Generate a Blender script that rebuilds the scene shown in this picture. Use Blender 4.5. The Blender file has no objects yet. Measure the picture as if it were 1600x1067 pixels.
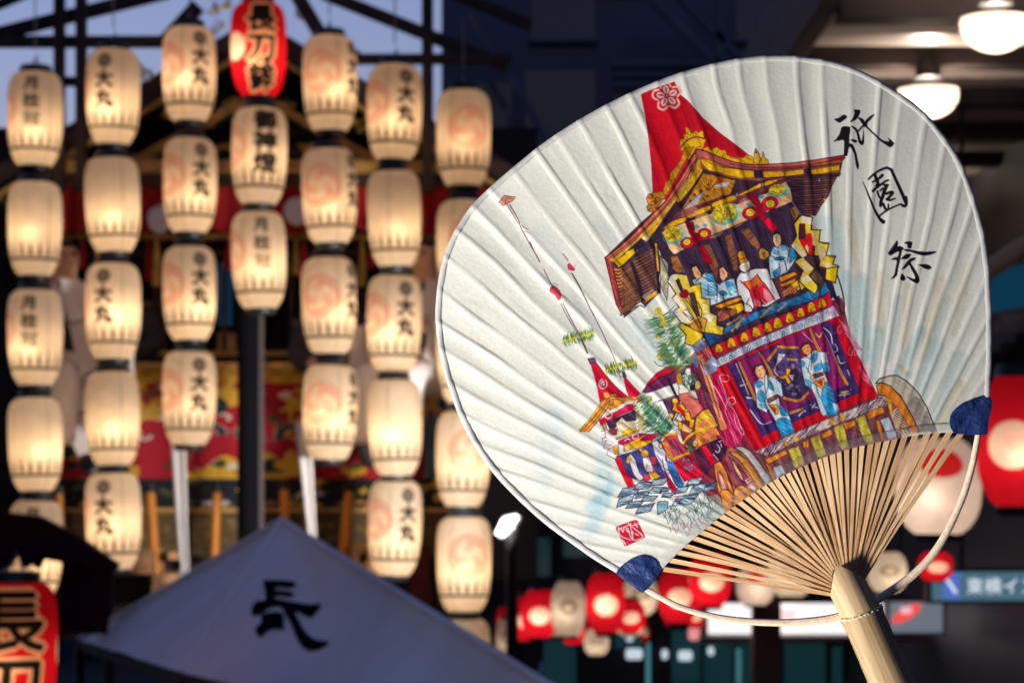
import bpy, bmesh, math, random
import numpy as np
from mathutils import Vector, Matrix

scene = bpy.context.scene
# ---------------------------------------------------------------- camera
LENS, SENS = 85.0, 36.0
CZ, YH = 2.30, 780.0                     # eye height; picture row of the horizon (shifted lens, so verticals stay vertical)
KK = SENS / LENS / 1600.0
FD = 1.09                                # metres to the fan
cam_d = bpy.data.cameras.new('camera'); cam = bpy.data.objects.new('camera', cam_d)
scene.collection.objects.link(cam); scene.camera = cam
cam.location = (0, 0, CZ); cam.rotation_euler = (math.radians(90), 0, 0)
cam_d.lens = LENS; cam_d.sensor_width = SENS; cam_d.sensor_fit = 'HORIZONTAL'
cam_d.shift_y = (YH - 533.5) / 1600.0
cam_d.clip_start = .05; cam_d.clip_end = 600
cam_d.dof.use_dof = True; cam_d.dof.focus_distance = FD - .001; cam_d.dof.aperture_fstop = 25.0
# ---------------------------------------------------------------- dusk sky
world = bpy.data.worlds.new('World'); scene.world = world; world.use_nodes = True
wn, wl = world.node_tree.nodes, world.node_tree.links
wn.clear()
sky = wn.new('ShaderNodeTexSky'); sky.sky_type = 'NISHITA'; sky.sun_disc = False
sky.sun_elevation = math.radians(2.0); sky.sun_rotation = math.radians(140); sky.altitude = 50; sky.air_density = 1.0; sky.dust_density = .3; sky.ozone_density = 2.0
wb = wn.new('ShaderNodeBackground'); wb.inputs['Strength'].default_value = .44
wo = wn.new('ShaderNodeOutputWorld')
tint = wn.new('ShaderNodeVectorMath'); tint.operation = 'MULTIPLY'; tint.inputs[1].default_value = (.66, .54, .84)      # camera white balance towards lavender dusk
wl.new(sky.outputs['Color'], tint.inputs[0]); wl.new(tint.outputs[0], wb.inputs['Color']); wl.new(wb.outputs[0], wo.inputs['Surface'])
# the sun is below the horizon: no sun lamp; the lit lamps and lanterns carry the scene
vs = scene.view_settings
vs.view_transform = 'Standard'; vs.look = 'None'; vs.exposure = 0; vs.gamma = 1; vs.use_curve_mapping = False
scene.cycles.use_denoising = True
scene.cycles.max_bounces = 6; scene.cycles.diffuse_bounces = 3; scene.cycles.glossy_bounces = 2; scene.cycles.transmission_bounces = 3; scene.cycles.transparent_max_bounces = 8
scene.cycles.use_light_tree = True
scene.cycles.caustics_reflective = False; scene.cycles.caustics_refractive = False
scene.cycles.sample_clamp_indirect = 3

# ---------------------------------------------------------------- helpers
COL = scene.collection

def at(px, py, Y):
    """world point that the photograph shows at (px, py) for a distance Y"""
    return Vector(((px - 800) * KK * Y, Y, CZ - (py - YH) * KK * Y))

def mat(name, col, rough=.7, metal=0., emit=None, es=1., var=.0, vscale=8., bump=0., bscale=40., trans=0., spec=.4, coords='Object', stretch=(1, 1, 1), col2=None):
    m = bpy.data.materials.new(name); m.use_nodes = True
    nt = m.node_tree; n = nt.nodes; l = nt.links
    b = n['Principled BSDF']
    b.inputs['Base Color'].default_value = (*col, 1); b.inputs['Roughness'].default_value = rough; b.inputs['Metallic'].default_value = metal
    b.inputs['Specular IOR Level'].default_value = spec
    if emit is not None:
        b.inputs['Emission Color'].default_value = (*emit, 1); b.inputs['Emission Strength'].default_value = es
    if var or bump:
        tc = n.new('ShaderNodeTexCoord'); mp = n.new('ShaderNodeMapping'); mp.inputs['Scale'].default_value = stretch
        l.new(tc.outputs[coords], mp.inputs['Vector'])
    if var:
        nz = n.new('ShaderNodeTexNoise'); nz.inputs['Scale'].default_value = vscale; nz.inputs['Detail'].default_value = 5
        l.new(mp.outputs[0], nz.inputs['Vector'])
        cr = n.new('ShaderNodeValToRGB'); c2 = col2 if col2 else tuple(min(1, c * (1 + var)) for c in col)
        cr.color_ramp.elements[0].color = (*[c * (1 - var) for c in col], 1); cr.color_ramp.elements[1].color = (*c2, 1)
        cr.color_ramp.elements[0].position = .3; cr.color_ramp.elements[1].position = .7
        l.new(nz.outputs[0], cr.inputs[0]); l.new(cr.outputs[0], b.inputs['Base Color'])
    if bump:
        nb = n.new('ShaderNodeTexNoise'); nb.inputs['Scale'].default_value = bscale; nb.inputs['Detail'].default_value = 6
        l.new(mp.outputs[0], nb.inputs['Vector'])
        bp = n.new('ShaderNodeBump'); bp.inputs['Strength'].default_value = bump; bp.inputs['Distance'].default_value = .01
        l.new(nb.outputs[0], bp.inputs['Height']); l.new(bp.outputs[0], b.inputs['Normal'])
    if trans:
        t = n.new('ShaderNodeBsdfTranslucent'); t.inputs['Color'].default_value = (*col, 1)
        mx = n.new('ShaderNodeMixShader'); mx.inputs[0].default_value = trans
        o = n['Material Output']
        l.new(b.outputs[0], mx.inputs[1]); l.new(t.outputs[0], mx.inputs[2]); l.new(mx.outputs[0], o.inputs['Surface'])
    return m

def tag(o, label=None, cat=None, group=None, kind=None):
    if label: o['label'] = label
    if cat: o['category'] = cat
    if group: o['group'] = group
    if kind: o['kind'] = kind
    return o

def empty(name, loc, label=None, cat=None, group=None):
    o = bpy.data.objects.new(name, None); o.empty_display_size = .05; o.location = loc
    COL.objects.link(o); return tag(o, label, cat, group)

def root_of(o):
    while o.parent: o = o.parent
    return o

class MB:
    """collects geometry, in world coordinates unless local"""
    def __init__(s): s.v = []; s.f = []; s.mi = []; s.cur = 0
    def add(s, vs, fs):
        b = len(s.v); s.v += [Vector(v) for v in vs]; s.f += [tuple(b + i for i in f) for f in fs]; s.mi += [s.cur] * len(fs); return s
    def box(s, lo, hi, M=None):
        x0, y0, z0 = lo; x1, y1, z1 = hi
        vs = [Vector(p) for p in [(x0, y0, z0), (x1, y0, z0), (x1, y1, z0), (x0, y1, z0), (x0, y0, z1), (x1, y0, z1), (x1, y1, z1), (x0, y1, z1)]]
        if M is not None: vs = [M @ v for v in vs]
        return s.add(vs, [(3, 2, 1, 0), (4, 5, 6, 7), (0, 1, 5, 4), (1, 2, 6, 5), (2, 3, 7, 6), (3, 0, 4, 7)])
    def bar(s, a, b, w, h=None, up=(0, 0, 1)):
        a = Vector(a); b = Vector(b); d = (b - a); L = d.length; d.normalize(); u = Vector(up)
        if abs(d.dot(u)) > .95: u = Vector((0, 1, 0))
        x = d.cross(u).normalized(); u = x.cross(d); h = w if h is None else h
        vs = [p + x * (i * w / 2) + u * (j * h / 2) for p in (a, b) for i, j in ((-1, -1), (1, -1), (1, 1), (-1, 1))]
        return s.add(vs, [(0, 1, 2, 3), (7, 6, 5, 4), (0, 4, 5, 1), (1, 5, 6, 2), (2, 6, 7, 3), (3, 7, 4, 0)])
    def tube(s, pts, rad, n=10, cap=True):
        pts = [Vector(p) for p in pts]; rs = rad if isinstance(rad, (list, tuple)) else [rad] * len(pts)
        vs = []; prev = None
        for i, p in enumerate(pts):
            d = (pts[min(i + 1, len(pts) - 1)] - pts[max(i - 1, 0)]).normalized()
            if prev is None:
                u = Vector((0, 0, 1)) if abs(d.z) < .9 else Vector((0, 1, 0)); x = d.cross(u).normalized()
            else:
                x = (prev - d * prev.dot(d)).normalized()
            prev = x; y = d.cross(x)
            vs += [p + (x * math.cos(2 * math.pi * k / n) + y * math.sin(2 * math.pi * k / n)) * rs[i] for k in range(n)]
        fs = [(i * n + k, i * n + (k + 1) % n, (i + 1) * n + (k + 1) % n, (i + 1) * n + k) for i in range(len(pts) - 1) for k in range(n)]
        if cap: fs += [tuple(range(n - 1, -1, -1)), tuple((len(pts) - 1) * n + k for k in range(n))]
        return s.add(vs, fs)
    def lathe(s, prof, c=(0, 0, 0), n=32, a0=0, a1=2 * math.pi):
        full = a1 - a0 > 6.28; m = n if full else n + 1; c = Vector(c); vs = []
        for r, z in prof:
            vs += [c + Vector((r * math.cos(a0 + (a1 - a0) * k / n), r * math.sin(a0 + (a1 - a0) * k / n), z)) for k in range(m)]
        fs = [(i * m + k, i * m + (k + 1) % m, (i + 1) * m + (k + 1) % m, (i + 1) * m + k) for i in range(len(prof) - 1) for k in range(n)]
        return s.add(vs, fs)
    def prism(s, poly, d):
        """extrude a flat 3D outline by vector d"""
        n = len(poly); d = Vector(d); vs = [Vector(p) for p in poly] + [Vector(p) + d for p in poly]
        return s.add(vs, [tuple(range(n - 1, -1, -1)), tuple(range(n, 2 * n))] + [(i, (i + 1) % n, n + (i + 1) % n, n + i) for i in range(n)])
    def build(s, name, m, parent=None, smooth=False, bevel=0., local=False):
        me = bpy.data.meshes.new(name)
        off = Vector((0, 0, 0)) if (parent is None or local) else root_of(parent).location
        me.from_pydata([v - off for v in s.v], [], s.f); me.update()
        for mm in (m if isinstance(m, (list, tuple)) else [m]): me.materials.append(mm)
        if isinstance(m, (list, tuple)): me.polygons.foreach_set('material_index', s.mi)
        bm = bmesh.new(); bm.from_mesh(me); bmesh.ops.recalc_face_normals(bm, faces=bm.faces); bm.to_mesh(me); bm.free()
        if smooth:
            me.polygons.foreach_set('use_smooth', [True] * len(me.polygons))
            try: me.set_sharp_from_angle(angle=math.radians(40))
            except Exception: pass
        o = bpy.data.objects.new(name, me); COL.objects.link(o)
        if parent is not None: o.parent = parent
        if bevel:
            b = o.modifiers.new('bevel', 'BEVEL'); b.width = bevel; b.segments = 2; b.limit_method = 'ANGLE'
        return o

def copy_tree(o, parent=None, loc=None, rz=None):
    c = o.copy(); COL.objects.link(c)
    if parent is not None: c.parent = parent
    if loc is not None: c.location = loc
    if rz is not None: c.rotation_euler = (0, 0, rz)
    for ch in list(o.children): copy_tree(ch, c)
    return c

rnd = random.Random(11)
# ---------------------------------------------------------------- shared materials
M_black = mat('black_lacquer', (.012, .012, .014), .45)
M_dkwood = mat('dark_wood', (.045, .024, .014), .6, var=.5, vscale=3, stretch=(1, 6, 6), bump=.3)
M_rackwood = mat('rack_timber', (.020, .014, .012), .65, var=.4, vscale=4, bump=.3)
M_goldwood = mat('gilded_wood', (.50, .29, .08), .45, metal=.15, var=.5, vscale=9, bump=.4, bscale=25)
M_gold = mat('gilt_ornament', (.75, .46, .08), .4, metal=.25, var=.4, vscale=20, bump=.7, bscale=30)
M_redcloth = mat('red_curtain', (.42, .012, .018), .85, var=.3, vscale=3, bump=.4)
M_white = mat('white_cloth', (.82, .80, .80), .9, var=.08, vscale=6, bump=.3)
M_stream = mat('streamer_cloth', (.86, .83, .83), .9, var=.06, vscale=6, bump=.3, trans=.45)
M_orange = mat('orange_paint', (.75, .27, .035), .45, var=.2, vscale=4)
M_peach = mat('fresh_plank', (.66, .38, .19), .6, var=.25, vscale=4, stretch=(1, 8, 8))
M_lampglass = mat('opal_glass', (.52, .46, .40), .25, trans=.22)
M_ground = mat('asphalt', (.05, .05, .052), .85, var=.3, vscale=3, bump=.5, bscale=60)
M_navy = mat('navy_facade', (.003, .016, .056), .35, var=.3, vscale=.4)
M_navy2 = mat('navy_glass', (.003, .008, .018), .12)
M_strut = mat('painted_steel', (.045, .065, .095), .5, var=.3, vscale=2)
M_brown = mat('brown_metal', (.075, .042, .034), .4, var=.3, vscale=2)
M_cord = mat('hanging_cord', (.25, .22, .2), .8)
def paper_material(name, trans=.16, gain=.86):
    m = bpy.data.materials.new(name); m.use_nodes = True; nt = m.node_tree; n = nt.nodes; l = nt.links
    b = n['Principled BSDF']; b.inputs['Roughness'].default_value = .72; b.inputs['Specular IOR Level'].default_value = .22
    a = n.new('ShaderNodeAttribute'); a.attribute_name = 'print'
    g = n.new('ShaderNodeVectorMath'); g.operation = 'SCALE'; g.inputs['Scale'].default_value = gain; l.new(a.outputs['Color'], g.inputs[0])
    tc = n.new('ShaderNodeTexCoord')
    nz = n.new('ShaderNodeTexNoise'); nz.inputs['Scale'].default_value = 620; nz.inputs['Detail'].default_value = 4; l.new(tc.outputs['Object'], nz.inputs['Vector'])
    nz2 = n.new('ShaderNodeTexNoise'); nz2.inputs['Scale'].default_value = 38; nz2.inputs['Detail'].default_value = 5; l.new(tc.outputs['Object'], nz2.inputs['Vector'])
    mr = n.new('ShaderNodeMapRange'); mr.inputs[1].default_value = .3; mr.inputs[2].default_value = .7; mr.inputs[3].default_value = .955; mr.inputs[4].default_value = 1.015; l.new(nz2.outputs[0], mr.inputs[0])
    mr2 = n.new('ShaderNodeMapRange'); mr2.inputs[1].default_value = .3; mr2.inputs[2].default_value = .7; mr2.inputs[3].default_value = .955; mr2.inputs[4].default_value = 1.03; l.new(nz.outputs[0], mr2.inputs[0])
    mu = n.new('ShaderNodeMath'); mu.operation = 'MULTIPLY'; l.new(mr.outputs[0], mu.inputs[0]); l.new(mr2.outputs[0], mu.inputs[1])
    g2 = n.new('ShaderNodeVectorMath'); g2.operation = 'SCALE'; l.new(g.outputs[0], g2.inputs[0]); l.new(mu.outputs[0], g2.inputs['Scale'])
    l.new(g2.outputs[0], b.inputs['Base Color'])
    bp = n.new('ShaderNodeBump'); bp.inputs['Strength'].default_value = .22; bp.inputs['Distance'].default_value = .0006; l.new(nz.outputs[0], bp.inputs['Height']); l.new(bp.outputs[0], b.inputs['Normal'])
    t = n.new('ShaderNodeBsdfTranslucent'); l.new(g2.outputs[0], t.inputs['Color'])
    mx = n.new('ShaderNodeMixShader'); mx.inputs[0].default_value = trans; l.new(b.outputs[0], mx.inputs[1]); l.new(t.outputs[0], mx.inputs[2]); l.new(mx.outputs[0], n['Material Output'].inputs['Surface'])
    return m

def bamboo_material(name, c0, c1, axis_scale, rough=.45):
    m = bpy.data.materials.new(name); m.use_nodes = True; nt = m.node_tree; n = nt.nodes; l = nt.links
    b = n['Principled BSDF']; b.inputs['Roughness'].default_value = rough; b.inputs['Specular IOR Level'].default_value = .4
    tc = n.new('ShaderNodeTexCoord'); mr_ = n.new('ShaderNodeMapping'); mp = n.new('ShaderNodeMapping'); mp.inputs['Scale'].default_value = axis_scale[:3]
    if len(axis_scale) > 3: mr_.inputs['Rotation'].default_value = (0, axis_scale[3], 0)
    l.new(tc.outputs['Object'], mr_.inputs['Vector']); l.new(mr_.outputs[0], mp.inputs['Vector'])
    nz = n.new('ShaderNodeTexNoise'); nz.inputs['Scale'].default_value = 1; nz.inputs['Detail'].default_value = 6; l.new(mp.outputs[0], nz.inputs['Vector'])
    oi = n.new('ShaderNodeObjectInfo')
    ad = n.new('ShaderNodeMath'); ad.operation = 'MULTIPLY_ADD'; ad.inputs[1].default_value = .34; l.new(oi.outputs['Random'], ad.inputs[0]); l.new(nz.outputs[0], ad.inputs[2])
    cr = n.new('ShaderNodeValToRGB'); cr.color_ramp.elements[0].position = .38; cr.color_ramp.elements[1].position = .92
    cr.color_ramp.elements[0].color = (*c0, 1); cr.color_ramp.elements[1].color = (*c1, 1); l.new(ad.outputs[0], cr.inputs[0]); l.new(cr.outputs[0], b.inputs['Base Color'])
    bp = n.new('ShaderNodeBump'); bp.inputs['Strength'].default_value = .35; bp.inputs['Distance'].default_value = .0006; l.new(nz.outputs[0], bp.inputs['Height']); l.new(bp.outputs[0], b.inputs['Normal'])
    return m

M_brocade = paper_material('brocade', .02, .9)
# ---------------------------------------------------------------- ground and far setting
def sheet(name, x0, x1, y0, y1, z, m):
    o = MB().add([(x0, y0, z), (x1, y0, z), (x1, y1, z), (x0, y1, z)], [(0, 1, 2, 3)]).build(name, m); return tag(o, kind='structure')
sheet('ground', -150, 150, -60, 400, 0, M_ground)

def pbox(mb, x0, y0, x1, y1, Y, d):
    """box whose front face shows as the picture rectangle (x0,y0)-(x1,y1) at distance Y, d metres deep"""
    a = at(x0, y1, Y); b = at(x1, y0, Y)
    return mb.box((a.x, Y, a.z), (b.x, Y + d, b.z))
def pbar(mb, a, b, Y, w, d, Yb=None):
    """bar between two picture points, w picture units wide, d metres deep"""
    return mb.bar(at(*a, Y), at(*b, Y if Yb is None else Yb), w * KK * Y, d, up=(0, 1, 0)) if False else mb.bar(at(*a, Y), at(*b, Y if Yb is None else Yb), d, w * KK * Y, up=(0, 0, 1) if abs(a[0] - b[0]) > abs(a[1] - b[1]) * .1 else (1, 0, 0))

def raster(w, h):
    """a tiny painter for cloth and paper prints: returns (canvas, poly, disc)"""
    cv = np.zeros((h, w, 3), np.float32)
    def poly(p, col, a=1.):
        p = np.asarray(p, np.float32); x0 = max(int(p[:, 0].min()) - 1, 0); x1 = min(int(p[:, 0].max()) + 2, w); y0 = max(int(p[:, 1].min()) - 1, 0); y1 = min(int(p[:, 1].max()) + 2, h)
        if x1 <= x0 or y1 <= y0: return
        xs = np.arange(x0, x1)[None, :] + .5; ys = np.arange(y0, y1)[:, None] + .5; m = np.zeros((y1 - y0, x1 - x0), bool)
        for i in range(len(p)):
            ax, ay = p[i - 1]; bx, by = p[i]
            if ay != by: m ^= ((ay > ys) != (by > ys)) & (xs < (bx - ax) * (ys - ay) / (by - ay) + ax)
        cv[y0:y1, x0:x1][m] = cv[y0:y1, x0:x1][m] * (1 - a) + np.array(col) * a
    def disc(cx, cy, rx, ry, col, rot=0, a=1., n=28):
        t = np.linspace(0, 2 * np.pi, n, endpoint=False); c, s = math.cos(rot), math.sin(rot)
        poly(np.stack([cx + rx * np.cos(t) * c - ry * np.sin(t) * s, cy + rx * np.cos(t) * s + ry * np.sin(t) * c], 1), col, a)
    return cv, poly, disc

_glyph = {}
def glyph(ch):
    if ch not in _glyph:
        c = bpy.data.curves.new('glyph', 'FONT'); c.body = ch; c.size = 1; c.resolution_u = 3
        o = bpy.data.objects.new('glyph', c); COL.objects.link(o)
        me = o.evaluated_get(bpy.context.evaluated_depsgraph_get()).to_mesh()
        co = np.array([v.co[:2] for v in me.vertices]); _glyph[ch] = [co[list(p.vertices)] for p in me.polygons] if len(co) else []
        bpy.data.objects.remove(o); bpy.data.curves.remove(c)
    return _glyph[ch]
def text_mask(w, h, ch, cx, cy, sx, sy, grow=0):
    cv, poly, disc = raster(w, h)
    for f in glyph(ch): poly([(cx + (x - .5) * sx, cy - (y - .38) * sy) for x, y in f], (1, 1, 1))
    m = cv[:, :, 0] > .5
    for _ in range(grow):
        m = m | np.roll(m, 1, 0) | np.roll(m, -1, 0) | np.roll(m, 1, 1) | np.roll(m, -1, 1)
    return m

# ---------------------------------------------------------------- paper lanterns
def paper_glow(name, trans=.82, rib=1.0):
    m = bpy.data.materials.new(name); m.use_nodes = True; nt = m.node_tree; n = nt.nodes; l = nt.links; n.remove(n['Principled BSDF'])
    a = n.new('ShaderNodeAttribute'); a.attribute_name = 'print'
    tc = n.new('ShaderNodeTexCoord'); nz = n.new('ShaderNodeTexNoise'); nz.inputs['Scale'].default_value = 11; nz.inputs['Detail'].default_value = 5; l.new(tc.outputs['Object'], nz.inputs['Vector'])
    mr = n.new('ShaderNodeMapRange'); mr.inputs[1].default_value = .3; mr.inputs[2].default_value = .7; mr.inputs[3].default_value = .86; mr.inputs[4].default_value = 1.0; l.new(nz.outputs[0], mr.inputs[0])
    g = n.new('ShaderNodeVectorMath'); g.operation = 'SCALE'; l.new(a.outputs['Color'], g.inputs[0]); l.new(mr.outputs[0], g.inputs['Scale'])
    wv = n.new('ShaderNodeTexWave'); wv.bands_direction = 'Z'; wv.inputs['Scale'].default_value = 14 * rib; wv.inputs['Distortion'].default_value = .3; l.new(tc.outputs['Object'], wv.inputs['Vector'])
    bp = n.new('ShaderNodeBump'); bp.inputs['Strength'].default_value = .25; bp.inputs['Distance'].default_value = .004; l.new(wv.outputs['Fac'], bp.inputs['Height'])
    d = n.new('ShaderNodeBsdfDiffuse'); t = n.new('ShaderNodeBsdfTranslucent'); mx = n.new('ShaderNodeMixShader'); mx.inputs[0].default_value = trans
    for s_ in (d, t): l.new(g.outputs[0], s_.inputs['Color']); l.new(bp.outputs[0], s_.inputs['Normal'])
    rf = n.new('ShaderNodeBsdfRefraction'); rf.inputs['IOR'].default_value = 1.25; rf.inputs['Roughness'].default_value = 1.0; l.new(g.outputs[0], rf.inputs['Color'])
    m2 = n.new('ShaderNodeMixShader'); m2.inputs[0].default_value = .09; l.new(t.outputs[0], m2.inputs[1]); l.new(rf.outputs[0], m2.inputs[2])
    l.new(d.outputs[0], mx.inputs[1]); l.new(m2.outputs[0], mx.inputs[2]); l.new(mx.outputs[0], n['Material Output'].inputs['Surface'])
    return m
M_glow = paper_glow('lantern_paper')
LW, LH = 720, 420                                              # lantern print: once round by top to bottom
CREAM = (.93, .80, .64)
def tomoe(cv_tools, cx, cy, R, col, kx):
    cv, poly, disc = cv_tools
    def ring(r0, r1, c):
        t = np.linspace(0, 2 * np.pi, 48); o = np.stack([cx + r1 * kx * np.cos(t), cy + r1 * np.sin(t)], 1); i = np.stack([cx + r0 * kx * np.cos(t[::-1]), cy + r0 * np.sin(t[::-1])], 1); poly(np.vstack([o, i]), c, .8)
    ring(R * .90, R, col)
    for k in range(3):
        q = k * 2.094 + .4; hx, hy = cx + kx * R * .36 * math.cos(q), cy + R * .36 * math.sin(q); disc(hx, hy, kx * R * .27, R * .27, col, 0, .34)
        t = np.linspace(q, q + 2.2, 16); ro = R * .84; ri = np.linspace(R * .42, R * .80, 16)
        poly(np.vstack([np.stack([cx + kx * ro * np.cos(t), cy + ro * np.sin(t)], 1), np.stack([cx + kx * ri * np.cos(t), cy + ri * np.sin(t)], 1)[::-1]]), col, .55)
def lantern_print(kind):
    tools = raster(LW, LH); cv, poly, disc = tools
    KX = (LW / (2 * math.pi * .152)) / (LH / .56)                # horizontal stretch: print units per metre, across over down
    X = lambda th: LW / 2 + th / (2 * math.pi) * LW
    if kind in ('red', 'redbig', 'redcrest'):
        cv[:] = (.66, .010, .026)
        chs = {'red': '長刀鉾', 'redbig': '長刀', 'redcrest': ''}[kind]
        if chs:
            out = np.zeros((LH, LW), bool); ink_ = np.zeros((LH, LW), bool)
            for i, ch in enumerate(chs):
                s = 132 if kind == 'red' else 190; cy = (78 + i * 130) if kind == 'red' else (110 + i * 185)
                out |= text_mask(LW, LH, ch, LW / 2, cy, s * KX * .98, s, 15); ink_ |= text_mask(LW, LH, ch, LW / 2, cy, s * KX * .98, s, 6)
            cv[out] = (.95, .62, .42); cv[ink_] = (.012, .01, .012)
            disc(X(-1.15), 200, 62 * KX, 62, (.92, .78, .66)); disc(X(1.9), 200, 62 * KX, 62, (.92, .78, .66))
        else:
            for th in (0, 2.1, -2.1):
                disc(X(th), 222, 72 * KX, 76, (.96, .72, .58)); disc(X(th) + 8, 212, 34 * KX, 26, (.92, .45, .34), .4, .5)
        return cv
    if kind == 'whitecrest':
        cv[:] = (.90, .80, .68)
        for th in (0, 2.1, -2.1):
            disc(X(th), 195, 62 * KX, 62, (.26, .20, .14), 0, .75); disc(X(th), 195, 30 * KX, 30, (.8, .68, .52), 0, .8)
        return cv
    if kind == 'pinkcrest':
        cv[:] = (.93, .80, .74)
        for th in (0.0, 2.1, -2.1): disc(X(th - .1), 110, 66 * KX, 60, (.80, .03, .03), .5)
        return cv
    cv[:] = CREAM
    RD = (.80, .24, .16)
    if kind != 'plain': tomoe(tools, X(-1.42), 170, 92, RD, KX)
    if kind == 'crest': tomoe(tools, X(1.42), 170, 92, RD, KX)
    ink_c = (.030, .026, .024)
    if kind == 'store':
        for r, c in ((32, ink_c), ): disc(X(0), 62, r * KX, r, c, 0, .85)
        disc(X(0), 62, 20 * KX, 4, CREAM, 0, .25); disc(X(0), 62, 3 * KX, 20, CREAM, 0, .25)
        for i, ch in enumerate('大丸'): cv[text_mask(LW, LH, ch, X(0), 140 + i * 86, 78 * KX, 80, 5)] = ink_c
    elif kind == 'sake':
        for i, ch in enumerate('月桂冠'): m = text_mask(LW, LH, ch, X(0), 62 + i * 78, 72 * KX, 66, 3); cv[m] = cv[m] * .12 if i < 2 else cv[m] * .3
    elif kind == 'shrine':
        for i, ch in enumerate('御神燈'): cv[text_mask(LW, LH, ch, X(.10), 62 + i * 92, 104 * KX, 88, 6)] = ink_c
    elif kind == 'plain':
        disc(X(-.7), 150, 40 * KX, 46, (.55, .5, .3), 0, .12)
    for i in range(17):                                          # stencilled crown border
        x = (i + .5) * LW / 17; w = 11.5
        for dy, ww in ((0, .5), (15, .75), (30, 1.0)): poly([(x - w * ww, 302 + dy), (x, 260 + dy), (x + w * ww, 302 + dy)], ink_c, .95)
        poly([(x - w, 332), (x + w, 332), (x + w * .6, 322), (x - w * .6, 322)], ink_c, .7)
    cv[338:352] = cv[338:352] * .05
    for th in (-2.1, -.72, .72, 2.1): x = int(X(th)); cv[:, x - 2:x + 2] *= .42
    return cv
LPROF = [(r_ * .965, z_) for r_, z_ in [(.088, .258), (.112, .250), (.130, .232), (.142, .205), (.149, .165), (.152, .11), (.152, .04), (.150, -.03), (.146, -.09), (.139, -.14), (.130, -.178), (.116, -.214), (.098, -.242), (.084, -.258)]]
RPROF = [(.152 * max(1 - (abs(z_) / .285) ** 2.6, .001) ** .5, z_) for z_ in np.linspace(.258, -.258, 24)]
def lantern_mesh(kind, n=176, prof=LPROF, rows=112):
    z = np.linspace(prof[0][1], prof[-1][1], rows); pz = np.array([p[1] for p in prof])[::-1]; pr = np.array([p[0] for p in prof])[::-1]
    r = np.interp(z, pz, pr); k = np.ones(5) / 5; r = np.concatenate([r[:2], np.convolve(r, k, 'valid'), r[-2:]])
    th = np.linspace(-math.pi, math.pi, n, endpoint=False)
    V = np.stack([r[:, None] * np.sin(th)[None], -r[:, None] * np.cos(th)[None], np.repeat(z[:, None], n, 1)], -1).reshape(-1, 3)
    I = np.arange(rows * n).reshape(rows, n); J = np.roll(I, -1, 1)
    Fq = np.stack([I[:-1], I[1:], J[1:], J[:-1]], -1).reshape(-1, 4)
    cv = lantern_print(kind)
    u = ((th + math.pi) / (2 * math.pi) * LW).astype(int) % LW; v = np.clip((z[0] - z) / (z[0] - z[-1]) * (LH - 1), 0, LH - 1).astype(int)
    # soften: average of a few neighbours
    c = sum(cv[np.clip(v + dy, 0, LH - 1)][:, (u + dx) % LW] for dx in (-1, 0, 1) for dy in (-1, 0, 1)) / 9
    return V, Fq, c.reshape(-1, 3)

def np_obj(name, V, Fq, col, m, parent=None):
    me = bpy.data.meshes.new(name)
    me.vertices.add(len(V)); me.vertices.foreach_set('co', V.astype(np.float32).ravel()); me.loops.add(Fq.size); me.loops.foreach_set('vertex_index', Fq.astype(np.int32).ravel())
    me.polygons.add(len(Fq)); me.polygons.foreach_set('loop_start', np.arange(0, Fq.size, 4, dtype=np.int32)); me.polygons.foreach_set('loop_total', np.full(len(Fq), 4, np.int32)); me.polygons.foreach_set('use_smooth', np.ones(len(Fq), bool)); me.update(calc_edges=True)
    if col is not None:
        a = me.color_attributes.new('print', 'FLOAT_COLOR', 'POINT'); a.data.foreach_set('color', np.concatenate([col, np.ones((len(col), 1))], 1).astype(np.float32).ravel())
    me.materials.append(m); o = bpy.data.objects.new(name, me); COL.objects.link(o); o.parent = parent
    return o
LAMP_W = 1.32
_lproto = {}
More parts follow.
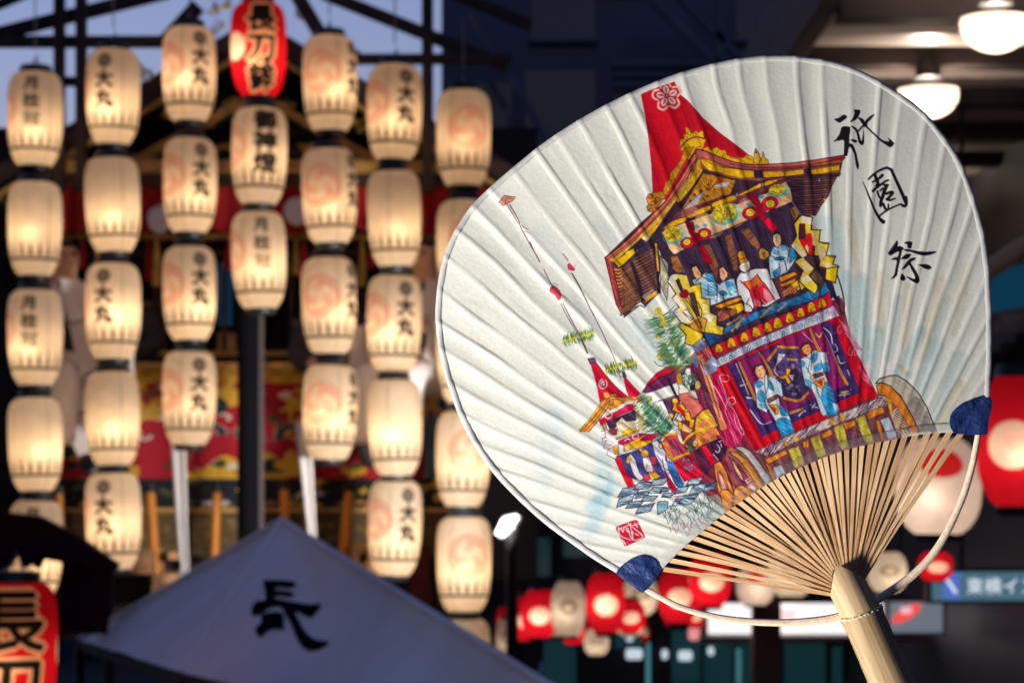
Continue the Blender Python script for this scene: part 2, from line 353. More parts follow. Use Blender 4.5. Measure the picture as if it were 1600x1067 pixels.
def lantern(kind, loc, rz, scale=1., label='', group='lit paper lanterns hung in columns on the float', cord=0., squash=(1, 1, 1), watt=None, hang=True):
    """the thing's empty sits at the lantern's middle; parts: paper_body, top_ring, bottom_ring, hanging_wire"""
    key = kind
    if key not in _lproto:
        V, Fq, c = lantern_mesh(kind, prof=RPROF if kind in ('redcrest', 'whitecrest', 'pinkcrest') else LPROF)
        tops = MB(); tops.lathe([(.0, .296), (.078, .296), (.082, .290), (.090, .258), (.092, .250), (.088, .250), (.070, .262), (.0, .262)], n=28)
        bots = MB(); bots.lathe([(.0, -.285), (.072, -.285), (.078, -.280), (.086, -.258), (.086, -.250), (.080, -.250), (.066, -.262), (.0, -.262)], n=28)
        wire = MB(); wire.tube([(0, 0, .29), (0, 0, .33), (.012, 0, .35), (0, 0, .37), (-.012, 0, .35), (0, 0, .33)], .004, 6); wire.tube([(.06, 0, .28), (.02, 0, .31), (0, 0, .34)], .003, 6); wire.tube([(-.06, 0, .28), (-.02, 0, .31), (0, 0, .34)], .003, 6)
        t = empty('template', (0, 0, 0)); body = np_obj('paper_body', V, Fq, c, M_glow, t)
        tr_ = tops.build('top_ring', M_black, t, smooth=True, local=True); br = bots.build('bottom_ring', M_black, t, smooth=True, local=True); wr = wire.build('hanging_wire', M_cord, t, local=True)
        _lproto[key] = (body.data, tr_.data, br.data, wr.data)
        for o in (body, tr_, br, wr, t): bpy.data.objects.remove(o)
    r = empty('paper_lantern', loc, label, 'lantern', group); r.rotation_euler = (0, 0, rz); r.scale = (scale * squash[0], scale * squash[1], scale * squash[2])
    for nm, me in zip(('paper_body', 'top_ring', 'bottom_ring', 'hanging_wire'), _lproto[key]):
        if nm == 'hanging_wire' and not hang: continue
        o = bpy.data.objects.new(nm, me); COL.objects.link(o); o.parent = r
    li = bpy.data.lights.new('bulb', 'POINT'); li.color = (1, .675, .39) if kind not in ('redcrest', 'whitecrest', 'pinkcrest') else (1, .80, .62); li.shadow_soft_size = .05 * scale
    li.energy = (LAMP_W * (1.6 if kind.startswith('red') else 1.) if watt is None else watt) * rnd.uniform(.88, 1.12)
    lo = bpy.data.objects.new('bulb', li); COL.objects.link(lo); lo.parent = r; lo.location = (rnd.uniform(-.03, .03), rnd.uniform(-.045, .01), rnd.uniform(-.08, -.02))
    return r

LD = 13.0                                                      # distance of the lantern wall
cols = [  # x, rotation, [(y, kind)...]
    (55, .0, [(188, 'sake'), (359, 'plain'), (528, 'sake'), (695, 'plain'), (858, 'sake')]),
    (177, -.20, [(153, 'store'), (322, 'plain'), (488, 'store'), (655, 'plain'), (815, 'store')]),
    (296, .55, [(118, 'store'), (292, 'store'), (460, 'store'), (623, 'store')]),
    (405, .20, [(80, 'red'), (246, 'shrine'), (408, 'sake')]),
    (515, 1.12, [(133, 'store'), (308, 'store'), (479, 'store'), (645, 'store')]),
    (617, .52, [(178, 'store'), (343, 'plain'), (507, 'store'), (669, 'plain'), (825, 'store')]),
    (724, 1.66, [(218, 'crest'), (390, 'store'), (555, 'crest'), (718, 'crest'), (882, 'crest'), (1040, 'plain')]),
]
nth = ['topmost', 'second', 'third', 'fourth', 'fifth', 'sixth']
cname = ['leftmost column', 'second column from left', 'third column from left', 'column under the red lantern', 'column right of the pole', 'sixth column from left', 'column beside the fan']
kname = {'sake': 'cream lantern with three black characters', 'plain': 'cream lantern without lettering', 'crest': 'cream lantern with a red swirl crest', 'store': 'cream lantern with round mark and lettering', 'red': 'red lantern with bold black lettering', 'shrine': 'cream lantern with heavy black lettering'}
LPOS = []
for ci, (x, rz, lst) in enumerate(cols):
    for li_, (y, kd) in enumerate(lst):
        nm = 'red lantern with bold black lettering at the peak of the lantern wall' if kd == 'red' else '%s, %s in the %s' % (kname[kd], nth[li_], cname[ci])
        c = at(x + rnd.uniform(-1, 1), y, LD + rnd.uniform(-.05, .05))
        o = lantern(kd, c, rz + rnd.uniform(-.05, .05), 1.0, nm, hang=(li_ == 0))
        o.rotation_euler = (rnd.uniform(-.03, .03), rnd.uniform(-.04, .04), o.rotation_euler.z); o.scale = (rnd.uniform(.97, 1.02), 1, rnd.uniform(.98, 1.015)); LPOS.append((ci, li_, c))

# ---------------------------------------------------------------- the rack that carries the lanterns
rack = empty('lantern_rack', (at(385, 800, LD + .3).x, LD + .3, 0), 'dark timber rack and black pole that carry the lantern columns', 'rack')
def rk(name, pts, m=M_rackwood):
    for a, b, Y, w in pts: mb = MB(); pbar(mb, a, b, Y, w, .10); mb.build(name, m, rack)
rk('post', [((93, -60), (93, 300), LD + .45, 14), ((127, -60), (127, 300), LD + .45, 14), ((668, -60), (668, 300), LD + .45, 17)])
rk('beam', [((-60, 66), (262, 66), LD + .62, 15), ((-60, 68), (262, -12), LD + .75, 17), ((-60, 32), (70, -22), LD + .75, 10), ((535, 93), (800, 93), LD + .62, 13), ((505, -10), (690, 64), LD + .75, 17), ((690, 64), (790, 104), LD + .75, 16), ((672, -24), (830, 40), LD + .75, 14), ((255, 70), (310, 10), LD + .75, 20), ((462, -10), (505, 62), LD + .8, 22), ((505, 62), (560, 88), LD + .8, 12), ((90, 128), (135, 128), LD + .62, 12)])
mb = MB(); p = at(388, 480, LD + .12); mb.tube([(p.x, p.y, 0), (p.x, p.y, at(388, 486, LD).z)], 17 * KK * LD, 18); mb.build('centre_pole', mat('matt_black', (.005, .005, .007), .95, spec=.05), rack, smooth=True)
mb = MB(); p = at(407, 480, LD + .2); mb.bar((p.x, p.y, .4), (p.x, p.y, at(407, 470, LD).z), .035, .02); mb.build('pole_batten', mat('pale_batten', (.10, .08, .08), .8, spec=.1), rack)
for ci, (x, rz, lst) in enumerate(cols):                        # one cord behind each column
    mb = MB(); a = at(x, lst[0][0] - 190, LD); b = at(x, lst[-1][0], LD)
    mb.tube([a, at(x, lst[0][0] - 110, LD)], .004, 6); mb.build('cord', M_cord, rack)

# ---------------------------------------------------------------- the festival float behind the lanterns
FD0 = 14.6
flo = empty('festival_float', (at(400, 800, FD0).x, FD0, 0), 'tall dark wooden festival float with gilt beams, red curtain and brocade hangings', 'float')
def fl(name, m, fn, **k):
    mb = MB(); fn(mb); return mb.build(name, m, flo, **k)
for s, (a, b) in enumerate((((-90, 330), (400, 48)), ((400, 48), (890, 330)))):
    fl('barge_board', M_dkwood, lambda mb: pbar(mb, a, b, FD0, 30, .12))
    fl('gilt_trim', M_goldwood, lambda mb: pbar(mb, (a[0], a[1] + 26), (b[0], b[1] + 26), FD0 - .08, 7, .06))
    A, B = at(a[0], a[1] - 15, FD0), at(b[0], b[1] - 15, FD0)
    fl('roof_slope', M_dkwood, lambda mb: mb.prism([A, B, B + Vector((0, 4.2, .1)), A + Vector((0, 4.2, .1))], (0, 0, -.10)))
for i, u in enumerate(np.linspace(.08, .95, 9)):
    for sg in (-1, 1):
        px = 400 + sg * 490 * u; py = 48 + 282 * u
        p = at(px, py + 12, FD0); fl('rafter', M_goldwood if i % 3 == 1 else M_dkwood, lambda mb: mb.bar((p.x, FD0 + .15, p.z), (p.x, FD0 + 4.0, p.z + .08), .07, .09))
for a, b, w, m in (((70, 330), (400, 150), 13, M_goldwood), ((400, 150), (730, 330), 13, M_goldwood), ((170, 330), (400, 205), 10, M_dkwood), ((400, 205), (630, 330), 10, M_dkwood)):
    fl('gable_strut', m, lambda mb: pbar(mb, a, b, FD0 + .25, w, .08))
fl('tie_beam', M_goldwood, lambda mb: pbox(mb, 60, 250, 760, 270, FD0 - .05, .14)); fl('tie_beam', M_dkwood, lambda mb: pbox(mb, 40, 272, 780, 288, FD0 - .02, .14))
def ornament(mb, px, py, Y, s, n, seed):
    g = random.Random(seed)
    for i in range(n):
        c = at(px + g.gauss(0, 1) * s * .55, py + g.gauss(0, 1) * s * .45, Y + g.uniform(-.03, .03)); q = g.uniform(0, 6.28); r = g.uniform(.3, .6) * s * KK * Y
        mb.tube([c + Vector((math.cos(q + t) * r, .01 * t, math.sin(q + t) * r)) for t in np.linspace(0, 3.6, 8)], [r * .42 * (1 - .1 * k) for k in range(8)], 7)
for px, py, s in ((342, 8, 13), (338, 40, 9), (226, 112, 12), (475, 228, 9), (262, 176, 9), (330, 190, 8), (555, 190, 9), (640, 240, 8), (300, 240, 7), (362, 160, 9), (448, 165, 9), (350, 228, 8), (452, 262, 7), (238, 258, 8), (580, 262, 8), (120, 240, 9), (690, 262, 9), (150, 292, 7), (468, 20, 8)):
    fl('gilt_carving', M_gold, lambda mb: ornament(mb, px, py, FD0 - .14, s, 8, int(px + py)), smooth=True)
fl('back_wall', mat('float_interior', (.022, .014, .014), .8, var=.3, vscale=2), lambda mb: pbox(mb, -40, 200, 840, 905, FD0 + 1.6, .1))
for x in (108, 250, 560, 745): fl('pillar', M_dkwood, lambda mb: pbox(mb, x - 9, 286, x + 9, 905, FD0 + .45, .14))
def pleated(mb, x0, x1, ytop, ybot, Y, amp, wl, sag=0., rows=8):
    n = int((x1 - x0) / wl * 8) + 1; vs = []
    for j in range(rows + 1):
        for i in range(n + 1):
            u = i / n; t = j / rows; px = x0 + (x1 - x0) * u; yb = ybot + sag * abs(math.sin(u * math.pi * 3)); py = ytop + (yb - ytop) * t
            q = at(px, py, Y); q.y += amp * math.sin(px / wl * 2 * math.pi + 1.3 * math.sin(u * 9)) * (.4 + .6 * t); vs.append(q)
    mb.add(vs, [(j * (n + 1) + i, j * (n + 1) + i + 1, (j + 1) * (n + 1) + i + 1, (j + 1) * (n + 1) + i) for j in range(rows) for i in range(n)])
cur = fl('red_curtain', M_redcloth, lambda mb: pleated(mb, 60, 760, 288, 352, FD0 + .12, .03, 34, 16), smooth=True)
for px, py in ((250, 343), (463, 330)):
    c = at(px, py, FD0 + .05); mb = MB(); mb.add([c + Vector((math.cos(t) * .075, -.012 * math.cos(t * 2), math.sin(t) * .085)) for t in np.linspace(0, 2 * math.pi, 20, endpoint=False)] + [c + Vector((0, -.02, 0))], [(i, (i + 1) % 20, 20) for i in range(20)]); mb.build('white_crest', M_white, cur, smooth=True)
# brocade hangings: woven picture cloths
def cloth_panel(name, x0, x1, y0, y1, Y, cv, parent, amp=.012, wl=60):
    h, w = cv.shape[:2]; nx, ny = min(w, 420), min(h, 160)
    U, Vv = np.meshgrid(np.linspace(0, 1, nx), np.linspace(0, 1, ny)); PXs = x0 + (x1 - x0) * U; PYs = y0 + (y1 - y0) * Vv
    D = Y + amp * np.sin(PXs / wl * 6.283 + 2 * np.sin(PXs / 90)) * (.3 + .7 * Vv)
    V = np.stack([(PXs - 800) * KK * Y, D, CZ - (PYs - YH) * KK * Y], -1).reshape(-1, 3) - np.array(root_of(parent).location)
    I = np.arange(nx * ny).reshape(ny, nx); Fq = np.stack([I[:-1, :-1], I[1:, :-1], I[1:, 1:], I[:-1, 1:]], -1).reshape(-1, 4)
    c = cv[(Vv * (h - 1)).astype(int), (U * (w - 1)).astype(int)].reshape(-1, 3)
    return np_obj(name, V, Fq, c, M_brocade, parent)
def brocade_print(w, h, seed, ground, sets):
    g = random.Random(seed); tools = raster(w, h); cv, poly, disc = tools; cv[:] = ground
    for col, n, s in sets:
        for _ in range(n):
            x, y = g.uniform(0, w), g.uniform(0, h); k = g.random()
            if k < .45:
                for j in range(g.randint(3, 6)): disc(x + g.uniform(-1, 1) * s * 1.4, y + g.uniform(-.5, .5) * s, s * g.uniform(.4, 1), s * g.uniform(.3, .7), col, g.uniform(-.4, .4))
            elif k < .75:                                       # swirl with a pale outline
                t = np.linspace(0, g.uniform(3, 5), 26); q = g.uniform(0, 6.28); r = s * (1.5 - t * .26)
                for ww, cc in ((.42, (.52, .40, .30)), (.30, col)):
                    o = np.stack([x + (r + s * ww) * np.cos(t + q), y + (r + s * ww) * .7 * np.sin(t + q)], 1); i = np.stack([x + (r - s * ww) * np.cos(t + q), y + (r - s * ww) * .7 * np.sin(t + q)], 1)[::-1]; poly(np.vstack([o, i]), cc)
            else:
                a = g.uniform(-.6, .6); poly([(x + s * 2 * math.cos(a + b_) * r_, y + s * math.sin(a + b_) * r_) for b_, r_ in [(i * .63, (1, .45)[i % 2]) for i in range(10)]], col)
    return cv
GO, RE, TE, WH = (.78, .46, .05), (.46, .015, .035), (.016, .045, .065), (.75, .68, .62)
main = brocade_print(900, 260, 4, RE, [(GO, 30, 34), (TE, 16, 30), (GO, 30, 16), (WH, 12, 11), ((.05, .08, .03), 16, 12), (RE, 14, 14), ((.34, .02, .03), 8, 12)])
main[:34] = np.where((np.arange(900)[None, :, None] // 24 + np.arange(34)[:, None, None] // 17) % 2, GO, (.6, .34, .04))
hang = cloth_panel('brocade_hanging', 84, 720, 576, 748, FD0 - .18, main, flo)
bord = brocade_print(900, 90, 9, (.018, .020, .028), [(GO, 14, 12), ((.03, .06, .02), 14, 14), ((.7, .6, .56), 7, 12), ((.5, .18, .1), 10, 9)])
cloth_panel('brocade_border', 84, 720, 748, 798, FD0 - .20, bord, flo)
lat = brocade_print(900, 90, 12, (.15, .105, .045), [((.24, .17, .06), 60, 7), ((.08, .065, .035), 50, 7)])
cloth_panel('patterned_skirt', 84, 720, 798, 866, FD0 - .16, lat, flo)
fl('rail', M_goldwood, lambda mb: pbox(mb, 80, 566, 724, 577, FD0 - .22, .10)); fl('skirt_rail', M_dkwood, lambda mb: pbox(mb, 80, 866, 724, 876, FD0 - .24, .1)); fl('skirt_rail', M_goldwood, lambda mb: pbox(mb, 80, 793, 724, 800, FD0 - .22, .04))
fl('undercarriage', mat('undercarriage_timber', (.035, .018, .016), .7, var=.3), lambda mb: pbox(mb, 70, 876, 740, 1000, FD0 - .05, 1.2))
fl('corner_panel', mat('teal_panel', (.02, .09, .13), .5, var=.2), lambda mb: pbox(mb, 664, 650, 686, 745, FD0 - .32, .05)); fl('corner_panel', mat('maroon_panel', (.10, .008, .016), .7, var=.2), lambda mb: pbox(mb, 640, 850, 672, 960, FD0 - .35, .05))
for x0, y0, x1, y1, w in ((234, 768, 243, 905, 16), (340, 768, 335, 880, 13), (444, 764, 447, 880, 14), (546, 766, 532, 905, 15), (92, 770, 96, 880, 12)):
    fl('orange_post', M_orange, lambda mb: mb.tube([at(x0, y0, FD0 - .45), at((x0 + x1) / 2, (y0 + y1) / 2, FD0 - .47), at(x1, y1, FD0 - .45)], [w * .5 * KK * FD0] * 3, 12), smooth=True)
    fl('post_cap', M_black, lambda mb: mb.tube([at(x0, y0 - 10, FD0 - .45), at(x0, y0 + 1, FD0 - .45)], [w * .62 * KK * FD0] * 2, 12), smooth=True)
for x0, y0, x1, y1 in ((202, 860, 238, 897), (262, 862, 279, 874), (238, 896, 290, 912), (236, 913, 270, 930), (560, 862, 600, 893), (548, 850, 575, 880)):
    fl('plank_end', M_peach, lambda mb: pbox(mb, x0, y0, x1, y1, FD0 - .62 + .03 * ((x0 + y0) % 3), .5), bevel=.006)
for pts in ([(278, 664), (281, 740), (285, 830), (289, 886), (287, 900)], [(473, 660), (480, 740), (486, 815), (489, 850)]):
    o = None; mb = MB(); P_ = [at(x, y, LD + .28) for x, y in pts]; n = 14; vs = []
    for p in P_:
        for i in range(n): u = i / (n - 1) - .5; vs.append(p + Vector((u * (24 - 13 * (p - P_[0]).length / (P_[-1] - P_[0]).length) * KK * LD, .010 * math.cos(u * 9), 0)))
    mb.add(vs, [(j * n + i, j * n + i + 1, (j + 1) * n + i + 1, (j + 1) * n + i) for j in range(len(P_) - 1) for i in range(n - 1)])
    o = mb.build('streamer', M_stream, smooth=True); o.modifiers.new('thick', 'SOLIDIFY').thickness = .004
    tag(o, 'long white cloth streamer hanging left of the black pole' if pts[0][0] < 300 else 'long white cloth streamer hanging right of the black pole', 'streamer', 'white streamers on the float')

for y0, y1, m in ((366, 373, M_goldwood), (392, 398, M_dkwood), (548, 556, M_goldwood)):
    fl('inner_beam', m, lambda mb: pbox(mb, 90, y0, 730, y1, FD0 + .30, .08))
for i, x in enumerate((128, 152, 232, 244, 356, 462, 474, 566, 580, 676)):
    fl('tassel', M_gold if i % 2 else M_redcloth, lambda mb: mb.tube([at(x, 374, FD0 + .22), at(x + 1, 396 + 7 * (i % 3), FD0 + .22), at(x, 420 + 9 * (i % 4), FD0 + .22)], [.008, .02, .028], 8), smooth=True)
for i, x in enumerate((140, 240, 350, 455, 570, 690)):
    fl('lattice_bar', M_dkwood, lambda mb: pbox(mb, x - 3, 398, x + 3, 548, FD0 + .34, .05))
for x0, x1, y in ((96, 136, 500), (226, 258, 470), (340, 368, 520), (452, 476, 500), (556, 584, 480)):
    fl('painted_board', M_goldwood, lambda mb: pbox(mb, x0, y, x1, y + 34, FD0 + .5, .04))
# ---------------------------------------------------------------- musicians on the float
M_skin = mat('skin', (.52, .31, .21), .55, var=.1, vscale=30); M_hair = mat('black_hair', (.012, .010, .010), .5); M_robe = mat('white_robe', (.82, .79, .79), .9, var=.08, vscale=7, bump=.4, bscale=14); M_sash = mat('dark_sash', (.02, .018, .02), .8)
M_robe2 = mat('dark_robe', (.05, .045, .055), .9, var=.2, vscale=8)
def person(px, py, Y, face, label, robe, arm=0):
    """seated figure: head centre shows at (px, py); one skinned body, sash and hair as parts"""
    c = at(px, py, Y); hd = .115
    J = [((0, 0, -.62), .15), ((0, .01, -.46), .14), ((0, .0, -.30), .155), ((0, 0, -.20), .10), ((0, -.01, -.125), .055), ((0, -.02, -.05), .072), ((0, -.015, .03), .088), ((0, -.01, .09), .06), ((0, -.115, -.01), .016),
         ((.15, .0, -.22), .085), ((.20, -.05, -.40), .075), ((.15, -.25, -.44 + arm), .062), ((.10, -.34, -.42 + arm), .032), ((-.15, .0, -.22), .085), ((-.21, -.05, -.41), .075), ((-.17, -.24, -.46), .062), ((-.12, -.33, -.45), .032),
         ((.11, -.10, -.66), .12), ((.14, -.42, -.66), .095), ((.14, -.44, -.98), .07), ((-.11, -.10, -.66), .12), ((-.14, -.42, -.66), .095), ((-.14, -.44, -.98), .07), ((.14, -.54, -1.02), .045), ((-.14, -.54, -1.02), .045)]
    E = [(0, 1), (1, 2), (2, 3), (3, 4), (4, 5), (5, 6), (6, 7), (5, 8), (3, 9), (9, 10), (10, 11), (11, 12), (3, 13), (13, 14), (14, 15), (15, 16), (0, 17), (17, 18), (18, 19), (19, 23), (0, 20), (20, 21), (21, 22), (22, 24)]
    me = bpy.data.meshes.new('body'); me.from_pydata([j[0] for j in J], E, []); o = bpy.data.objects.new('body', me); COL.objects.link(o)
    sk = o.modifiers.new('skin', 'SKIN'); sk.use_smooth_shade = True
    for v, j in zip(me.skin_vertices[0].data, J): v.radius = (j[1], j[1])
    me.skin_vertices[0].data[0].use_root = True
    o.modifiers.new('sub', 'SUBSURF').levels = 2; o.modifiers['sub'].render_levels = 2
    ev = o.evaluated_get(bpy.context.evaluated_depsgraph_get()); bm_ = bpy.data.meshes.new_from_object(ev); bpy.data.objects.remove(o); bpy.data.meshes.remove(me)
    for m in (robe, M_skin, M_hair): bm_.materials.append(m)
    for p in bm_.polygons:
        z, y, x = p.center.z, p.center.y, p.center.x
        hand = y < -.30 and z > -.6
        p.material_index = 2 if (z > -.10 and (z > .05 or y > .02)) else (1 if (z > -.155 or hand) else 0); p.use_smooth = True
    r = empty('person', c, label, 'person', 'musicians seated on the float'); r.rotation_euler = (0, 0, face); r.scale = (1.05, 1.05, 1.05)
    b = bpy.data.objects.new('body', bm_); COL.objects.link(b); b.parent = r
    mb = MB(); mb.lathe([(.150, -.52), (.162, -.50), (.165, -.44), (.160, -.40), (.150, -.39)], n=24); mb.build('sash', M_sash, r, smooth=True, local=True)
    for sx in (-.035, .035):
        mb = MB(); mb.lathe([(.010 * math.sin(a), .010 * math.cos(a)) for a in np.linspace(0.01, math.pi - .01, 6)], (sx, -.098, .012), 8); mb.build('eye', M_sash, r, smooth=True, local=True)
    if robe is M_robe:
        for sx in (-1, 1):                                       # wide hanging sleeves with folds
            mb = MB(); n = 9; vs = []
            for j in range(6):
                t = j / 5
                for i in range(n):
                    u = i / (n - 1); vs.append(Vector((sx * (.13 + .13 * u + .05 * t), -.10 - .24 * u + .035 * math.sin(i * 2.2 + j * .5), -.26 - .14 * u - (.20 + .22 * u) * t + .02 * math.sin(i * 1.7))))
            mb.add(vs, [(j * n + i, j * n + i + 1, (j + 1) * n + i + 1, (j + 1) * n + i) for j in range(5) for i in range(n - 1)]); o = mb.build('sleeve', robe, r, local=True); o.modifiers.new('thick', 'SOLIDIFY').thickness = .012
            mb = MB(); mb.tube([(sx * .035, -.075, -.14), (sx * .01, -.15, -.28), (-sx * .06, -.165, -.42)], [.016, .02, .016], 6); mb.build('collar', M_sash, r, local=True)
    return r
person(98, 402, FD0 - .75, .5, 'person in a white robe with dark sash seated behind the leftmost lantern columns', M_robe, .1)
person(668, 400, FD0 - .75, -.5, 'person in a white robe seated behind the lanterns next to the fan', M_robe, .05)
person(522, 448, FD0 - .1, .2, 'person in dark clothes seated behind the lanterns right of the black pole', M_robe2)
person(190, 440, FD0 + .25, -.2, 'person in dim robe seated deep inside the float', M_robe2)

# ---------------------------------------------------------------- tents in front of the float
M_tent = mat('tent_canvas', (.84, .81, .80), .85, var=.10, vscale=2.2, bump=.35, bscale=6)
ez = CZ - .576
def tent():
    A = at(440, 815, 8.5); L = Vector((-1.77, 9.9, ez)); N = Vector((-1.098, 8.04, ez)); R = Vector((.42, 4.6, ez)); B1 = Vector((-.06, 8.0, ez)); B2 = Vector((-.5, 10.6, ez))
    r = empty('canopy_tent', (A.x, A.y, 0), 'grey canvas canopy tent with one black character on its roof', 'tent')
    ring = [L, N, R, B1, B2]; apex_ = A
    for i in range(5):
        a, b = ring[i], ring[(i + 1) % 5]; n = 14; mb = MB(); vs = []
        nrm = (a - A).cross(b - A).normalized()
        if nrm.z < 0: nrm = -nrm
        for j in range(n + 1):
            t = j / n
            for k in range(n + 1):
                s = k / n; p = A + ((a + (b - a) * s) - A) * t
                p += nrm * (-.03 * math.sin(math.pi * s) * math.sin(math.pi * min(t, .98)) + .016 * math.sin(s * 19 + t * 4 + 1.5 * math.sin(s * 5)) * t * math.sin(math.pi * s))
                vs.append(p)
        mb.add(vs, [(j * (n + 1) + k, j * (n + 1) + k + 1, (j + 1) * (n + 1) + k + 1, (j + 1) * (n + 1) + k) for j in range(n) for k in range(n)])
        o = mb.build('roof_panel', M_tent, r, smooth=True)
        mb = MB(); mb.tube([A + Vector((0, 0, .006)), a + Vector((0, 0, .006))], .011, 6); mb.build('seam', M_tent, r)
        mb = MB(); mb.add([a, b, b - Vector((0, 0, .045)), a - Vector((0, 0, .045))], [(0, 1, 2, 3)]); mb.build('valance', mat('eave_shade', (.015, .015, .02), .9) if i == 0 else bpy.data.materials['eave_shade'], r)  # near-black edge: the darkness below the eave is put into its colour
        mb = MB(); mb.tube([a - Vector((0, 0, .02)), Vector((a.x, a.y, 0))], .02, 8); mb.build('leg', M_black, r)
    # the character, painted on the panel between two ridges: lies 6 mm over the cloth
    nrm = (N - A).cross(R - A).normalized()
    if nrm.y > 0: nrm = -nrm
    def onroof(x, y):
        d = at(x, y, 1.0) - Vector((0, 0, CZ)); o = Vector((0, 0, CZ)); t = (A - o).dot(nrm) / d.dot(nrm); p = o + d * t
        # barycentric sag like the panel
        return p
    M_ink = mat('roof_ink', (.006, .007, .012), .95, spec=.0)
    Z = lambda s: [(370 + float(a.split(',')[0]) / 8.894, 880 + float(a.split(',')[1]) / 8.894) for a in s.split()]
    strokes = ['345,215 400,200 560,200 745,205 735,260 690,290 560,292 500,300 500,330 560,345 720,345 715,390 680,412 560,410 500,418 500,460 700,470 900,475 1065,470 1060,510 1000,580 940,655 890,655 800,610 720,590 560,560 450,575 380,610 330,660 240,690 185,690 180,600 220,520 260,490 350,480 365,420 350,300',
               '320,700 440,650 590,650 600,760 600,880 520,870 430,900 370,960 310,1010 260,960 250,880 320,790', '590,560 720,590 770,690 850,840 920,920 1030,975 1190,1005 1120,1080 1000,1120 900,1120 820,1067 760,970 680,760 620,640']
    mb = MB(); 
    for s in strokes:
        q = smooth_poly(Z(s)); mb.add([onroof(x, y) for x, y in q], [tuple(range(len(q)))])
    o = mb.build('roof_lettering', M_ink, r)
    bm = bmesh.new(); bm.from_mesh(o.data); bmesh.ops.triangulate(bm, faces=bm.faces)
    for _ in range(2): bmesh.ops.subdivide_edges(bm, edges=[e for e in bm.edges if e.calc_length() > .02], cuts=1); bmesh.ops.triangulate(bm, faces=bm.faces)
    e1, e2 = N - A, R - N; off = r.location                     # follow the sag and folds of the panel, 5 mm proud of it
    G = np.array([[e1.dot(e1), e1.dot(e2)], [e1.dot(e2), e2.dot(e2)]]); up = nrm if nrm.z > 0 else -nrm
    for v in bm.verts:
        d = v.co + off - A; t, ts = np.linalg.solve(G, [d.dot(e1), d.dot(e2)]); s = ts / max(t, 1e-4)
        v.co += up * (.005 - .03 * math.sin(math.pi * s) * math.sin(math.pi * min(t, .98)) + .016 * math.sin(s * 19 + t * 4 + 1.5 * math.sin(s * 5)) * t * math.sin(math.pi * s))
    bm.to_mesh(o.data); bm.free()
    return r
def smooth_poly(p, n=4):
    out = []; m = len(p)
    for i in range(m):
        a, b, c, d = [Vector(p[(i + j) % m]) for j in (-1, 0, 1, 2)]
        for j in range(n):
            t = j / n; out.append(.5 * (2 * b + (c - a) * t + (2 * a - 5 * b + 4 * c - d) * t * t + (3 * b - a - 3 * c + d) * t ** 3))
    return [(v.x, v.y) for v in out]
tent()
M_mar = mat('maroon_canvas', (.040, .007, .012), .9, var=.2, vscale=2, spec=.1)
mt = empty('maroon_canopy', (at(60, 900, 9.5).x, 9.5, 0), 'dark maroon canopy with a scalloped edge at the lower left', 'canopy')
mb = MB(); mb.prism([at(-60, 792, 9.5), at(58, 806, 9.5), at(120, 838, 9.5), at(182, 882, 9.5), at(176, 892, 9.5), at(60, 872, 9.5), at(-60, 868, 9.5)], (0, .10, 0)); mb.build('roof', M_mar, mt)
mb = MB(); mb.prism([at(96, 878, 9.55), at(176, 884, 9.55), at(166, 990, 9.55), at(96, 990, 9.55)], (0, .04, 0)); mb.build('side_cloth', M_mar, mt)
for i, x in enumerate((-8, 12, 40, 58)): mb = MB(); c = at(x, 868, 9.52); mb.prism([c + Vector((math.cos(t) * .028, 0, math.sin(t) * .05)) for t in np.linspace(math.pi, 2 * math.pi, 9)], (0, .02, 0)); mb.build('scallop', M_mar, mt)
for x in (-40, 170): mb = MB(); c = at(x, 900, 9.8); mb.tube([(c.x, 9.8, 0), (c.x, 9.8, at(x, 880, 9.8).z)], .02, 8); mb.build('leg', M_black, mt)
c = at(22, 1020, 7.6); lantern('redbig', c, .16, .92 * 1.0, 'large red lantern with bold black lettering at the lower left corner', 'red lanterns near the tents', squash=(1.0, 1.0, .95), watt=1.15)
c = at(22, 912, 7.6)
# curtain strip left of the float, blue light put into its colour
o = MB(); pbox(o, -120, 330, 14, 860, 16.5, .2); tag(o.build('blue_lit_screen', mat('blue_lit_screen', (.02, .16, .36), .6, var=.3, vscale=.8)), 'tall blue-lit curtain screen at the far left edge beside the float', 'screen')
o = MB(); pbox(o, 342, 410, 362, 508, 15.6, .03); tag(o.build('blue_sheet', mat('blue_sheet', (.015, .17, .40), .6, emit=(.01, .16, .42), es=.10)), 'small bright blue sheet between the third lantern column and the pole', 'sheet')  # slight emission added so the sheet looks lit blue
def paper_streamer(label, panels, Y):
    mb = MB(); k = 0
    for i, q in enumerate(panels):
        pts = [at(x, y, Y + (.0, .05)[i % 2] + (.05 if (j in (1, 2)) else 0)) for j, (x, y) in enumerate(q)]; b = len(mb.v); mb.add(pts, [tuple(range(len(pts)))])
        if i: mb.add([prev[2], prev[3], pts[1], pts[0]], [(0, 1, 2, 3)])
        prev = pts
    o = mb.build('paper_streamer', M_stream); o.modifiers.new('thick', 'SOLIDIFY').thickness = .004; return tag(o, label, 'streamer', 'folded white paper streamers')
paper_streamer('zigzag folded white paper streamer between the two leftmost lantern columns', [[(94, 434), (130, 440), (134, 496), (106, 502)], [(108, 506), (135, 500), (152, 574), (126, 590)], [(84, 590), (124, 584), (136, 640), (96, 652)], [(96, 656), (138, 646), (150, 704), (122, 712)]], LD + .42)
paper_streamer('zigzag folded white paper streamer behind the lanterns next to the fan', [[(664, 436), (700, 440), (704, 500), (672, 506)], [(668, 510), (704, 504), (694, 580), (662, 576)]], LD + .42)
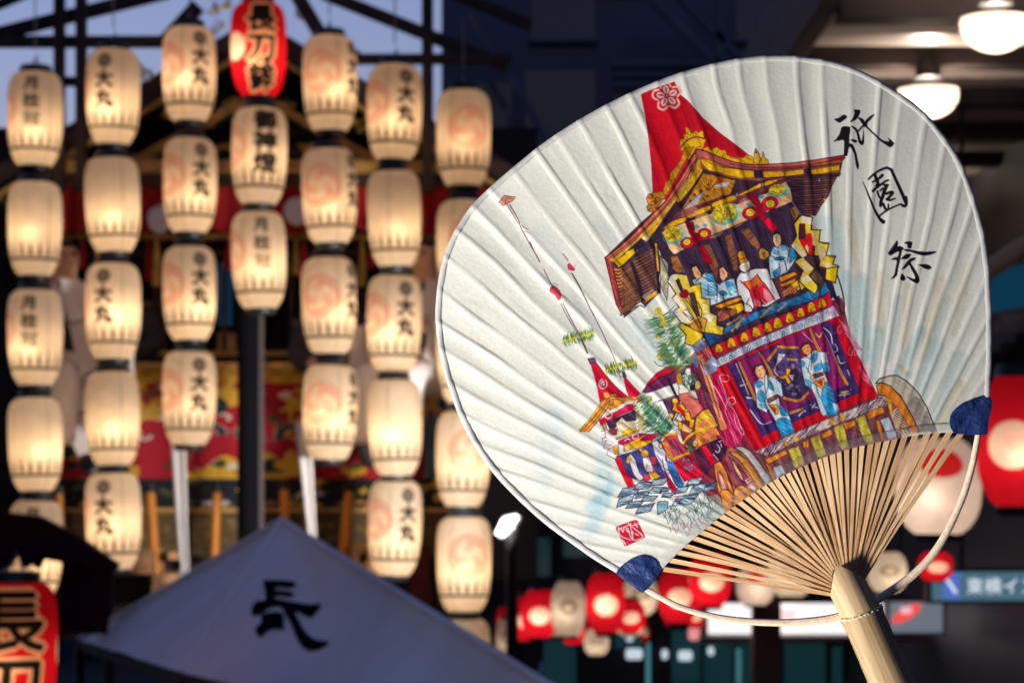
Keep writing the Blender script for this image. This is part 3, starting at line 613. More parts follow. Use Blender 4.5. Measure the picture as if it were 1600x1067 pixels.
# ---------------------------------------------------------------- buildings, arcade and shops on the right
def building(name, label, x0, x1, ytop, Y, depth, m, cat='building'):
    a = at(x0, ytop, Y); b = at(x1, ytop, Y)
    r = empty(name, ((a.x + b.x) / 2, Y, 0), label, cat)
    MB().box((a.x, Y, 0), (b.x, Y + depth, a.z)).build('wall', m, r); return r
nb = building('tall_building', 'dark navy building with louvres and steel stairs behind the fan', 690, 1420, -420, 30, 8, M_navy)
for x0, y0, x1, y1 in ((955, 92, 1130, 104), (960, 112, 1130, 120), (960, 128, 1130, 136), (900, -20, 1010, -8)):
    mb = MB(); pbox(mb, x0, y0, x1, y1, 29.9, .12); mb.build('louvre', M_strut, nb)
for x0, y0, x1, y1 in ((720, 130, 800, 300), (830, -60, 930, 60), (820, 110, 930, 240), (700, 320, 800, 480), (960, 150, 1110, 300), (1150, -60, 1260, 60)):
    mb = MB(); pbox(mb, x0, y0, x1, y1, 29.94, .10); w_ = mb.build('window', M_navy2, nb)
    mb = MB(); pbox(mb, x0 - 4, y1, x1 + 4, y1 + 6, 29.85, .2); mb.build('sill', M_strut, w_)
for a, b, w in (((1000, -20), (1130, 110), 12), ((1045, -20), (1160, 95), 10), ((1125, -40), (1125, 100), 14), ((735, 20), (790, 110), 8), ((800, 120), (858, 230), 9), ((795, 180), (795, 400), 6)):
    mb = MB(); pbar(mb, a, b, 28.5, w, .15); mb.build('stair_strut', M_strut, nb)
tb = building('low_building', 'dark low building beyond the float at the left', -300, 130, 262, 34, 6, M_navy)
building('back_block', 'dark building closing the street behind the float', 120, 700, 330, 36, 6, M_navy)
# behind the viewer and along the sides the street goes on
for nm, x0, x1, y0, y1, h in (('side_block', -16, -8, -30, 9, 13), ('side_block', 9, 16, -30, 34, 12), ('rear_block', -16, 16, -34, -26, 14)):
    tag(MB().box((x0, y0, 0), (x1, y1, h)).build(nm, M_navy), {'side_block': 'plain dark street block left of the square' if x0 < 0 else 'plain dark street block right of the arcade', 'rear_block': 'plain dark street block behind the viewer'}[nm], 'building')

# arcade roof over the pavement
AX0, AX1, AZ = 1.42, 5.2, CZ + 2.25
M_ceil = mat('arcade_ceiling', (.58, .47, .42), .38, var=.25, vscale=1.2, bump=.1, spec=.6)
M_beam = mat('arcade_beam', (.04, .03, .03), .7, var=.2, spec=.15)
ar = empty('arcade', (AX0, 12, 0), 'long covered arcade with ribbed brown ceiling on the right', 'arcade')
MB().box((AX0, 6, AZ), (AX1, 30, AZ + .12)).build('ceiling', M_ceil, ar)
MB().box((AX0 - .10, 6, AZ - .13), (AX0 - .005, 30, AZ + .30)).build('fascia', M_beam, ar, bevel=.01)
y = 7.0; k = 0
while y < 29:
    h = (.17, .07, .11)[k % 3]
    MB().box((AX0, y, AZ - h), (AX1, y + (.16, .10, .3)[k % 3], AZ - .003)).build('ceiling_beam', (M_beam, M_ceil, M_ceil)[k % 3], ar, bevel=.008)
    y += (.38, .30, .47)[k % 3]; k += 1
for yy in (8.2, 15.0, 22.0):
    px = 1.50
    if yy > 10: MB().box((px, yy, 0), (px + .17, yy + .17, AZ)).build('pillar', M_brown, ar, bevel=.01)
MB().box((3.05, 6, 0), (3.2, 30, AZ)).build('shop_wall', mat('arcade_wall', (.045, .04, .045), .5, var=.3, vscale=1), ar)
def globe_lamp(c, label, r=.145):
    t = empty('globe_lamp', c, label, 'lamp', 'globe lamps under the arcade')
    MB().lathe([(r * math.sin(a), -r * math.cos(a) * .80) for a in np.linspace(.001, math.pi * .56, 16)], (0, 0, 0), 28).build('globe', M_lampglass, t, smooth=True, local=True)
    li = bpy.data.lights.new('bulb', 'POINT'); li.energy = 19; li.color = (1, .86, .70); li.shadow_soft_size = .04; lo = bpy.data.objects.new('bulb', li); COL.objects.link(lo); lo.parent = t; lo.location = (0, 0, -.005)
    MB().lathe([(.0, .16), (.05, .16), (.058, .15), (.064, .085), (.07, .078), (.0, .078)], (0, 0, 0), 20).build('cap', M_black, t, smooth=True, local=True)
    MB().tube([(0, 0, .15), (0, 0, AZ - c.z)], .012, 8).build('stem', M_black, t, local=True)
globe_lamp(at(1556, 38, 9.9), 'lit white globe lamp in the upper right corner'); globe_lamp(at(1450, 148, 11.6), 'lit white globe lamp just above the fan'); globe_lamp(at(1362, 330, 15.6), 'lit globe lamp further along the arcade behind the fan'); globe_lamp(at(1830, -250, 8.0), 'lit globe lamp nearest the viewer under the arcade')

# lanterns hung along the arcade
def L2(kind, px, py, w, h, Y, label, watt=None, rz=0.):
    s = w * KK * Y / .304; sz = h * KK * Y / .516
    return lantern(kind, at(px, py, Y), rz, 1., label, 'lanterns hung along the arcade', squash=(s, s, sz), watt=(1.5 if kind == 'redcrest' else .9) * s * s * 1.0 if watt is None else watt, hang=False)
L2('redcrest', 1592, 690, 132, 208, 8.0, 'big red lantern with a white emblem at the right edge', rz=-.35)
L2('pinkcrest', 1466, 760, 134, 152, 9.2, 'big pale lantern with red mark behind the bamboo ribs')
L2('whitecrest', 1386, 893, 62, 64, 12, 'small round lantern with dark crest right of the handle')
L2('redcrest', 1462, 884, 54, 46, 12.5, 'small red lantern right of the bow strip')
L2('whitecrest', 1236, 893, 70, 78, 13, 'cream lantern with dark crest seen through the ribs left of the handle')
L2('redcrest', 1110, 905, 66, 84, 14, 'red lantern seen through the ribs beside the left blue corner'); L2('redcrest', 1060, 930, 64, 86, 14.5, 'red lantern directly under the bow strip'); L2('pinkcrest', 1180, 915, 60, 60, 15, 'pale lantern between two red ones behind the ribs')
for kd, x, y, w, h, Y, lb in (('redcrest', 822, 966, 46, 70, 19, 'red lantern at the left end of the row below the fan'), ('redcrest', 843, 958, 58, 76, 18, 'red lantern with pale disc, second in the row below the fan'), ('whitecrest', 888, 950, 54, 88, 17.5, 'cream lantern with dark crest in the row below the fan'),
                              ('whitecrest', 868, 968, 28, 52, 19.5, 'narrow cream lantern between red ones in the row below the fan'), ('redcrest', 896, 984, 40, 44, 19, 'small red lantern hanging low under the cream one'), ('redcrest', 946, 941, 62, 96, 16.5, 'tallest red lantern of the row, below the blue corner'),
                              ('redcrest', 984, 962, 48, 52, 17.5, 'small red lantern right of the tallest one'), ('whitecrest', 1000, 930, 54, 62, 18, 'cream lantern half behind the left blue corner'), ('whitecrest', 932, 1002, 40, 42, 18.5, 'small round cream lantern lowest of the row'),
                              ('whitecrest', 984, 974, 44, 38, 19.5, 'squat cream lantern below the small red one'), ('whitecrest', 788, 996, 26, 60, 18, 'cream lantern beside the tent roof'), ('redcrest', 786, 968, 20, 40, 18.8, 'thin red lantern above the tent roof'),
                              ('redcrest', 1008, 985, 14, 40, 19.8, 'slim red lantern beside the brown pillar'), ('redcrest', 1046, 962, 16, 34, 19.8, 'slim red lantern right of the brown pillar'), ('redcrest', 1086, 962, 36, 34, 19, 'red lantern above the white sign')):
    L2(kd, x, y, w, h, Y, lb)

# shop row closing the view
SY = 22.0
sh = building('shop_row', 'row of dark shopfronts with teal glass and lit windows', 760, 2100, 700, SY, 5, mat('shop_wall', (.020, .020, .026), .5, var=.4, vscale=.6), 'shops')
M_teal = mat('lit_teal_glass', (.01, .05, .06), .15, emit=(.05, .22, .26), es=.10, var=.3, vscale=.8); M_teal2 = mat('bright_teal_glass', (.02, .1, .12), .15, emit=(.10, .36, .42), es=.55)
M_warm = mat('lit_window', (.3, .3, .3), .3, emit=(.75, .88, 1.0), es=.75)
for x0, y0, x1, y1, m in ((1050, 985, 1095, 1067, M_teal), (1100, 1000, 1180, 1120, M_teal), (1186, 1006, 1216, 1120, M_teal2), (1150, 1012, 1158, 1120, M_teal2), (1386, 1012, 1402, 1120, M_teal), (1010, 1004, 1016, 1120, M_teal2), (1226, 1004, 1290, 1120, M_teal), (1300, 1010, 1316, 1120, M_teal), (1430, 1000, 1462, 1120, M_teal), (1464, 1040, 1474, 1120, M_teal2), (1500, 990, 1560, 1120, M_teal), (960, 985, 1008, 1012, M_teal), (850, 1000, 900, 1120, M_teal), (1300, 880, 1345, 925, M_teal), (800, 840, 860, 900, M_teal), (880, 820, 930, 870, M_teal)):
    mb = MB(); pbox(mb, x0, y0, x1, y1, SY - .05, .06); w_ = mb.build('window', m, sh)
    mb = MB(); pbox(mb, x0 - 5, y0 - 5, x1 + 5, y0 - .5, SY - .10, .12); pbox(mb, x0 - 5, y0 - .3, x0 - .5, y1, SY - .10, .12); mb.build('frame', M_black, w_)
for x0, y0, x1, y1 in ((978, 990, 990, 1002), (978, 1013, 1004, 1030), (1034, 1014, 1044, 1030), (1060, 1016, 1082, 1032), (1106, 1010, 1116, 1024), (1516, 945, 1544, 975), (1566, 948, 1582, 975)):
    mb = MB(); pbox(mb, x0, y0, x1, y1, SY - .16, .05); mb.build('ceiling_light', M_warm, sh, bevel=.03)
mb = MB(); pbox(mb, 1076, 978, 1094, 1000, SY - .2, .05); mb.build('pink_light', mat('pink_light', (.4, .1, .1), .4, emit=(1, .35, .35), es=.8), sh, bevel=.04)
for x in (1200, 1330, 1480, 1565): mb = MB(); pbox(mb, x, 1000, x + 16, 1150, SY - .3, .2); mb.build('mullion', M_brown, sh)

def sign(name, label, x0, y0, x1, y1, Y, face, frame, fr=4, d=.15):
    c = at((x0 + x1) / 2, y1, Y); r = empty(name, c, label, 'sign')
    mb = MB(); pbox(mb, x0, y0, x1, y1, Y, d); mb.build('face', face, r)
    for a in ((x0 - fr, y0 - fr, x1 + fr, y0 - .2), (x0 - fr, y1 + .2, x1 + fr, y1 + fr), (x0 - fr, y0, x0 - .2, y1), (x1 + .2, y0, x1 + fr, y1)):
        mb = MB(); pbox(mb, *a, Y - .03, d + .03); mb.build('frame', frame, r)
    mb = MB()
    for px in (x0 + (x1 - x0) * .2, x0 + (x1 - x0) * .8):
        mb = MB(); a = at(px, y0, Y + d / 2); mb.tube([a, (a.x, a.y, AZ if a.x > AX0 else CZ + .9)], .012, 6); mb.build('hanger', M_black, r)
    return r
M_wsign = mat('lit_white_sign', (.9, .9, .9), .4, emit=(1, .95, .94), es=1.05)
s1 = sign('shop_sign', 'long bright white sign under the ribs with faint red mark', 1106, 942, 1382, 990, 18, M_wsign, M_brown)
mb = MB(); mb.prism([at(x, y, 17.97) for x, y in ((1205, 950), (1245, 950), (1245, 978), (1205, 978))], (0, .02, 0)); mb.build('printed_mark', mat('faint_red_print', (.8, .5, .5), .5, emit=(1, .72, .72), es=1.1), s1)
mb = MB(); pbox(mb, 1096, 994, 1500, 1004, 17.6, .25); mb.build('lower_bar', mat('sign_bar', (.30, .20, .21), .4), s1)
s2 = sign('oval_sign', 'grey lit sign with a red oval emblem right of the handle', 1390, 940, 1474, 988, 16, mat('grey_sign', (.2, .22, .25), .4, emit=(.22, .27, .33), es=.6), M_brown)
c = at(1417, 958, 15.95); mb = MB(); mb.prism([c + Vector((math.cos(t) * .10 * 1.0 * math.cos(.4) + math.sin(t) * .055 * math.sin(.4), 0, math.cos(t) * .10 * math.sin(.4) + math.sin(t) * .055 * math.cos(.4))) for t in np.linspace(0, 2 * math.pi, 28, endpoint=False)], (0, .03, 0)); mb.build('red_oval', mat('red_oval', (.7, .04, .04), .4, emit=(1, .09, .07), es=.9), s2)
mb = MB(); pbox(mb, 1408, 948, 1424, 958, 15.93, .015); mb.build('oval_print', mat('oval_print', (.8, .5, .6), .4, emit=(1, .55, .65), es=.9), s2)
s3 = sign('hotel_sign', 'dark blue grey lit sign with white characters at the right edge', 1456, 893, 1690, 938, 13, mat('blue_sign', (.06, .12, .16), .4, emit=(.075, .16, .22), es=.85), M_black, 5)
def sign_text(parent, s, px, py, size, Y, m, adv):
    for i, ch in enumerate(s):
        mb = MB()
        for f in glyph(ch): mb.add([at(px + i * adv + x * size, py - (y - .38) * size, Y) for x, y in f], [tuple(range(len(f)))])
        mb.build('character', m, parent)
sign_text(s3, '東横イン', 1510, 915, 27, 12.99, mat('lit_lettering', (.8, .85, .9), .4, emit=(.85, .92, 1.0), es=.95), 28)
mb = MB(); pbox(mb, 1474, 895, 1500, 936, 12.985, .012); ic = mb.build('blue_icon', mat('blue_icon', (.05, .1, .4), .4, emit=(.10, .20, .62), es=.75), s3)
mb = MB(); pbar(mb, (1480, 905), (1494, 926), 12.975, 4, .008); mb.build('icon_stroke', bpy.data.materials['lit_lettering'], ic)
# pale bamboo pole, blue awning, dark bundle at the right edge
mb = MB(); mb.tube([at(1500, 452, 8.6), at(1560, 412, 8.6), at(1760, 275, 8.6)], [.035] * 3, 12); tag(mb.build('bamboo_pole', bamboo_material('far_bamboo', (.42, .28, .15), (.60, .42, .25), (8, 8, 8)), smooth=True), 'slanting bamboo pole at the right edge of the fan', 'pole')
mb = MB(); n = 12; vs = []
for j in range(7):
    for i in range(n): p = at(1520 + i * 22, 428 + j * 11 - i * 4, 11 + .05 * math.sin(i * 1.4) + j * .06); vs.append(p)
mb.add(vs, [(j * n + i, j * n + i + 1, (j + 1) * n + i + 1, (j + 1) * n + i) for j in range(6) for i in range(n - 1)]); tag(mb.build('blue_awning', mat('blue_awning', (.03, .30, .52), .5, emit=(.02, .25, .5), es=.12), smooth=True), 'bright blue awning cloth behind the right rim of the fan', 'awning')  # awning cloth carries a faint added glow
mb = MB(); n = 10; vs = []
for j in range(9):
    for i in range(n): vs.append(at(1515 + i * 24, 496 + j * 13, 11.4 + .12 * math.sin(i * .9 + j * .8)))
mb.add(vs, [(j * n + i, j * n + i + 1, (j + 1) * n + i + 1, (j + 1) * n + i) for j in range(8) for i in range(n - 1)]); tag(mb.build('dark_drape', mat('maroon_drape', (.10, .05, .055), .7, var=.6, vscale=3, col2=(.16, .15, .20)), smooth=True), 'dark maroon and grey drape under the blue awning', 'drape')
# flood lamp beside the last lantern column, blue folded banner by the tent
FLY = 11.8
fl_ = empty('flood_lamp', at(797, 830, FLY), 'blinding white flood lamp beside the lanterns left of the fan', 'lamp')
mb = MB(); mb.prism([at(x, y, FLY) for x, y in ((778, 830), (788, 812), (806, 804), (812, 808), (798, 822), (785, 835))], (0, .05, 0)); mb.build('lamp_face', mat('flood_face', (.9, .9, .9), .4, emit=(1, .98, .96), es=.85), fl_)
mb = MB(); mb.prism([at(x, y, FLY + .06) for x, y in ((774, 834), (785, 809), (808, 800), (817, 808), (801, 826), (785, 840))], (0, .12, 0)); mb.build('housing', M_black, fl_)
mb = MB(); a = at(800, 850, FLY + .12); mb.tube([(a.x, a.y, 0), (a.x, a.y, a.z + .1)], .03, 8); mb.build('stand', M_black, fl_)
li = bpy.data.lights.new('flood_beam', 'SPOT'); li.energy = 290; li.color = (1, .95, .88); li.spot_size = math.radians(95); li.spot_blend = .6; li.shadow_soft_size = .08
lo = bpy.data.objects.new('flood_beam', li); COL.objects.link(lo); lo.parent = fl_; lo.location = Vector((-.05, -.12, .03))
lo.rotation_euler = (at(330, 640, 14.3) - (fl_.location + lo.location)).to_track_quat('-Z', 'Y').to_euler()
mb = MB(); a = at(846, 1030, 14.0); mb.lathe([(.003, 0), (.02, -.05), (.05, -.35), (.07, -.7), (.075, -1.2), (.06, -1.7), (.02, -1.72)], a, 16); tag(mb.build('folded_parasol', mat('blue_fabric', (.03, .12, .42), .6, emit=(.03, .12, .42), es=.0), smooth=True), 'narrow folded blue parasol right of the grey tent', 'parasol')
# ---------------------------------------------------------------- the print on the fan (flat print: colours only)
PX0, PY0, PW, PH, SS = 664, 66, 904, 880, 2          # sheet area in print units, 2x oversampled

def paint_sheet():
    rs = np.random.RandomState(7)
    H, Wd = PH * SS, PW * SS
    cv = np.empty((H, Wd, 3), np.float32)
    cv[:] = (246, 245, 236)

    def noise(shape, cell):
        h, w = shape
        g = rs.rand(int(h / cell) + 3, int(w / cell) + 3).astype(np.float32)
        y = np.arange(h) / cell; x = np.arange(w) / cell
        yi = y.astype(int); xi = x.astype(int)
        fy = (y - yi)[:, None]; fx = (x - xi)[None, :]
        fy = fy * fy * (3 - 2 * fy); fx = fx * fx * (3 - 2 * fx)
        a = g[yi][:, xi]; b = g[yi][:, xi + 1]; c = g[yi + 1][:, xi]; d = g[yi + 1][:, xi + 1]
        return (a * (1 - fx) + b * fx) * (1 - fy) + (c * (1 - fx) + d * fx) * fy
    N1 = noise((H, Wd), 26) * .5 + noise((H, Wd), 9) * .3 + noise((H, Wd), 3) * .2 - .5
    N2 = noise((H, Wd), 60) * .5 + noise((H, Wd), 14) * .5 - .5
    GR = noise((H, Wd), 2) - .5
    yy, xx = np.mgrid[0:H, 0:Wd].astype(np.float32)
    pu, pv = xx * .86 + yy * .5, -xx * .5 + yy * .86          # pencil grain, strokes down to the right
    gq = rs.rand(128, 128).astype(np.float32); qi = (pu / 22).astype(int) % 128; qj = (pv / 2.6).astype(int) % 128
    N3 = gq[qj, qi] - .5
    T = dict(A=(980, 100, 5.929), B=(1140, 200, 7.115), C=(930, 260, 7.115), D=(930, 380, 7.115), E=(1040, 300, 7.115),
             F=(1040, 420, 7.115), G=(1180, 320, 8.894), H=(1180, 420, 7.115), I=(1080, 520, 7.115), J=(1220, 500, 8.894),
             K=(1260, 570, 6.468), L=(1080, 620, 7.115), M=(900, 560, 8.894), N=(920, 640, 7.115), O=(1000, 560, 8.894),
             Q=(940, 720, 7.115), R=(1290, 160, 11.858), S=(1330, 255, 11.858), U=(1370, 360, 11.858),
             V=(770, 290, 8.894), X=(850, 400, 8.894), P=(0, 0, 1.0))

    def tr(t, s):
        x0, y0, k = T[t]
        v = np.array([float(a) for a in s.replace(',', ' ').split()], np.float32).reshape(-1, 2) if isinstance(s, str) else np.array(s, np.float32)
        return (np.stack([x0 + v[:, 0] / k, y0 + v[:, 1] / k], 1) - (PX0, PY0)) * SS

    def smooth(p, closed, n=6):
        m = len(p); out = []
        for i in range(m if closed else m - 1):
            if closed:
                a, b, c, d = p[i - 1], p[i], p[(i + 1) % m], p[(i + 2) % m]
            else:
                a, b, c, d = p[max(i - 1, 0)], p[i], p[i + 1], p[min(i + 2, m - 1)]
            for j in range(n):
                t = j / n
                out.append(.5 * (2 * b + (c - a) * t + (2 * a - 5 * b + 4 * c - d) * t * t + (3 * b - a - 3 * c + d) * t ** 3))
        if not closed: out.append(p[-1])
        return np.array(out, np.float32)

    def box(p, pad):
        x0 = max(int(p[:, 0].min() - pad), 0); x1 = min(int(p[:, 0].max() + pad) + 2, Wd)
        y0 = max(int(p[:, 1].min() - pad), 0); y1 = min(int(p[:, 1].max() + pad) + 2, H)
        return x0, x1, y0, y1

    def mask(p):
        x0, x1, y0, y1 = box(p, 1)
        if x1 <= x0 or y1 <= y0: return None
        xs = np.arange(x0, x1, dtype=np.float32)[None, :]; ys = np.arange(y0, y1, dtype=np.float32)[:, None]
        m = np.zeros((y1 - y0, x1 - x0), bool); n = len(p)
        for i in range(n):
            ax, ay = p[i - 1]; bx, by = p[i]
            if ay == by: continue
            c = ((ay > ys) != (by > ys)) & (xs < (bx - ax) * (ys - ay) / (by - ay) + ax)
            m ^= c
        return m, (x0, x1, y0, y1)

    def mix(sl, col, a, tex, grain):
        col = np.array(col, np.float32)
        x0, x1, y0, y1 = sl
        v = 1 + tex * (N1[y0:y1, x0:x1, None] * 1.7 + N3[y0:y1, x0:x1, None] * 1.0) + grain * GR[y0:y1, x0:x1, None]
        a = a[..., None]
        cv[y0:y1, x0:x1] = cv[y0:y1, x0:x1] * (1 - a) + np.clip(col * v, 0, 255) * a

    def F(t, s, col, sm=False, a=1., tex=.22, grain=.12, ln=None, lw=1.0):
        p = tr(t, s)
        if sm: p = smooth(p, True)
        r = mask(p)
        if r is None: return
        m, sl = r
        mix(sl, col, m.astype(np.float32) * a, tex, grain)
        if ln is not None: stroke(np.vstack([p, p[:1]]), ln, lw, lw)
        elif tex > .07 and a > .75: stroke(np.vstack([p, p[:1]]), np.array(col) * .38 + np.array((14, 4, 16)), .7, .7, .55)

    def stroke(p, col, w0, w1, a=1., soft=0.7):
        w0 *= SS; w1 *= SS
        pad = max(w0, w1) + 2 * soft * SS
        n = len(p) - 1
        for c0 in range(0, n, 6):                       # chunks keep the boxes small
            q = p[c0:c0 + 7]
            if len(q) < 2: break
            x0, x1, y0, y1 = box(q, pad)
            if x1 <= x0 or y1 <= y0: continue
            xs = np.arange(x0, x1, dtype=np.float32)[None, :]; ys = np.arange(y0, y1, dtype=np.float32)[:, None]
            al = np.zeros((y1 - y0, x1 - x0), np.float32)
            for i in range(len(q) - 1):
                ax, ay = q[i]; bx, by = q[i + 1]
                dx, dy = bx - ax, by - ay; l2 = dx * dx + dy * dy + 1e-6
                t = np.clip(((xs - ax) * dx + (ys - ay) * dy) / l2, 0, 1)
                d = np.hypot(xs - ax - t * dx, ys - ay - t * dy)
                w = (w0 + (w1 - w0) * ((c0 + i + t) / max(n, 1))) * .5
                al = np.maximum(al, np.clip((w - d) / (soft * SS) + .5, 0, 1))
            mix((x0, x1, y0, y1), col, al * a, .12, .1)

    def Ln(t, s, col, w0=1.1, w1=None, sm=True, a=1., soft=.7):
        p = tr(t, s)
        if sm and len(p) > 2: p = smooth(p, False, 5)
        stroke(p, col, w0, w0 if w1 is None else w1, a, soft)

    def El(t, x, y, rx, ry, col, rot=0, ln=None, lw=.9, n=20, a=1., a0=0, a1=2 * math.pi, fill=True):
        k = T[t][2]; c, s_ = math.cos(rot), math.sin(rot)
        th = np.linspace(a0, a1, n, endpoint=(a1 - a0) < 6.2)
        v = np.stack([x + rx * np.cos(th) * c - ry * np.sin(th) * s_, y + rx * np.cos(th) * s_ + ry * np.sin(th) * c], 1)
        if fill: F(t, v, col, a=a)
        if ln is not None:
            p = tr(t, v); stroke(np.vstack([p, p[:1]]) if (a1 - a0) > 6.2 else p, ln, lw, lw)

    def hatch(t, s, col, ang, gap, w=.7, a=.8, jit=.35, brk=.25):
        p = tr(t, s); r = mask(p)
        if r is None: return
        m, (x0, x1, y0, y1) = r
        xs = np.arange(x0, x1, dtype=np.float32)[None, :]; ys = np.arange(y0, y1, dtype=np.float32)[:, None]
        u = (xs * -math.sin(ang) + ys * math.cos(ang)) / SS; v = (xs * math.cos(ang) + ys * math.sin(ang)) / SS
        u = u + N2[y0:y1, x0:x1] * gap * 1.2
        ph = u / gap; idx = np.floor(ph); f = np.abs(ph - idx - .5) * gap
        rnd = np.abs(np.modf(np.sin(idx * 12.9898) * 43758.5)[0])
        on = np.clip((w * (.5 + rnd) * .5 - f) / .5 + .5, 0, 1)
        gate = np.clip(np.sin(v / (6 + 9 * rnd) + rnd * 40) * 2 + (1 - 2 * brk) * 2, 0, 1)
        mix((x0, x1, y0, y1), col, on * gate * m * a, .1, .1)

    INK = (44, 26, 48); BRN = (98, 54, 58); DK = (62, 42, 66); RED = (200, 8, 40); DRED = (150, 8, 44); GOLD = (232, 176, 28)
    ORG = (226, 132, 52); YEL = (246, 204, 58); CRM = (244, 222, 170); ROSE = (206, 116, 100); PUR = (132, 34, 98); NVY = (66, 44, 104)
    BLU = (74, 162, 208); LBL = (218, 232, 238); WHT = (240, 238, 240); GRN = (52, 116, 82); PNK = (236, 196, 190); MAR = (120, 30, 60)
    SAL = (232, 140, 112); TAN = (214, 168, 122); GRY = (186, 180, 172)

    # --- watercolour washes on the paper
    wash = [('1278,330 1262,420', 30, .10), ('1300,350 1318,470', 30, .20), ('1345,440 1352,560', 26, .26), ('1300,470 1330,600', 22, .22), ('1322,430 1338,540', 14, .2),
            ('1372,520 1362,590', 22, .22), ('1405,470 1388,560', 18, .14), ('1440,520 1392,600', 20, .24), ('1462,540 1430,640', 26, .2), ('1480,470 1452,560', 16, .12),
            ('1498,560 1462,650', 24, .16), ('1350,600 1362,640', 14, .16), ('1420,585 1400,600', 12, .2)]
    for s, w, a in wash:
        Ln('P', s, (140, 184, 192), w, w * .7, a=min(a * 1.5, .6), soft=w * .35)
    for s, w, a in [('1330,350 1342,430', 14, .14), ('1375,430 1378,520', 14, .14), ('1420,450 1410,540', 16, .14), ('1470,440 1440,560', 18, .14), ('1500,600 1470,660', 16, .18),
                    ('1408,572 1415,585', 8, .35), ('1508,420 1490,520', 20, .1), ('1300,300 1310,350', 14, .08)]:
        Ln('P', s, (206, 172, 122), w, w * .6, a=a * 1.6, soft=w * .4)
    for s, w, a in [('860,650 850,760', 34, .13), ('880,640 872,700', 30, .1), ('945,700 930,830', 26, .26), ('960,760 920,790', 18, .3), ('940,790 915,830', 26, .24), ('955,740 950,790', 12, .3),
                    ('985,440 1010,470', 26, .12), ('940,350 970,380', 24, .1), ('1000,510 1030,560', 30, .14), ('850,360 880,420', 26, .08), ('900,470 930,500', 26, .08), ('980,500 1010,540', 40, .08)]:
        Ln('P', s, (140, 190, 212), w, w * .7, a=a, soft=w * .5)
    Ln('P', '938,744 950,748', (70, 150, 180), 4, 1, a=.4, soft=2); Ln('P', '944,770 952,775', (70, 150, 180), 6, 2, a=.35, soft=3)

    # --- spears / thin poles upper left
    F('V', '85,240 165,140 318,165 300,190 280,215 200,250 140,290 105,240', (238, 168, 140), tex=.15)
    Ln('V', '85,242 165,142 318,165', MAR, 1.2, sm=False); Ln('V', '105,240 140,288 185,262 175,200 200,175 300,192', (140, 50, 60), .9, sm=False); Ln('V', '205,252 280,214', MAR, 1)
    for s, w0, w1 in [('200,265 330,490 375,525', 1, .9), ('240,275 330,430 378,525', 1.6, .8), ('370,530 420,640 520,820 600,960 655,1060', 1.1, 1.6), ('520,790 570,900', 1.6, 1),
                      ('405,555 450,595 490,612', 1.2, .6), ('425,655 460,640 520,672', .9, .5), ('975,950 1050,1040', 1.2, .7)]:
        Ln('V', s, (98, 40, 62), w0, w1)
    Ln('X', '0,190 110,410', (110, 60, 76), 1.3, 1); F('X', '80,490 115,415 165,440 235,520 230,600 195,610 150,540', (206, 70, 88), sm=True)
    for s in ['130,380 205,402', '165,415 225,490', '240,545 340,600', '85,490 130,420', '135,515 200,600', '200,500 235,520']:
        Ln('X', s, (110, 50, 70), .8, .5)
    F('X', '330,130 360,105 400,150 430,180 415,205 345,190', (214, 66, 92), sm=True); Ln('X', '290,10 340,90', (190, 110, 120), .8); Ln('X', '405,165 450,125', (170, 90, 100), .6)
    Ln('X', '390,245 470,380 600,640 690,820 815,1065', (66, 34, 44), 1.9, .9)
    Ln('X', '240,660 300,800 460,1065', (110, 66, 86), 1.1); Ln('X', '265,655 350,830 480,1065', (96, 50, 72), 1.2)
    Ln('P', '905,520 918,552', (84, 50, 70), 2.6, 2.2); Ln('P', '941,519 960,560 968,580', (100, 60, 76), 1.0)

    # --- red spire of the great float
    F('P', '1002,148 1012,143 1054,128 1064,149 1074,157 1098,184 1125,208 1149,226 1171,243 1172,256 1120,258 1090,250 1062,292 1048,312 1021,312 1018,258 1014,220 1009,184', RED, tex=.1)
    F('P', '945,403 1000,350 1045,310 1072,268 1088,236 1120,252 1160,262 1205,264 1318,247 1312,276 1245,284 1262,320 1240,318 1150,330 1052,358 1030,374 1022,396 1000,440 962,470', (66, 40, 56), tex=.2)
    F('P', '1078,562 1110,520 1180,500 1316,466 1332,540 1374,622 1410,690 1330,712 1230,756 1150,810 1106,776 1078,740 1060,660 1100,640', (140, 50, 66), tex=.25)
    F('P', '1062,150 1074,157 1098,184 1125,208 1149,226 1171,243 1120,236 1092,205 1070,180', (176, 6, 38), tex=.12, a=.7)
    Ln('P', '1066,168 1078,200', DRED, 3, 2, soft=2); Ln('P', '1022,265 1034,302', (160, 4, 34), 3, soft=2)
    for q in range(5):
        an = -1.75 + q * 1.257; c_, s_ = math.cos(an), math.sin(an)
        El('A', 372 + 62 * c_, 300 + 62 * s_, 40, 30, (236, 190, 182), an); El('A', 372 + 58 * c_, 300 + 58 * s_, 26, 5, RED, an)
        Ln('A', [(372 + 96 * math.cos(an + .5), 300 + 96 * math.sin(an + .5)), (372 + 128 * math.cos(an + .25), 300 + 128 * math.sin(an + .25)), (372 + 134 * c_, 300 + 134 * s_), (372 + 128 * math.cos(an - .25), 300 + 128 * math.sin(an - .25)), (372 + 96 * math.cos(an - .5), 300 + 96 * math.sin(an - .5))], (236, 190, 182), 3.4)
    El('A', 372, 298, 20, 20, RED); El('A', 372, 298, 11, 11, (240, 130, 140))

    # --- gold crest ornament on the ridge
    F('A', '490,740 500,700 530,690 525,660 550,650 540,590 570,600 600,640 640,620 660,640 700,620 715,690 735,710 715,740 700,790 640,800 600,870 560,880 540,820 500,800', GOLD, sm=True, ln=(120, 66, 30), lw=.9)
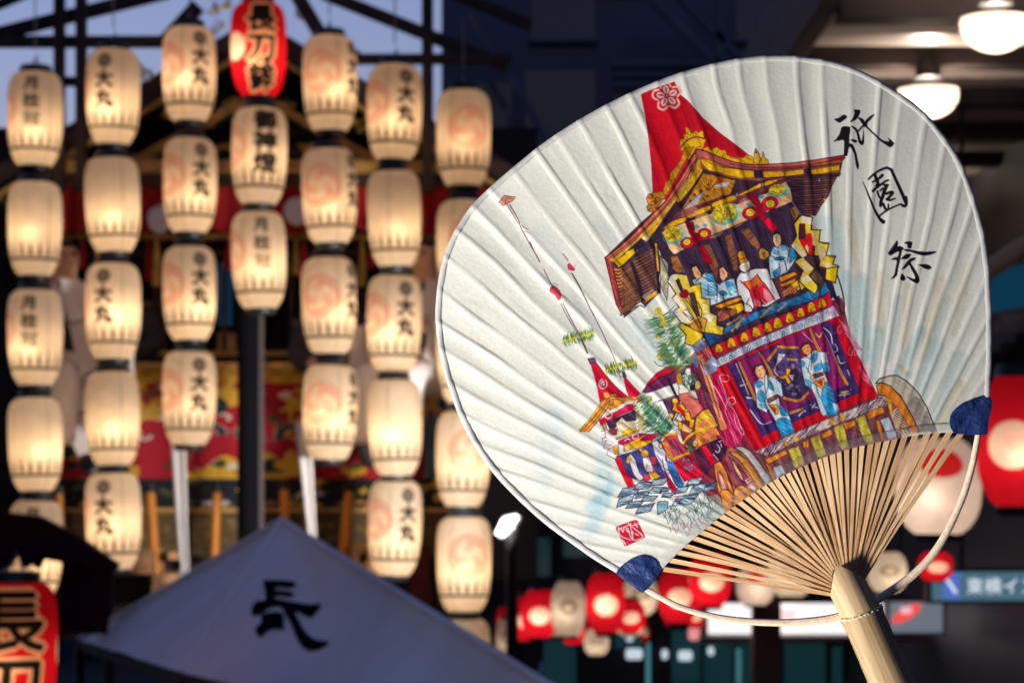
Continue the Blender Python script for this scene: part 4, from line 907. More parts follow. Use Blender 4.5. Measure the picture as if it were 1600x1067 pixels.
    Ln('A', '500,775 560,710 640,680 710,695', (110, 40, 60), 2.2); Ln('A', '560,740 590,800 570,850', (120, 70, 20), 1.1); Ln('A', '600,640 620,670', (120, 60, 40), 1); Ln('A', '640,780 690,760', (120, 60, 30), 1)
    for x, y in [(575, 645), (625, 655), (545, 690)]: El('A', x, y, 16, 16, (244, 190, 40), ln=(130, 70, 30), lw=.7)
    F('A', '700,790 750,770 780,800 830,770 870,800 910,800 930,850 1000,870 1080,870 1110,840 1160,860 1180,930 1080,930 900,890 760,840', GOLD, ln=(120, 60, 40), lw=.8)
    for s in ['730,800 780,840', '790,800 810,850', '830,830 850,800', '900,830 880,870', '960,870 1060,890', '1100,870 1150,890']: Ln('A', s, (130, 70, 20), 1)
    F('B', '270,390 275,280 290,230 330,290 345,340 350,370 375,270 390,330 430,360 440,400 350,410', (240, 186, 30), ln=(110, 60, 50), lw=.9)
    F('B', '275,285 290,230 312,285', (150, 110, 110)); F('B', '365,300 375,270 388,312', (150, 110, 110)); Ln('B', '345,345 330,395', (110, 60, 30), 1); Ln('B', '400,345 395,400', (150, 90, 20), .8)
    # left ridge ornaments
    F('P', '1020,302 1010,310 1014,322 1012,330 1020,332 1026,326 1034,316 1048,296 1058,276 1070,254 1085,230 1070,232 1064,250 1056,262 1048,270 1046,282 1040,286 1036,300 1030,300', (196, 136, 30), ln=(110, 50, 50), lw=.9)
    for x, y in [(1016, 307), (1021, 318), (1015, 324), (1024, 328), (1028, 312)]: El('P', x, y, 4.2, 3.6, (176, 110, 50), ln=(96, 44, 46), lw=1)
    for s in ['1050,268 1056,290', '1058,256 1066,272', '1066,248 1072,258', '1036,300 1042,312', '1042,284 1048,300', '1074,236 1080,244']: Ln('P', s, (120, 66, 30), 1.1)

    # --- dark interior of the upper floor
    F('P', '1024,372 1050,352 1130,325 1240,290 1262,320 1268,345 1272,375 1300,440 1316,500 1312,462 1290,470 1200,500 1118,545 1090,520 1062,470 1040,420', DK, tex=.25, grain=.25)
    hatch('P', '1050,380 1240,300 1280,360 1290,440 1200,480 1110,520 1060,450', (34, 22, 44), 1.15, 3, 1.2, .6)
    hatch('P', '1050,380 1240,300 1280,360 1290,440 1200,480 1110,520 1060,450', (104, 82, 104), 1.2, 4.1, .7, .5)
    for s in ['660,490 730,470 800,760 800,880 760,880 700,660', '830,430 930,400 1060,600 1030,640 960,590', '400,590 500,590 590,830 570,1000 520,900']:
        F('E', s, (150, 92, 64), tex=.2); hatch('E', s, INK, -.5, 2.3, .9, .75)
    F('E', '60,720 130,715 215,890 130,900 80,850', (176, 120, 60)); hatch('E', '60,720 130,715 215,890 130,900 80,850', INK, -1.1, 2.2, .9, .8)
    F('G', '480,60 560,20 610,130 560,220 520,160', (196, 140, 50)); hatch('G', '480,40 560,20 610,130 560,220 500,160', INK, 1.2, 2.4, 1.3, .85)

    # --- roof: underside thatch, left
    F('C', '150,1040 280,1000 490,800 720,690 690,760 720,1067 725,1150 690,1400 560,1560 500,1500 330,1680 290,1610 200,1260', DK, tex=.3)
    F('D', '190,260 280,290 400,200 640,60 700,330 700,560 560,690 500,650 330,810 300,740', (104, 68, 62), tex=.3, grain=.2)
    for i in range(17):
        y0 = 300 + i * 27
        Ln('D', [(280, y0 + 60), (360, y0 + 10), (440 + (i % 3) * 10, y0 - 40)], (196, 128, 62) if i % 3 else (226, 158, 70), 1.7, .8, a=.8)
        Ln('D', [(285, y0 + 74), (370, y0 + 24), (480, y0 - 36)], INK, 1.4, .9)
    for i in range(14):
        y0 = 130 + i * 38
        Ln('D', [(450, y0 + 40), (540, y0 - 10), (640, y0 - 60)], (176, 110, 62) if i % 2 else (120, 84, 80), 1.8, .8, a=.85)
        Ln('D', [(450, y0 + 58), (550, y0 + 8), (660, y0 - 50)], INK, 1.6, .9)
    F('D', '390,215 420,210 500,420 550,640 520,660 470,470', INK, tex=.1); F('D', '640,60 670,60 705,330 735,560 700,560 680,330', (40, 26, 50), tex=.1)
    F('D', '560,600 690,520 690,575 560,660', (222, 170, 60)); F('D', '520,600 560,560 660,500 560,640', (196, 170, 176), a=.6)
    for i in range(11): Ln('D', [(200 + i * 10, 290 + i * 40), (265 + i * 6, 300 + i * 36), (300 + i * 2, 270 + i * 38)], (232, 150, 60) if i < 6 else (150, 90, 60), 2.2, 1.2)
    for i in range(11): Ln('D', [(195 + i * 10, 310 + i * 40), (270 + i * 6, 322 + i * 36), (310 + i * 2, 288 + i * 38)], INK, 1.1, .9)
    F('D', '115,180 190,190 280,620 295,750 270,740 230,660', (206, 82, 70)); hatch('D', '115,180 190,190 280,620 295,750 230,660', (92, 30, 48), 1.33, 2.4, 1.1, .9); Ln('D', '115,180 235,680 300,800', INK, 1.3, sm=False)
    Ln('D', '320,825 500,690 545,715 690,570', INK, 1.5, sm=False); Ln('D', '190,205 290,700', INK, 1.2, sm=False)
    F('D', '205,205 330,130 340,100 480,40 490,75 290,260 265,275', (236, 186, 20), ln=INK, lw=.9)
    F('D', '660,0 690,0 715,320 690,320 680,190', (240, 168, 40), ln=INK, lw=.7)
    F('D', '720,140 810,220 815,460 800,640 730,480', (206, 196, 170), ln=INK, lw=.9); hatch('D', '730,160 800,230 800,600 735,460', (120, 110, 60), -1.2, 3, 1.1, .8); Ln('D', '735,160 805,340 800,420', (70, 120, 120), 1.4)

    # --- eaves: left slope
    F('C', '110,1020 290,880 470,710 640,530 790,380 900,210 1010,40 1060,-60 1110,-130 1210,-60 1150,30 960,260 800,480 560,720 330,900 180,1050', (216, 120, 92), tex=.15)
    F('C', '150,1040 330,900 560,700 760,490 930,270 1080,50 1130,-60 1190,-80 1160,20 960,300 820,500 600,740 400,900 250,1040 200,1067', (224, 166, 72), tex=.2)
    Ln('C', '110,1020 290,880 470,710 640,530 790,380 900,210 1010,40 1060,-60', (104, 22, 44), 2.2); Ln('C', '150,1030 330,890 540,700 720,510 880,310 1020,90 1075,-20', (120, 40, 50), 1.3)
    Ln('C', '200,1020 420,840 600,660 760,490 920,280 1090,30', INK, 1.2); Ln('C', '820,440 960,260 1120,20', (90, 50, 40), .9)
    F('C', '510,795 700,640 760,560 820,505 830,545 770,640 640,750 570,840', (230, 172, 36), sm=False); F('C', '510,800 600,740 615,800 570,840', (240, 214, 160))
    F('C', '905,380 1010,230 1100,80 1190,-10 1195,60 1080,230 960,380 915,410', (224, 176, 44)); Ln('C', '980,300 1010,250 1030,280', (120, 130, 40), 1.6); Ln('C', '1050,200 1080,170', (110, 130, 40), 1.6); Ln('C', '1130,70 1160,40', (120, 90, 20), 1.2)
    F('C', '820,500 905,385 925,415 830,570 740,700 690,760 640,760', (48, 32, 56), tex=.1)
    F('C', '430,880 510,800 570,850 440,960', (48, 32, 56), tex=.1)
    Ln('C', '740,720 860,560 980,390 1100,230 1200,60 1210,40 1423,100', (60, 26, 48), 2.6, sm=False)
    # gable interior
    F('C', '940,520 1020,390 1110,240 1205,80 1423,130 1560,160 1500,330 1423,330 1180,420', (206, 142, 40), tex=.35)
    for i in range(9): Ln('C', [(1245 + i * 4, 270), (1165 + i * 33, 150 - (i % 3) * 18)], (100, 56, 30), 1.1, .7)
    F('C', '930,520 1100,340 1230,270 1140,420', (198, 186, 190)); Ln('C', '960,500 1080,380 1200,280', (110, 70, 80), 1.2)
    F('C', '1320,220 1423,180 1500,170 1480,230 1380,240', (216, 206, 200)); F('C', '1360,120 1410,110 1430,180 1350,200', (186, 80, 30))
    for x, y in [(1110, 320), (1180, 275), (1260, 205), (1060, 390), (1330, 260), (1250, 330)]: El('C', x, y, 12, 12, (110, 60, 40))
    hatch('C', '1150,420 1240,280 1423,240 1500,330 1300,380', (110, 60, 24), .9, 2.6, 1.2, .7); hatch('C', '960,480 1100,250 1200,180 1180,270', (130, 60, 30), 2.1, 3, 1.1, .6)

    # --- eaves: right slope
    F('P', '1088,232 1100,243 1120,252 1150,260 1180,263 1205,263 1260,257 1320,243 1321,248 1313,256 1313,268 1313,275 1240,281 1190,283 1160,282 1130,275 1100,264 1086,262', (150, 84, 66), tex=.15)
    F('B', '-180,470 -100,440 0,450 130,470 270,475 275,550 140,560 0,530 -100,500 -250,430', (232, 178, 30)); F('B', '370,490 600,490 610,540 380,558', (232, 170, 34)); F('B', '620,490 820,465 825,515 625,540', (236, 180, 36))
    F('B', '900,470 1220,420 1225,470 910,530', (238, 186, 34)); hatch('B', '900,470 1220,420 1225,470 910,530', (150, 100, 20), 1.3, 5, 1, .6)
    F('A', '670,880 780,900 900,960 900,1010 760,990 700,930', (234, 180, 36)); F('A', '640,930 670,880 690,960 640,1040', (228, 170, 40))
    F('B', '275,470 365,480 375,560 280,560', (44, 26, 56), tex=.1); F('B', '830,460 895,455 905,530 835,540', (44, 26, 56), tex=.1)
    F('A', '630,790 700,800 850,860 1000,910 1150,935 1423,930 1423,965 1150,970 950,950 780,900 660,850', (196, 100, 92), tex=.12); Ln('A', '640,790 720,810 860,865 1010,915 1150,935 1423,930', (96, 24, 48), 1.8)
    F('B', '430,405 700,390 1000,350 1275,305 1285,335 1000,395 700,435 450,440', (206, 104, 92), tex=.12); F('B', '1130,330 1275,303 1285,335 1130,375', (190, 40, 54))
    F('B', '850,420 1245,350 1250,400 870,450', (196, 110, 60)); hatch('B', '850,420 1245,350 1250,400 870,450', (110, 50, 40), -.17, 2, .9, .7)
    for s, w in [('440,405 720,388 1000,350 1280,303', 1.3), ('0,400 200,435 450,440 720,430 1000,392 1285,335', 1.4), ('0,440 200,470 460,468 850,440 1240,395', 1.6), ('380,560 620,545 850,525 1240,510', 1.6)]: Ln('B', s, (74, 22, 46), w)
    Ln('A', '640,800 590,880 520,1000 480,1067', (110, 30, 50), 3.2); Ln('A', '655,860 600,960 560,1067', INK, 1.4); Ln('A', '668,865 620,960 585,1067', (120, 70, 30), 1); Ln('A', '670,880 780,925 900,965', (110, 60, 30), 1)
    # right thatch
    F('B', '590,560 900,530 1240,505 1200,540 1165,600 1130,680 1100,760 1060,820 1010,880 960,975 820,980 780,960 720,850 660,700', (66, 40, 52), tex=.25)
    for i in range(16):
        y = 560 + i * 26; xr = 1190 - i * 14; xl = 640 + i * 13
        Ln('B', [(xl, y + 12), ((xl + xr) / 2, y + 10), (xr, y - 6)], (176, 104, 78) if i % 2 else (122, 74, 66), 1.2, 2.0, a=.75)
        Ln('B', [(xl, y + 24), ((xl + xr) / 2, y + 22), (xr - 10, y + 6)], (34, 20, 38), 1.6, 1.6)
        El('B', xr - 20, y - 2, 16, 9, (196, 120, 84), ln=INK, lw=.8)
    hatch('B', '640,600 820,580 840,960 780,950 700,800', (30, 18, 40), 0, 2.2, 1.3, .85)
    F('B', '1040,790 1080,790 1060,830', (240, 200, 60)); Ln('B', '650,680 700,820 790,960', (120, 110, 150), 1.8)
    # bar under the gable
    F('P', '1048,350 1130,324 1240,283 1232,280 1120,310 1060,332 1035,356', (110, 52, 60), tex=.15)
    for s in ['750,690 850,620 1000,570 995,620 800,690', '1040,540 1260,440 1270,490 1070,570', '1310,410 1480,350 1560,330 1560,380 1330,455']: F('C', s, (236, 178, 34), sm=True, ln=(80, 40, 30), lw=.8)
    for s in ['100,750 330,625 350,640 340,665 110,760', '400,600 540,575 520,600 400,650', '-60,790 60,750 70,790 0,820 -60,840']: F('B', s, (238, 176, 36), sm=True, ln=(80, 40, 30), lw=.8)
    for x, y in [(85, 745), (370, 635), (1000, 585)]: El('B', x, y, 16, 24, (150, 140, 180), ln=INK, lw=.8)
    Ln('B', '-100,790 100,700 380,590 600,545', (70, 26, 50), 1.8); Ln('C', '730,720 870,580 1200,440 1423,330', (80, 30, 50), 1.6, sm=False)

    # --- flowered valance
    F('P', '1034,364 1052,355 1130,328 1200,302 1228,284 1236,300 1238,316 1170,344 1100,374 1053,399 1046,390', (238, 200, 160), tex=.2)
    for x, y, rx, ry, c in [(1078, 332, 14, 9, (236, 150, 120)), (1115, 365, 16, 7, (236, 160, 110)), (1164, 318, 10, 8, (230, 140, 120)), (1225, 312, 14, 6, (232, 160, 110)), (1098, 340, 12, 6, (240, 190, 120)),
                            (1062, 386, 12, 7, (236, 170, 130)), (1150, 350, 14, 5, (240, 170, 90)), (1212, 318, 8, 6, (236, 130, 120))]: El('P', x, y, rx, ry, c, -.3, a=.55)
    for t, x, y, rx, ry in [('E', 640, 240, 120, 100), ('E', 80, 470, 105, 85), ('B', 530, 690, 95, 60), ('B', 0, 930, 80, 90)]:
        El(t, x + 26, y + 14, rx * 1.3, ry * 1.2, (170, 214, 214), -.2, a=.7); El(t, x + 6, y + 26, rx * 1.1, ry * 1.05, (70, 160, 160), -.2, a=.6); El(t, x, y, rx, ry, (244, 214, 60), -.2)
        for i in range(16):
            q = rs.rand() * 6.28; r = rs.rand() ** .5
            El(t, x + rx * .9 * r * math.cos(q), y + ry * .9 * r * math.sin(q), 12 + 10 * rs.rand(), 10, (250, 226, 130) if i % 2 else (226, 180, 40), q, ln=(120, 96, 30), lw=.7, n=9)
    for t, x, y in [('E', 350, 390), ('E', 440, 375), ('E', 1070, 50), ('E', 920, 140), ('E', 550, 470), ('B', 350, 770), ('B', 215, 860), ('B', 620, 740)]: El(t, x, y, 32, 20, (70, 150, 170), .3, a=.75, n=9)
    Ln('P', '1034,364 1046,390 1053,399 1100,374 1170,344 1238,316', INK, 1.3, sm=False)
    # ribbons with bows
    F('E', '215,330 310,335 330,420 300,500 270,480', DRED); F('E', '915,40 1010,10 1060,130 1040,180 980,150', DRED)
    F('E', '365,610 420,600 500,740 515,790 490,800 440,790', (200, 8, 48), ln=(90, 10, 30), lw=.8); F('E', '1080,320 1150,290 1240,390 1240,410 1200,445 1150,420', (206, 10, 50), ln=(90, 10, 30), lw=.8)
    for x, y, rx, ry, r, x2, y2 in [(240, 570, 75, 62, -.3, 238, 560), (432, 470, 76, 66, -.3, 430, 468), (950, 235, 95, 72, -.2, 945, 232), (1160, 130, 92, 76, -.3, 1165, 135)]:
        El('E', x, y, rx, ry, (196, 14, 60), r, ln=(100, 6, 34), lw=.9); El('E', x2, y2, rx * .58, ry * .6, (242, 208, 60), r, ln=(120, 30, 30), lw=.9); El('E', x2, y2, rx * .2, ry * .2, (250, 226, 110), r, ln=(150, 120, 30), lw=.6)
    El('E', 335, 520, 50, 70, (160, 4, 40), -.2); El('E', 1070, 190, 62, 60, (160, 4, 40), -.2); El('E', 1080, 280, 36, 50, (176, 8, 46), -.4)
    hatch('E', '290,460 390,460 380,600 300,590', (110, 0, 30), .6, 2, .8, .6); hatch('E', '1010,140 1130,150 1120,250 1030,240', (110, 0, 30), .6, 2, .8, .6)

    # --- musicians on the upper floor
    F('F', '300,130 400,90 440,50 520,60 560,160 600,180 640,150 760,110 800,270 830,300 500,410 400,330', (206, 224, 234), tex=.25)
    F('F', '440,60 520,50 560,150 470,150', BLU, tex=.4); F('F', '480,170 570,180 570,290 480,290', (130, 190, 220), tex=.5); F('F', '400,150 460,140 470,300 420,320', (120, 180, 216), tex=.6, a=.7)
    F('F', '660,160 740,130 790,260 720,300', (120, 186, 220), tex=.6, a=.8); El('F', 640, 275, 46, 32, (50, 130, 180), .2, n=9); El('F', 710, 170, 46, 26, (60, 150, 200), .4, n=9)
    for s in ['400,90 480,120 560,160', '560,160 575,290 480,295', '470,170 475,290', '580,180 570,380', '640,270 650,350', '800,280 820,290', '330,150 380,110']: Ln('F', s, (40, 36, 66), 1.1)
    F('E', '290,850 340,820 390,900 400,940 360,980 320,940', (242, 186, 130), ln=INK, lw=.8); F('E', '600,860 640,830 690,900 690,940 640,1000 605,950', (246, 190, 150), ln=INK, lw=.8)
    F('E', '290,850 270,800 330,790 380,860 340,822', INK); F('E', '590,850 620,810 680,850 695,910 640,832', (60, 34, 50)); Ln('E', '640,880 655,930', (200, 90, 50), 1.2); Ln('E', '350,890 375,930', (200, 90, 50), 1.2)
    F('F', '790,120 830,50 900,30 1000,0 1130,0 1200,150 1280,330 1240,350 1130,420 980,430 960,480 880,480 870,370 800,280', WHT, tex=.08, ln=(60, 40, 70), lw=1)
    F('E', '820,840 850,790 930,770 940,840 900,900 850,880', (240, 220, 206)); F('E', '805,700 820,660 870,660 895,730 920,770 830,795', (232, 160, 34), ln=(90, 50, 30), lw=1); Ln('E', '815,760 900,735', (120, 70, 20), 1.2); Ln('E', '835,880 880,905 930,870', INK, 1.6); Ln('E', '910,930 960,840', (90, 60, 90), 1)
    F('F', '850,150 950,130 1020,60 1080,150 1110,170 1210,340 1120,390 1060,330 1075,420 990,440 930,250', (222, 40, 62), tex=.3); F('F', '880,160 960,130 1020,70 1070,160 1080,200 1010,180 940,240', (232, 110, 52), tex=.25)
    F('F', '1090,210 1150,260 1200,340 1140,380 1090,300', (244, 190, 196), a=.7, tex=.2); F('F', '970,400 1000,330 1060,390 1060,420', (244, 180, 190), a=.7); F('F', '1030,250 1060,340 1110,400 1080,400 1070,420', (120, 20, 50))
    for s in ['1020,60 1080,150 1110,175 1215,340', '850,150 930,250 990,440', '1020,180 1000,250', '930,330 900,400', '870,380 950,420 970,490', '830,130 850,160']: Ln('F', s, (60, 20, 50), 1.2)
    F('G', '70,610 110,600 190,660 200,710 140,770 70,750 50,680', (204, 156, 66), ln=INK, lw=1); Ln('G', '90,680 150,670', INK, 1); Ln('G', '130,660 120,730', INK, .8)
    F('G', '250,590 350,560 430,560 470,600 520,590 590,710 560,780 450,940 220,1040 200,900 190,760', (196, 214, 226), tex=.2, ln=INK, lw=1.1); F('G', '470,600 520,600 590,720 480,820', (54, 130, 180), tex=.4); F('G', '350,560 430,570 440,620 380,640', (110, 180, 220))
    F('G', '250,600 320,650 340,700 260,690', (110, 180, 216), tex=.4); El('G', 340, 750, 80, 30, (36, 110, 160), -.1, n=9); F('G', '240,940 330,870 340,980 270,1030', (46, 126, 176), tex=.6); F('G', '330,800 400,790 440,900 350,980', (234, 240, 246))
    for s in ['425,565 465,680 450,800', '470,600 480,680', '220,710 330,760 400,770 430,840 440,930', '330,810 350,900 350,960', '320,640 325,680']: Ln('G', s, INK, 1.1)
    F('G', '250,430 300,400 350,420 365,480 360,540 320,610 290,590 250,510', (244, 204, 160), ln=INK, lw=.9); F('G', '240,440 260,390 320,380 370,440 375,500 350,425 300,404', (50, 30, 54)); Ln('G', '300,440 325,430', INK, .9); Ln('G', '300,460 295,510', (150, 90, 60), .8)
    # drums, gilded boxes along the rail
    F('F', '500,420 700,330 840,300 880,460 780,510 650,560 580,640 520,520', (70, 40, 50), tex=.2); F('F', '550,420 700,360 830,320 850,345 620,440', (238, 150, 30), tex=.25); F('F', '660,430 850,380 875,450 800,500 790,450', (240, 186, 30)); F('F', '590,490 780,440 790,490 700,550 590,590', (150, 60, 70), tex=.5)
    hatch('F', '560,480 800,430 800,500 600,600', (230, 190, 60), -.8, 3, 1, .7); F('F', '870,500 920,480 940,510 870,550', (220, 40, 70))
    F('H', '190,130 490,10 520,150 300,330 250,220', (84, 50, 50), tex=.2); F('H', '270,100 430,40 470,60 290,150', (240, 150, 34), tex=.2); F('H', '280,180 450,110 440,150 300,200', (236, 140, 30)); F('H', '400,180 470,130 540,190 480,240', (226, 186, 30)); F('H', '310,230 490,190 450,250 320,310', (150, 50, 66), tex=.5); hatch('H', '300,220 500,180 450,270 310,310', (236, 190, 70), -.7, 3.4, 1.2, .8)
    # blue rail cloth
    F('P', '1126,520 1180,488 1240,468 1290,440 1296,462 1240,478 1180,500 1120,528 1108,540 1100,528', (44, 108, 156), tex=.5)
    F('P', '1180,488 1240,466 1296,446 1298,458 1220,480 1176,500 1130,520 1134,512', (50, 116, 166), tex=.5); F('P', '1100,520 1128,524 1120,532 1106,545', (40, 80, 130), tex=.4)
    for s, c in [('740,690 830,580 890,520', (236, 190, 140)), ('690,620 780,570 850,520', (226, 196, 130)), ('1060,540 1160,440 1240,370', (238, 200, 120)), ('1250,470 1330,400 1380,370', (206, 210, 190)), ('790,660 860,560', (240, 200, 160))]: Ln('F', s, c, 3.2, 1.4); Ln('F', s, (60, 50, 60), .8)
    Ln('P', '1296,400 1312,440 1319,470 1319,491', INK, 2.4, 2); F('P', '1292,420 1300,440 1316,490 1320,494 1306,470 1292,448', (40, 34, 60))

    # --- zig-zag paper streamers
    zz = [('F', '30,150 60,70 120,55 240,70 280,200 390,160 405,330 495,340 500,490 575,520 570,630 650,650 640,745 440,710 420,712 330,680 250,625 170,600 85,480 150,430 75,330 115,280'),
          ('F', '170,600 140,640 230,740 215,830 370,885 415,810 415,720 330,680')]
    F(*zz[0], (246, 214, 90), tex=.12, ln=INK, lw=1.7); F(*zz[1], (246, 200, 50), tex=.12, ln=INK, lw=1.7)
    F('F', '30,150 60,80 110,60 190,250 150,270 100,210', (250, 240, 220), tex=.04); F('F', '75,330 130,290 240,440 200,450 100,370', (250, 232, 214), tex=.04); F('F', '85,480 140,440 280,600 190,600', (250, 234, 220), tex=.04); F('F', '190,480 240,450 310,560 280,580', (246, 236, 236), ln=INK, lw=.9)
    F('F', '280,205 385,165 400,320 340,330 330,250', (250, 210, 40), tex=.1); F('F', '405,510 490,500 560,530 520,580 450,620 460,560', (248, 230, 190)); F('F', '330,360 410,390 490,360 480,500 400,500 410,420', (248, 224, 130), ln=None); F('F', '470,640 560,650 640,665 632,735 480,705', (250, 214, 80))
    F('F', '110,130 150,110 200,240 170,260', (66, 40, 30)); F('F', '260,270 320,260 390,540 350,530 290,400', (90, 56, 50)); F('F', '250,625 400,540 465,565 430,710 330,690', (226, 160, 60), tex=.2, ln=INK, lw=1); hatch('F', '260,625 390,550 420,690 330,680', INK, 1.0, 2.4, .9, .7)
    for s in ['215,320 330,500 410,660', '240,300 360,560 400,660', '300,280 390,430', '330,420 400,450 400,540', '190,480 310,570']: Ln('F', s, INK, 1.2)
    El('F', 215, 280, 44, 50, (150, 6, 40), .3); El('F', 180, 290, 24, 30, (180, 10, 50))
    F('G', '640,150 800,180 775,350 910,355 890,520 1030,535 990,710 1120,715 1080,830 1160,850 1120,1067 970,1010 990,885 890,860 910,720 820,705 830,580 800,560 700,470 690,270 620,270 610,460 730,690 700,760 820,890 760,990 800,1067 640,1200 600,1067 670,920 545,790 700,700 500,570 580,430 540,270', (246, 206, 60), tex=.14, ln=INK, lw=1.7)
    F('G', '650,155 790,185 780,270 640,260', (246, 226, 196), tex=.06); F('G', '810,400 860,410 840,580 800,560', (238, 220, 170), tex=.06); F('G', '500,570 570,530 720,700 660,740', (242, 224, 190), tex=.06); F('G', '850,560 960,600 990,700 910,790', (236, 206, 170), tex=.08); F('G', '920,780 1070,840 1060,890 990,880', (248, 226, 190), tex=.06); F('G', '620,800 700,770 820,890 700,960', (246, 214, 150), tex=.08)
    F('G', '620,265 690,265 700,400 680,470 650,440', (96, 30, 50)); F('G', '610,480 720,470 700,410 780,400 800,500 800,570 790,700 740,690 650,560', (206, 10, 40), tex=.2); F('G', '690,590 720,550 750,600 740,680', (216, 200, 170))
    F('G', '680,740 740,690 820,720 880,860 990,1067 900,1000 830,890', (76, 50, 60), ln=INK, lw=1.2); F('G', '750,980 830,890 960,1067 900,1200 820,1067', (120, 86, 60), tex=.3, ln=INK, lw=1.2); Ln('G', '800,700 860,850 980,1067', INK, 2)
    F('H', '480,130 590,80 700,190 690,240 665,285 590,230 540,190', (250, 212, 60), tex=.1, ln=INK, lw=1.5); F('H', '500,110 590,70 640,130 540,170', (250, 236, 190), tex=.05); F('H', '790,0 920,-20 895,160 780,120', (246, 204, 40), tex=.12, ln=INK, lw=1.5); F('H', '610,80 690,0 760,100 720,190', (120, 90, 70), ln=INK, lw=1.2); Ln('H', '690,0 780,130 850,260', INK, 2.2)
    for x, y in [(920, 330), (1025, 520), (1120, 710), (1165, 850)]: Ln('G', [(x - 90, y + 22), (x + 12, y + 20)], INK, 1.1)

    # --- red rail with gilded studs, wave band
    F('P', '1108,545 1180,510 1240,486 1296,458 1302,476 1240,500 1180,526 1112,558', (196, 10, 54), tex=.15); Ln('P', '1108,543 1180,508 1240,484 1296,457', INK, 1.2)
    F('P', '1080,556 1108,540 1114,560 1098,574 1092,568', (226, 120, 90)); hatch('P', '1084,552 1110,540 1114,562 1094,572', (80, 20, 60), 1.2, 3.4, 1.6, .8); F('P', '1082,540 1096,528 1104,540 1090,560', (100, 110, 150), tex=.5, a=.8)
    for t, x, y, r in [('F', 595, 885, 40), ('F', 735, 825, 46), ('F', 880, 762, 44), ('F', 1010, 705, 46), ('F', 1138, 655, 46), ('F', 1252, 608, 50), ('F', 1385, 545, 46), ('H', 510, 490, 42), ('H', 630, 430, 46), ('H', 748, 385, 44)]:
        F(t, [(x - r * .8, y + r * 1.1), (x - r * .95, y), (x - r * .6, y - r * 1.05), (x, y - r * 1.25), (x + r * .6, y - r * .8), (x + r, y + r * .3), (x + r * 1.0, y + r * .8)], (238, 176, 30), sm=True, ln=(96, 40, 30), lw=.8); El(t, x - r * .1, y + r * .6, r * .3, r * .25, (170, 110, 20), a=.8)
    F('P', '1118,562 1180,532 1240,506 1302,478 1312,494 1240,520 1185,542 1122,574', (226, 226, 232), tex=.08)
    for i in range(14):
        u = i / 13; cx, cy = 1124 + u * 178, 572 - u * 80
        for r in (4, 7.5, 11):
            El('P', cx, cy, r, r, WHT, ln=(92, 108, 158), lw=1.2, fill=False, a0=math.pi * (1.05 if i % 2 else .75), a1=math.pi * (1.75 if i % 2 else 1.5), n=10)
    F('P', '1290,484 1302,477 1312,493 1300,498', (214, 170, 206), a=.7); Ln('P', '1118,562 1180,532 1240,506 1302,478', (60, 50, 90), 1); Ln('P', '1122,575 1185,544 1240,522 1312,494', (60, 26, 70), 1.1)

    # --- red body with the brocade panel
    F('P', '1118,576 1185,545 1240,522 1312,494 1330,540 1350,580 1372,618 1340,630 1290,655 1230,678 1186,706 1170,690 1140,640', RED, tex=.12)
    for s in ['1322,520 1352,580 1366,616', '1340,590 1350,630', '1305,650 1300,660', '1256,660 1268,676', '1150,650 1182,704', '1140,620 1165,670', '1198,676 1208,694', '1316,640 1312,650', '1142,600 1160,640']: Ln('P', s, DRED, 3, 2, a=.7, soft=1.6)
    F('P', '1136,570 1292,506 1345,612 1285,640 1190,682', NVY, tex=.25)
    F('I', '510,320 960,180 1423,0 1560,-60 1700,350 1423,690 1100,880 880,990 780,1000', PUR, tex=.12)
    F('J', '0,300 300,180 560,80 740,500 920,900 700,1000 400,1060 0,1060', (140, 36, 102), tex=.12)
    F('J', '560,60 600,40 690,20 730,60 940,600 1110,1000 960,1040 820,1050 790,1000 930,960 920,880 800,640', (70, 44, 104), tex=.25)
    for s in [('I', '430,350 500,340 640,640 720,760 790,990 760,1040 700,960')]: F(*s, (70, 48, 106), tex=.25)
    for t, x, y, rx, ry in [('I', 480, 400, 30, 45), ('I', 530, 500, 44, 50), ('I', 560, 610, 40, 40), ('I', 600, 690, 36, 44), ('I', 690, 850, 22, 60), ('J', 640, 130, 44, 30), ('J', 700, 260, 40, 60), ('J', 790, 430, 40, 40), ('J', 860, 620, 46, 50)]: El(t, x, y, rx, ry, (54, 34, 88), .4, n=10)
    for t, s in [('I', '500,345 590,560 640,690'), ('I', '550,590 620,570'), ('I', '620,720 700,730'), ('I', '660,860 780,1010 890,990'), ('J', '600,110 690,190 720,330'), ('J', '760,340 790,420 740,450'), ('J', '790,500 830,600 890,590'), ('J', '930,700 960,780'), ('J', '880,1010 960,1000 980,960'), ('I', '1200,920 1260,870 1340,870'), ('I', '1330,800 1370,850')]: Ln(t, s, (214, 206, 222), 2.4, 1.2)
    F('K', '0,440 110,370 150,440 0,520', (60, 40, 92), tex=.3); F('K', '300,320 430,270 520,220 550,280 320,360', (64, 42, 96), tex=.3)
    for s in ['90,390 60,440', '60,420 140,440', '330,310 440,290', '380,300 390,320']: Ln('K', s, (206, 200, 214), 1.6)
    # central dark brocade vignette
    F('I', '840,310 960,180 1180,170 1240,300 1320,650 1200,750 1040,720 1000,560 880,440', (78, 60, 108), tex=.55); F('I', '1000,560 1160,380 1280,560 1300,650 1200,740 1040,710', (60, 46, 84), tex=.5)
    for x, y in [(1080, 620), (1140, 680), (1060, 460), (1180, 600), (1110, 590), (1000, 440), (1220, 420)]: El('I', x, y, 30, 20, (156, 140, 170), rs.rand() * 3, n=8, a=.6)
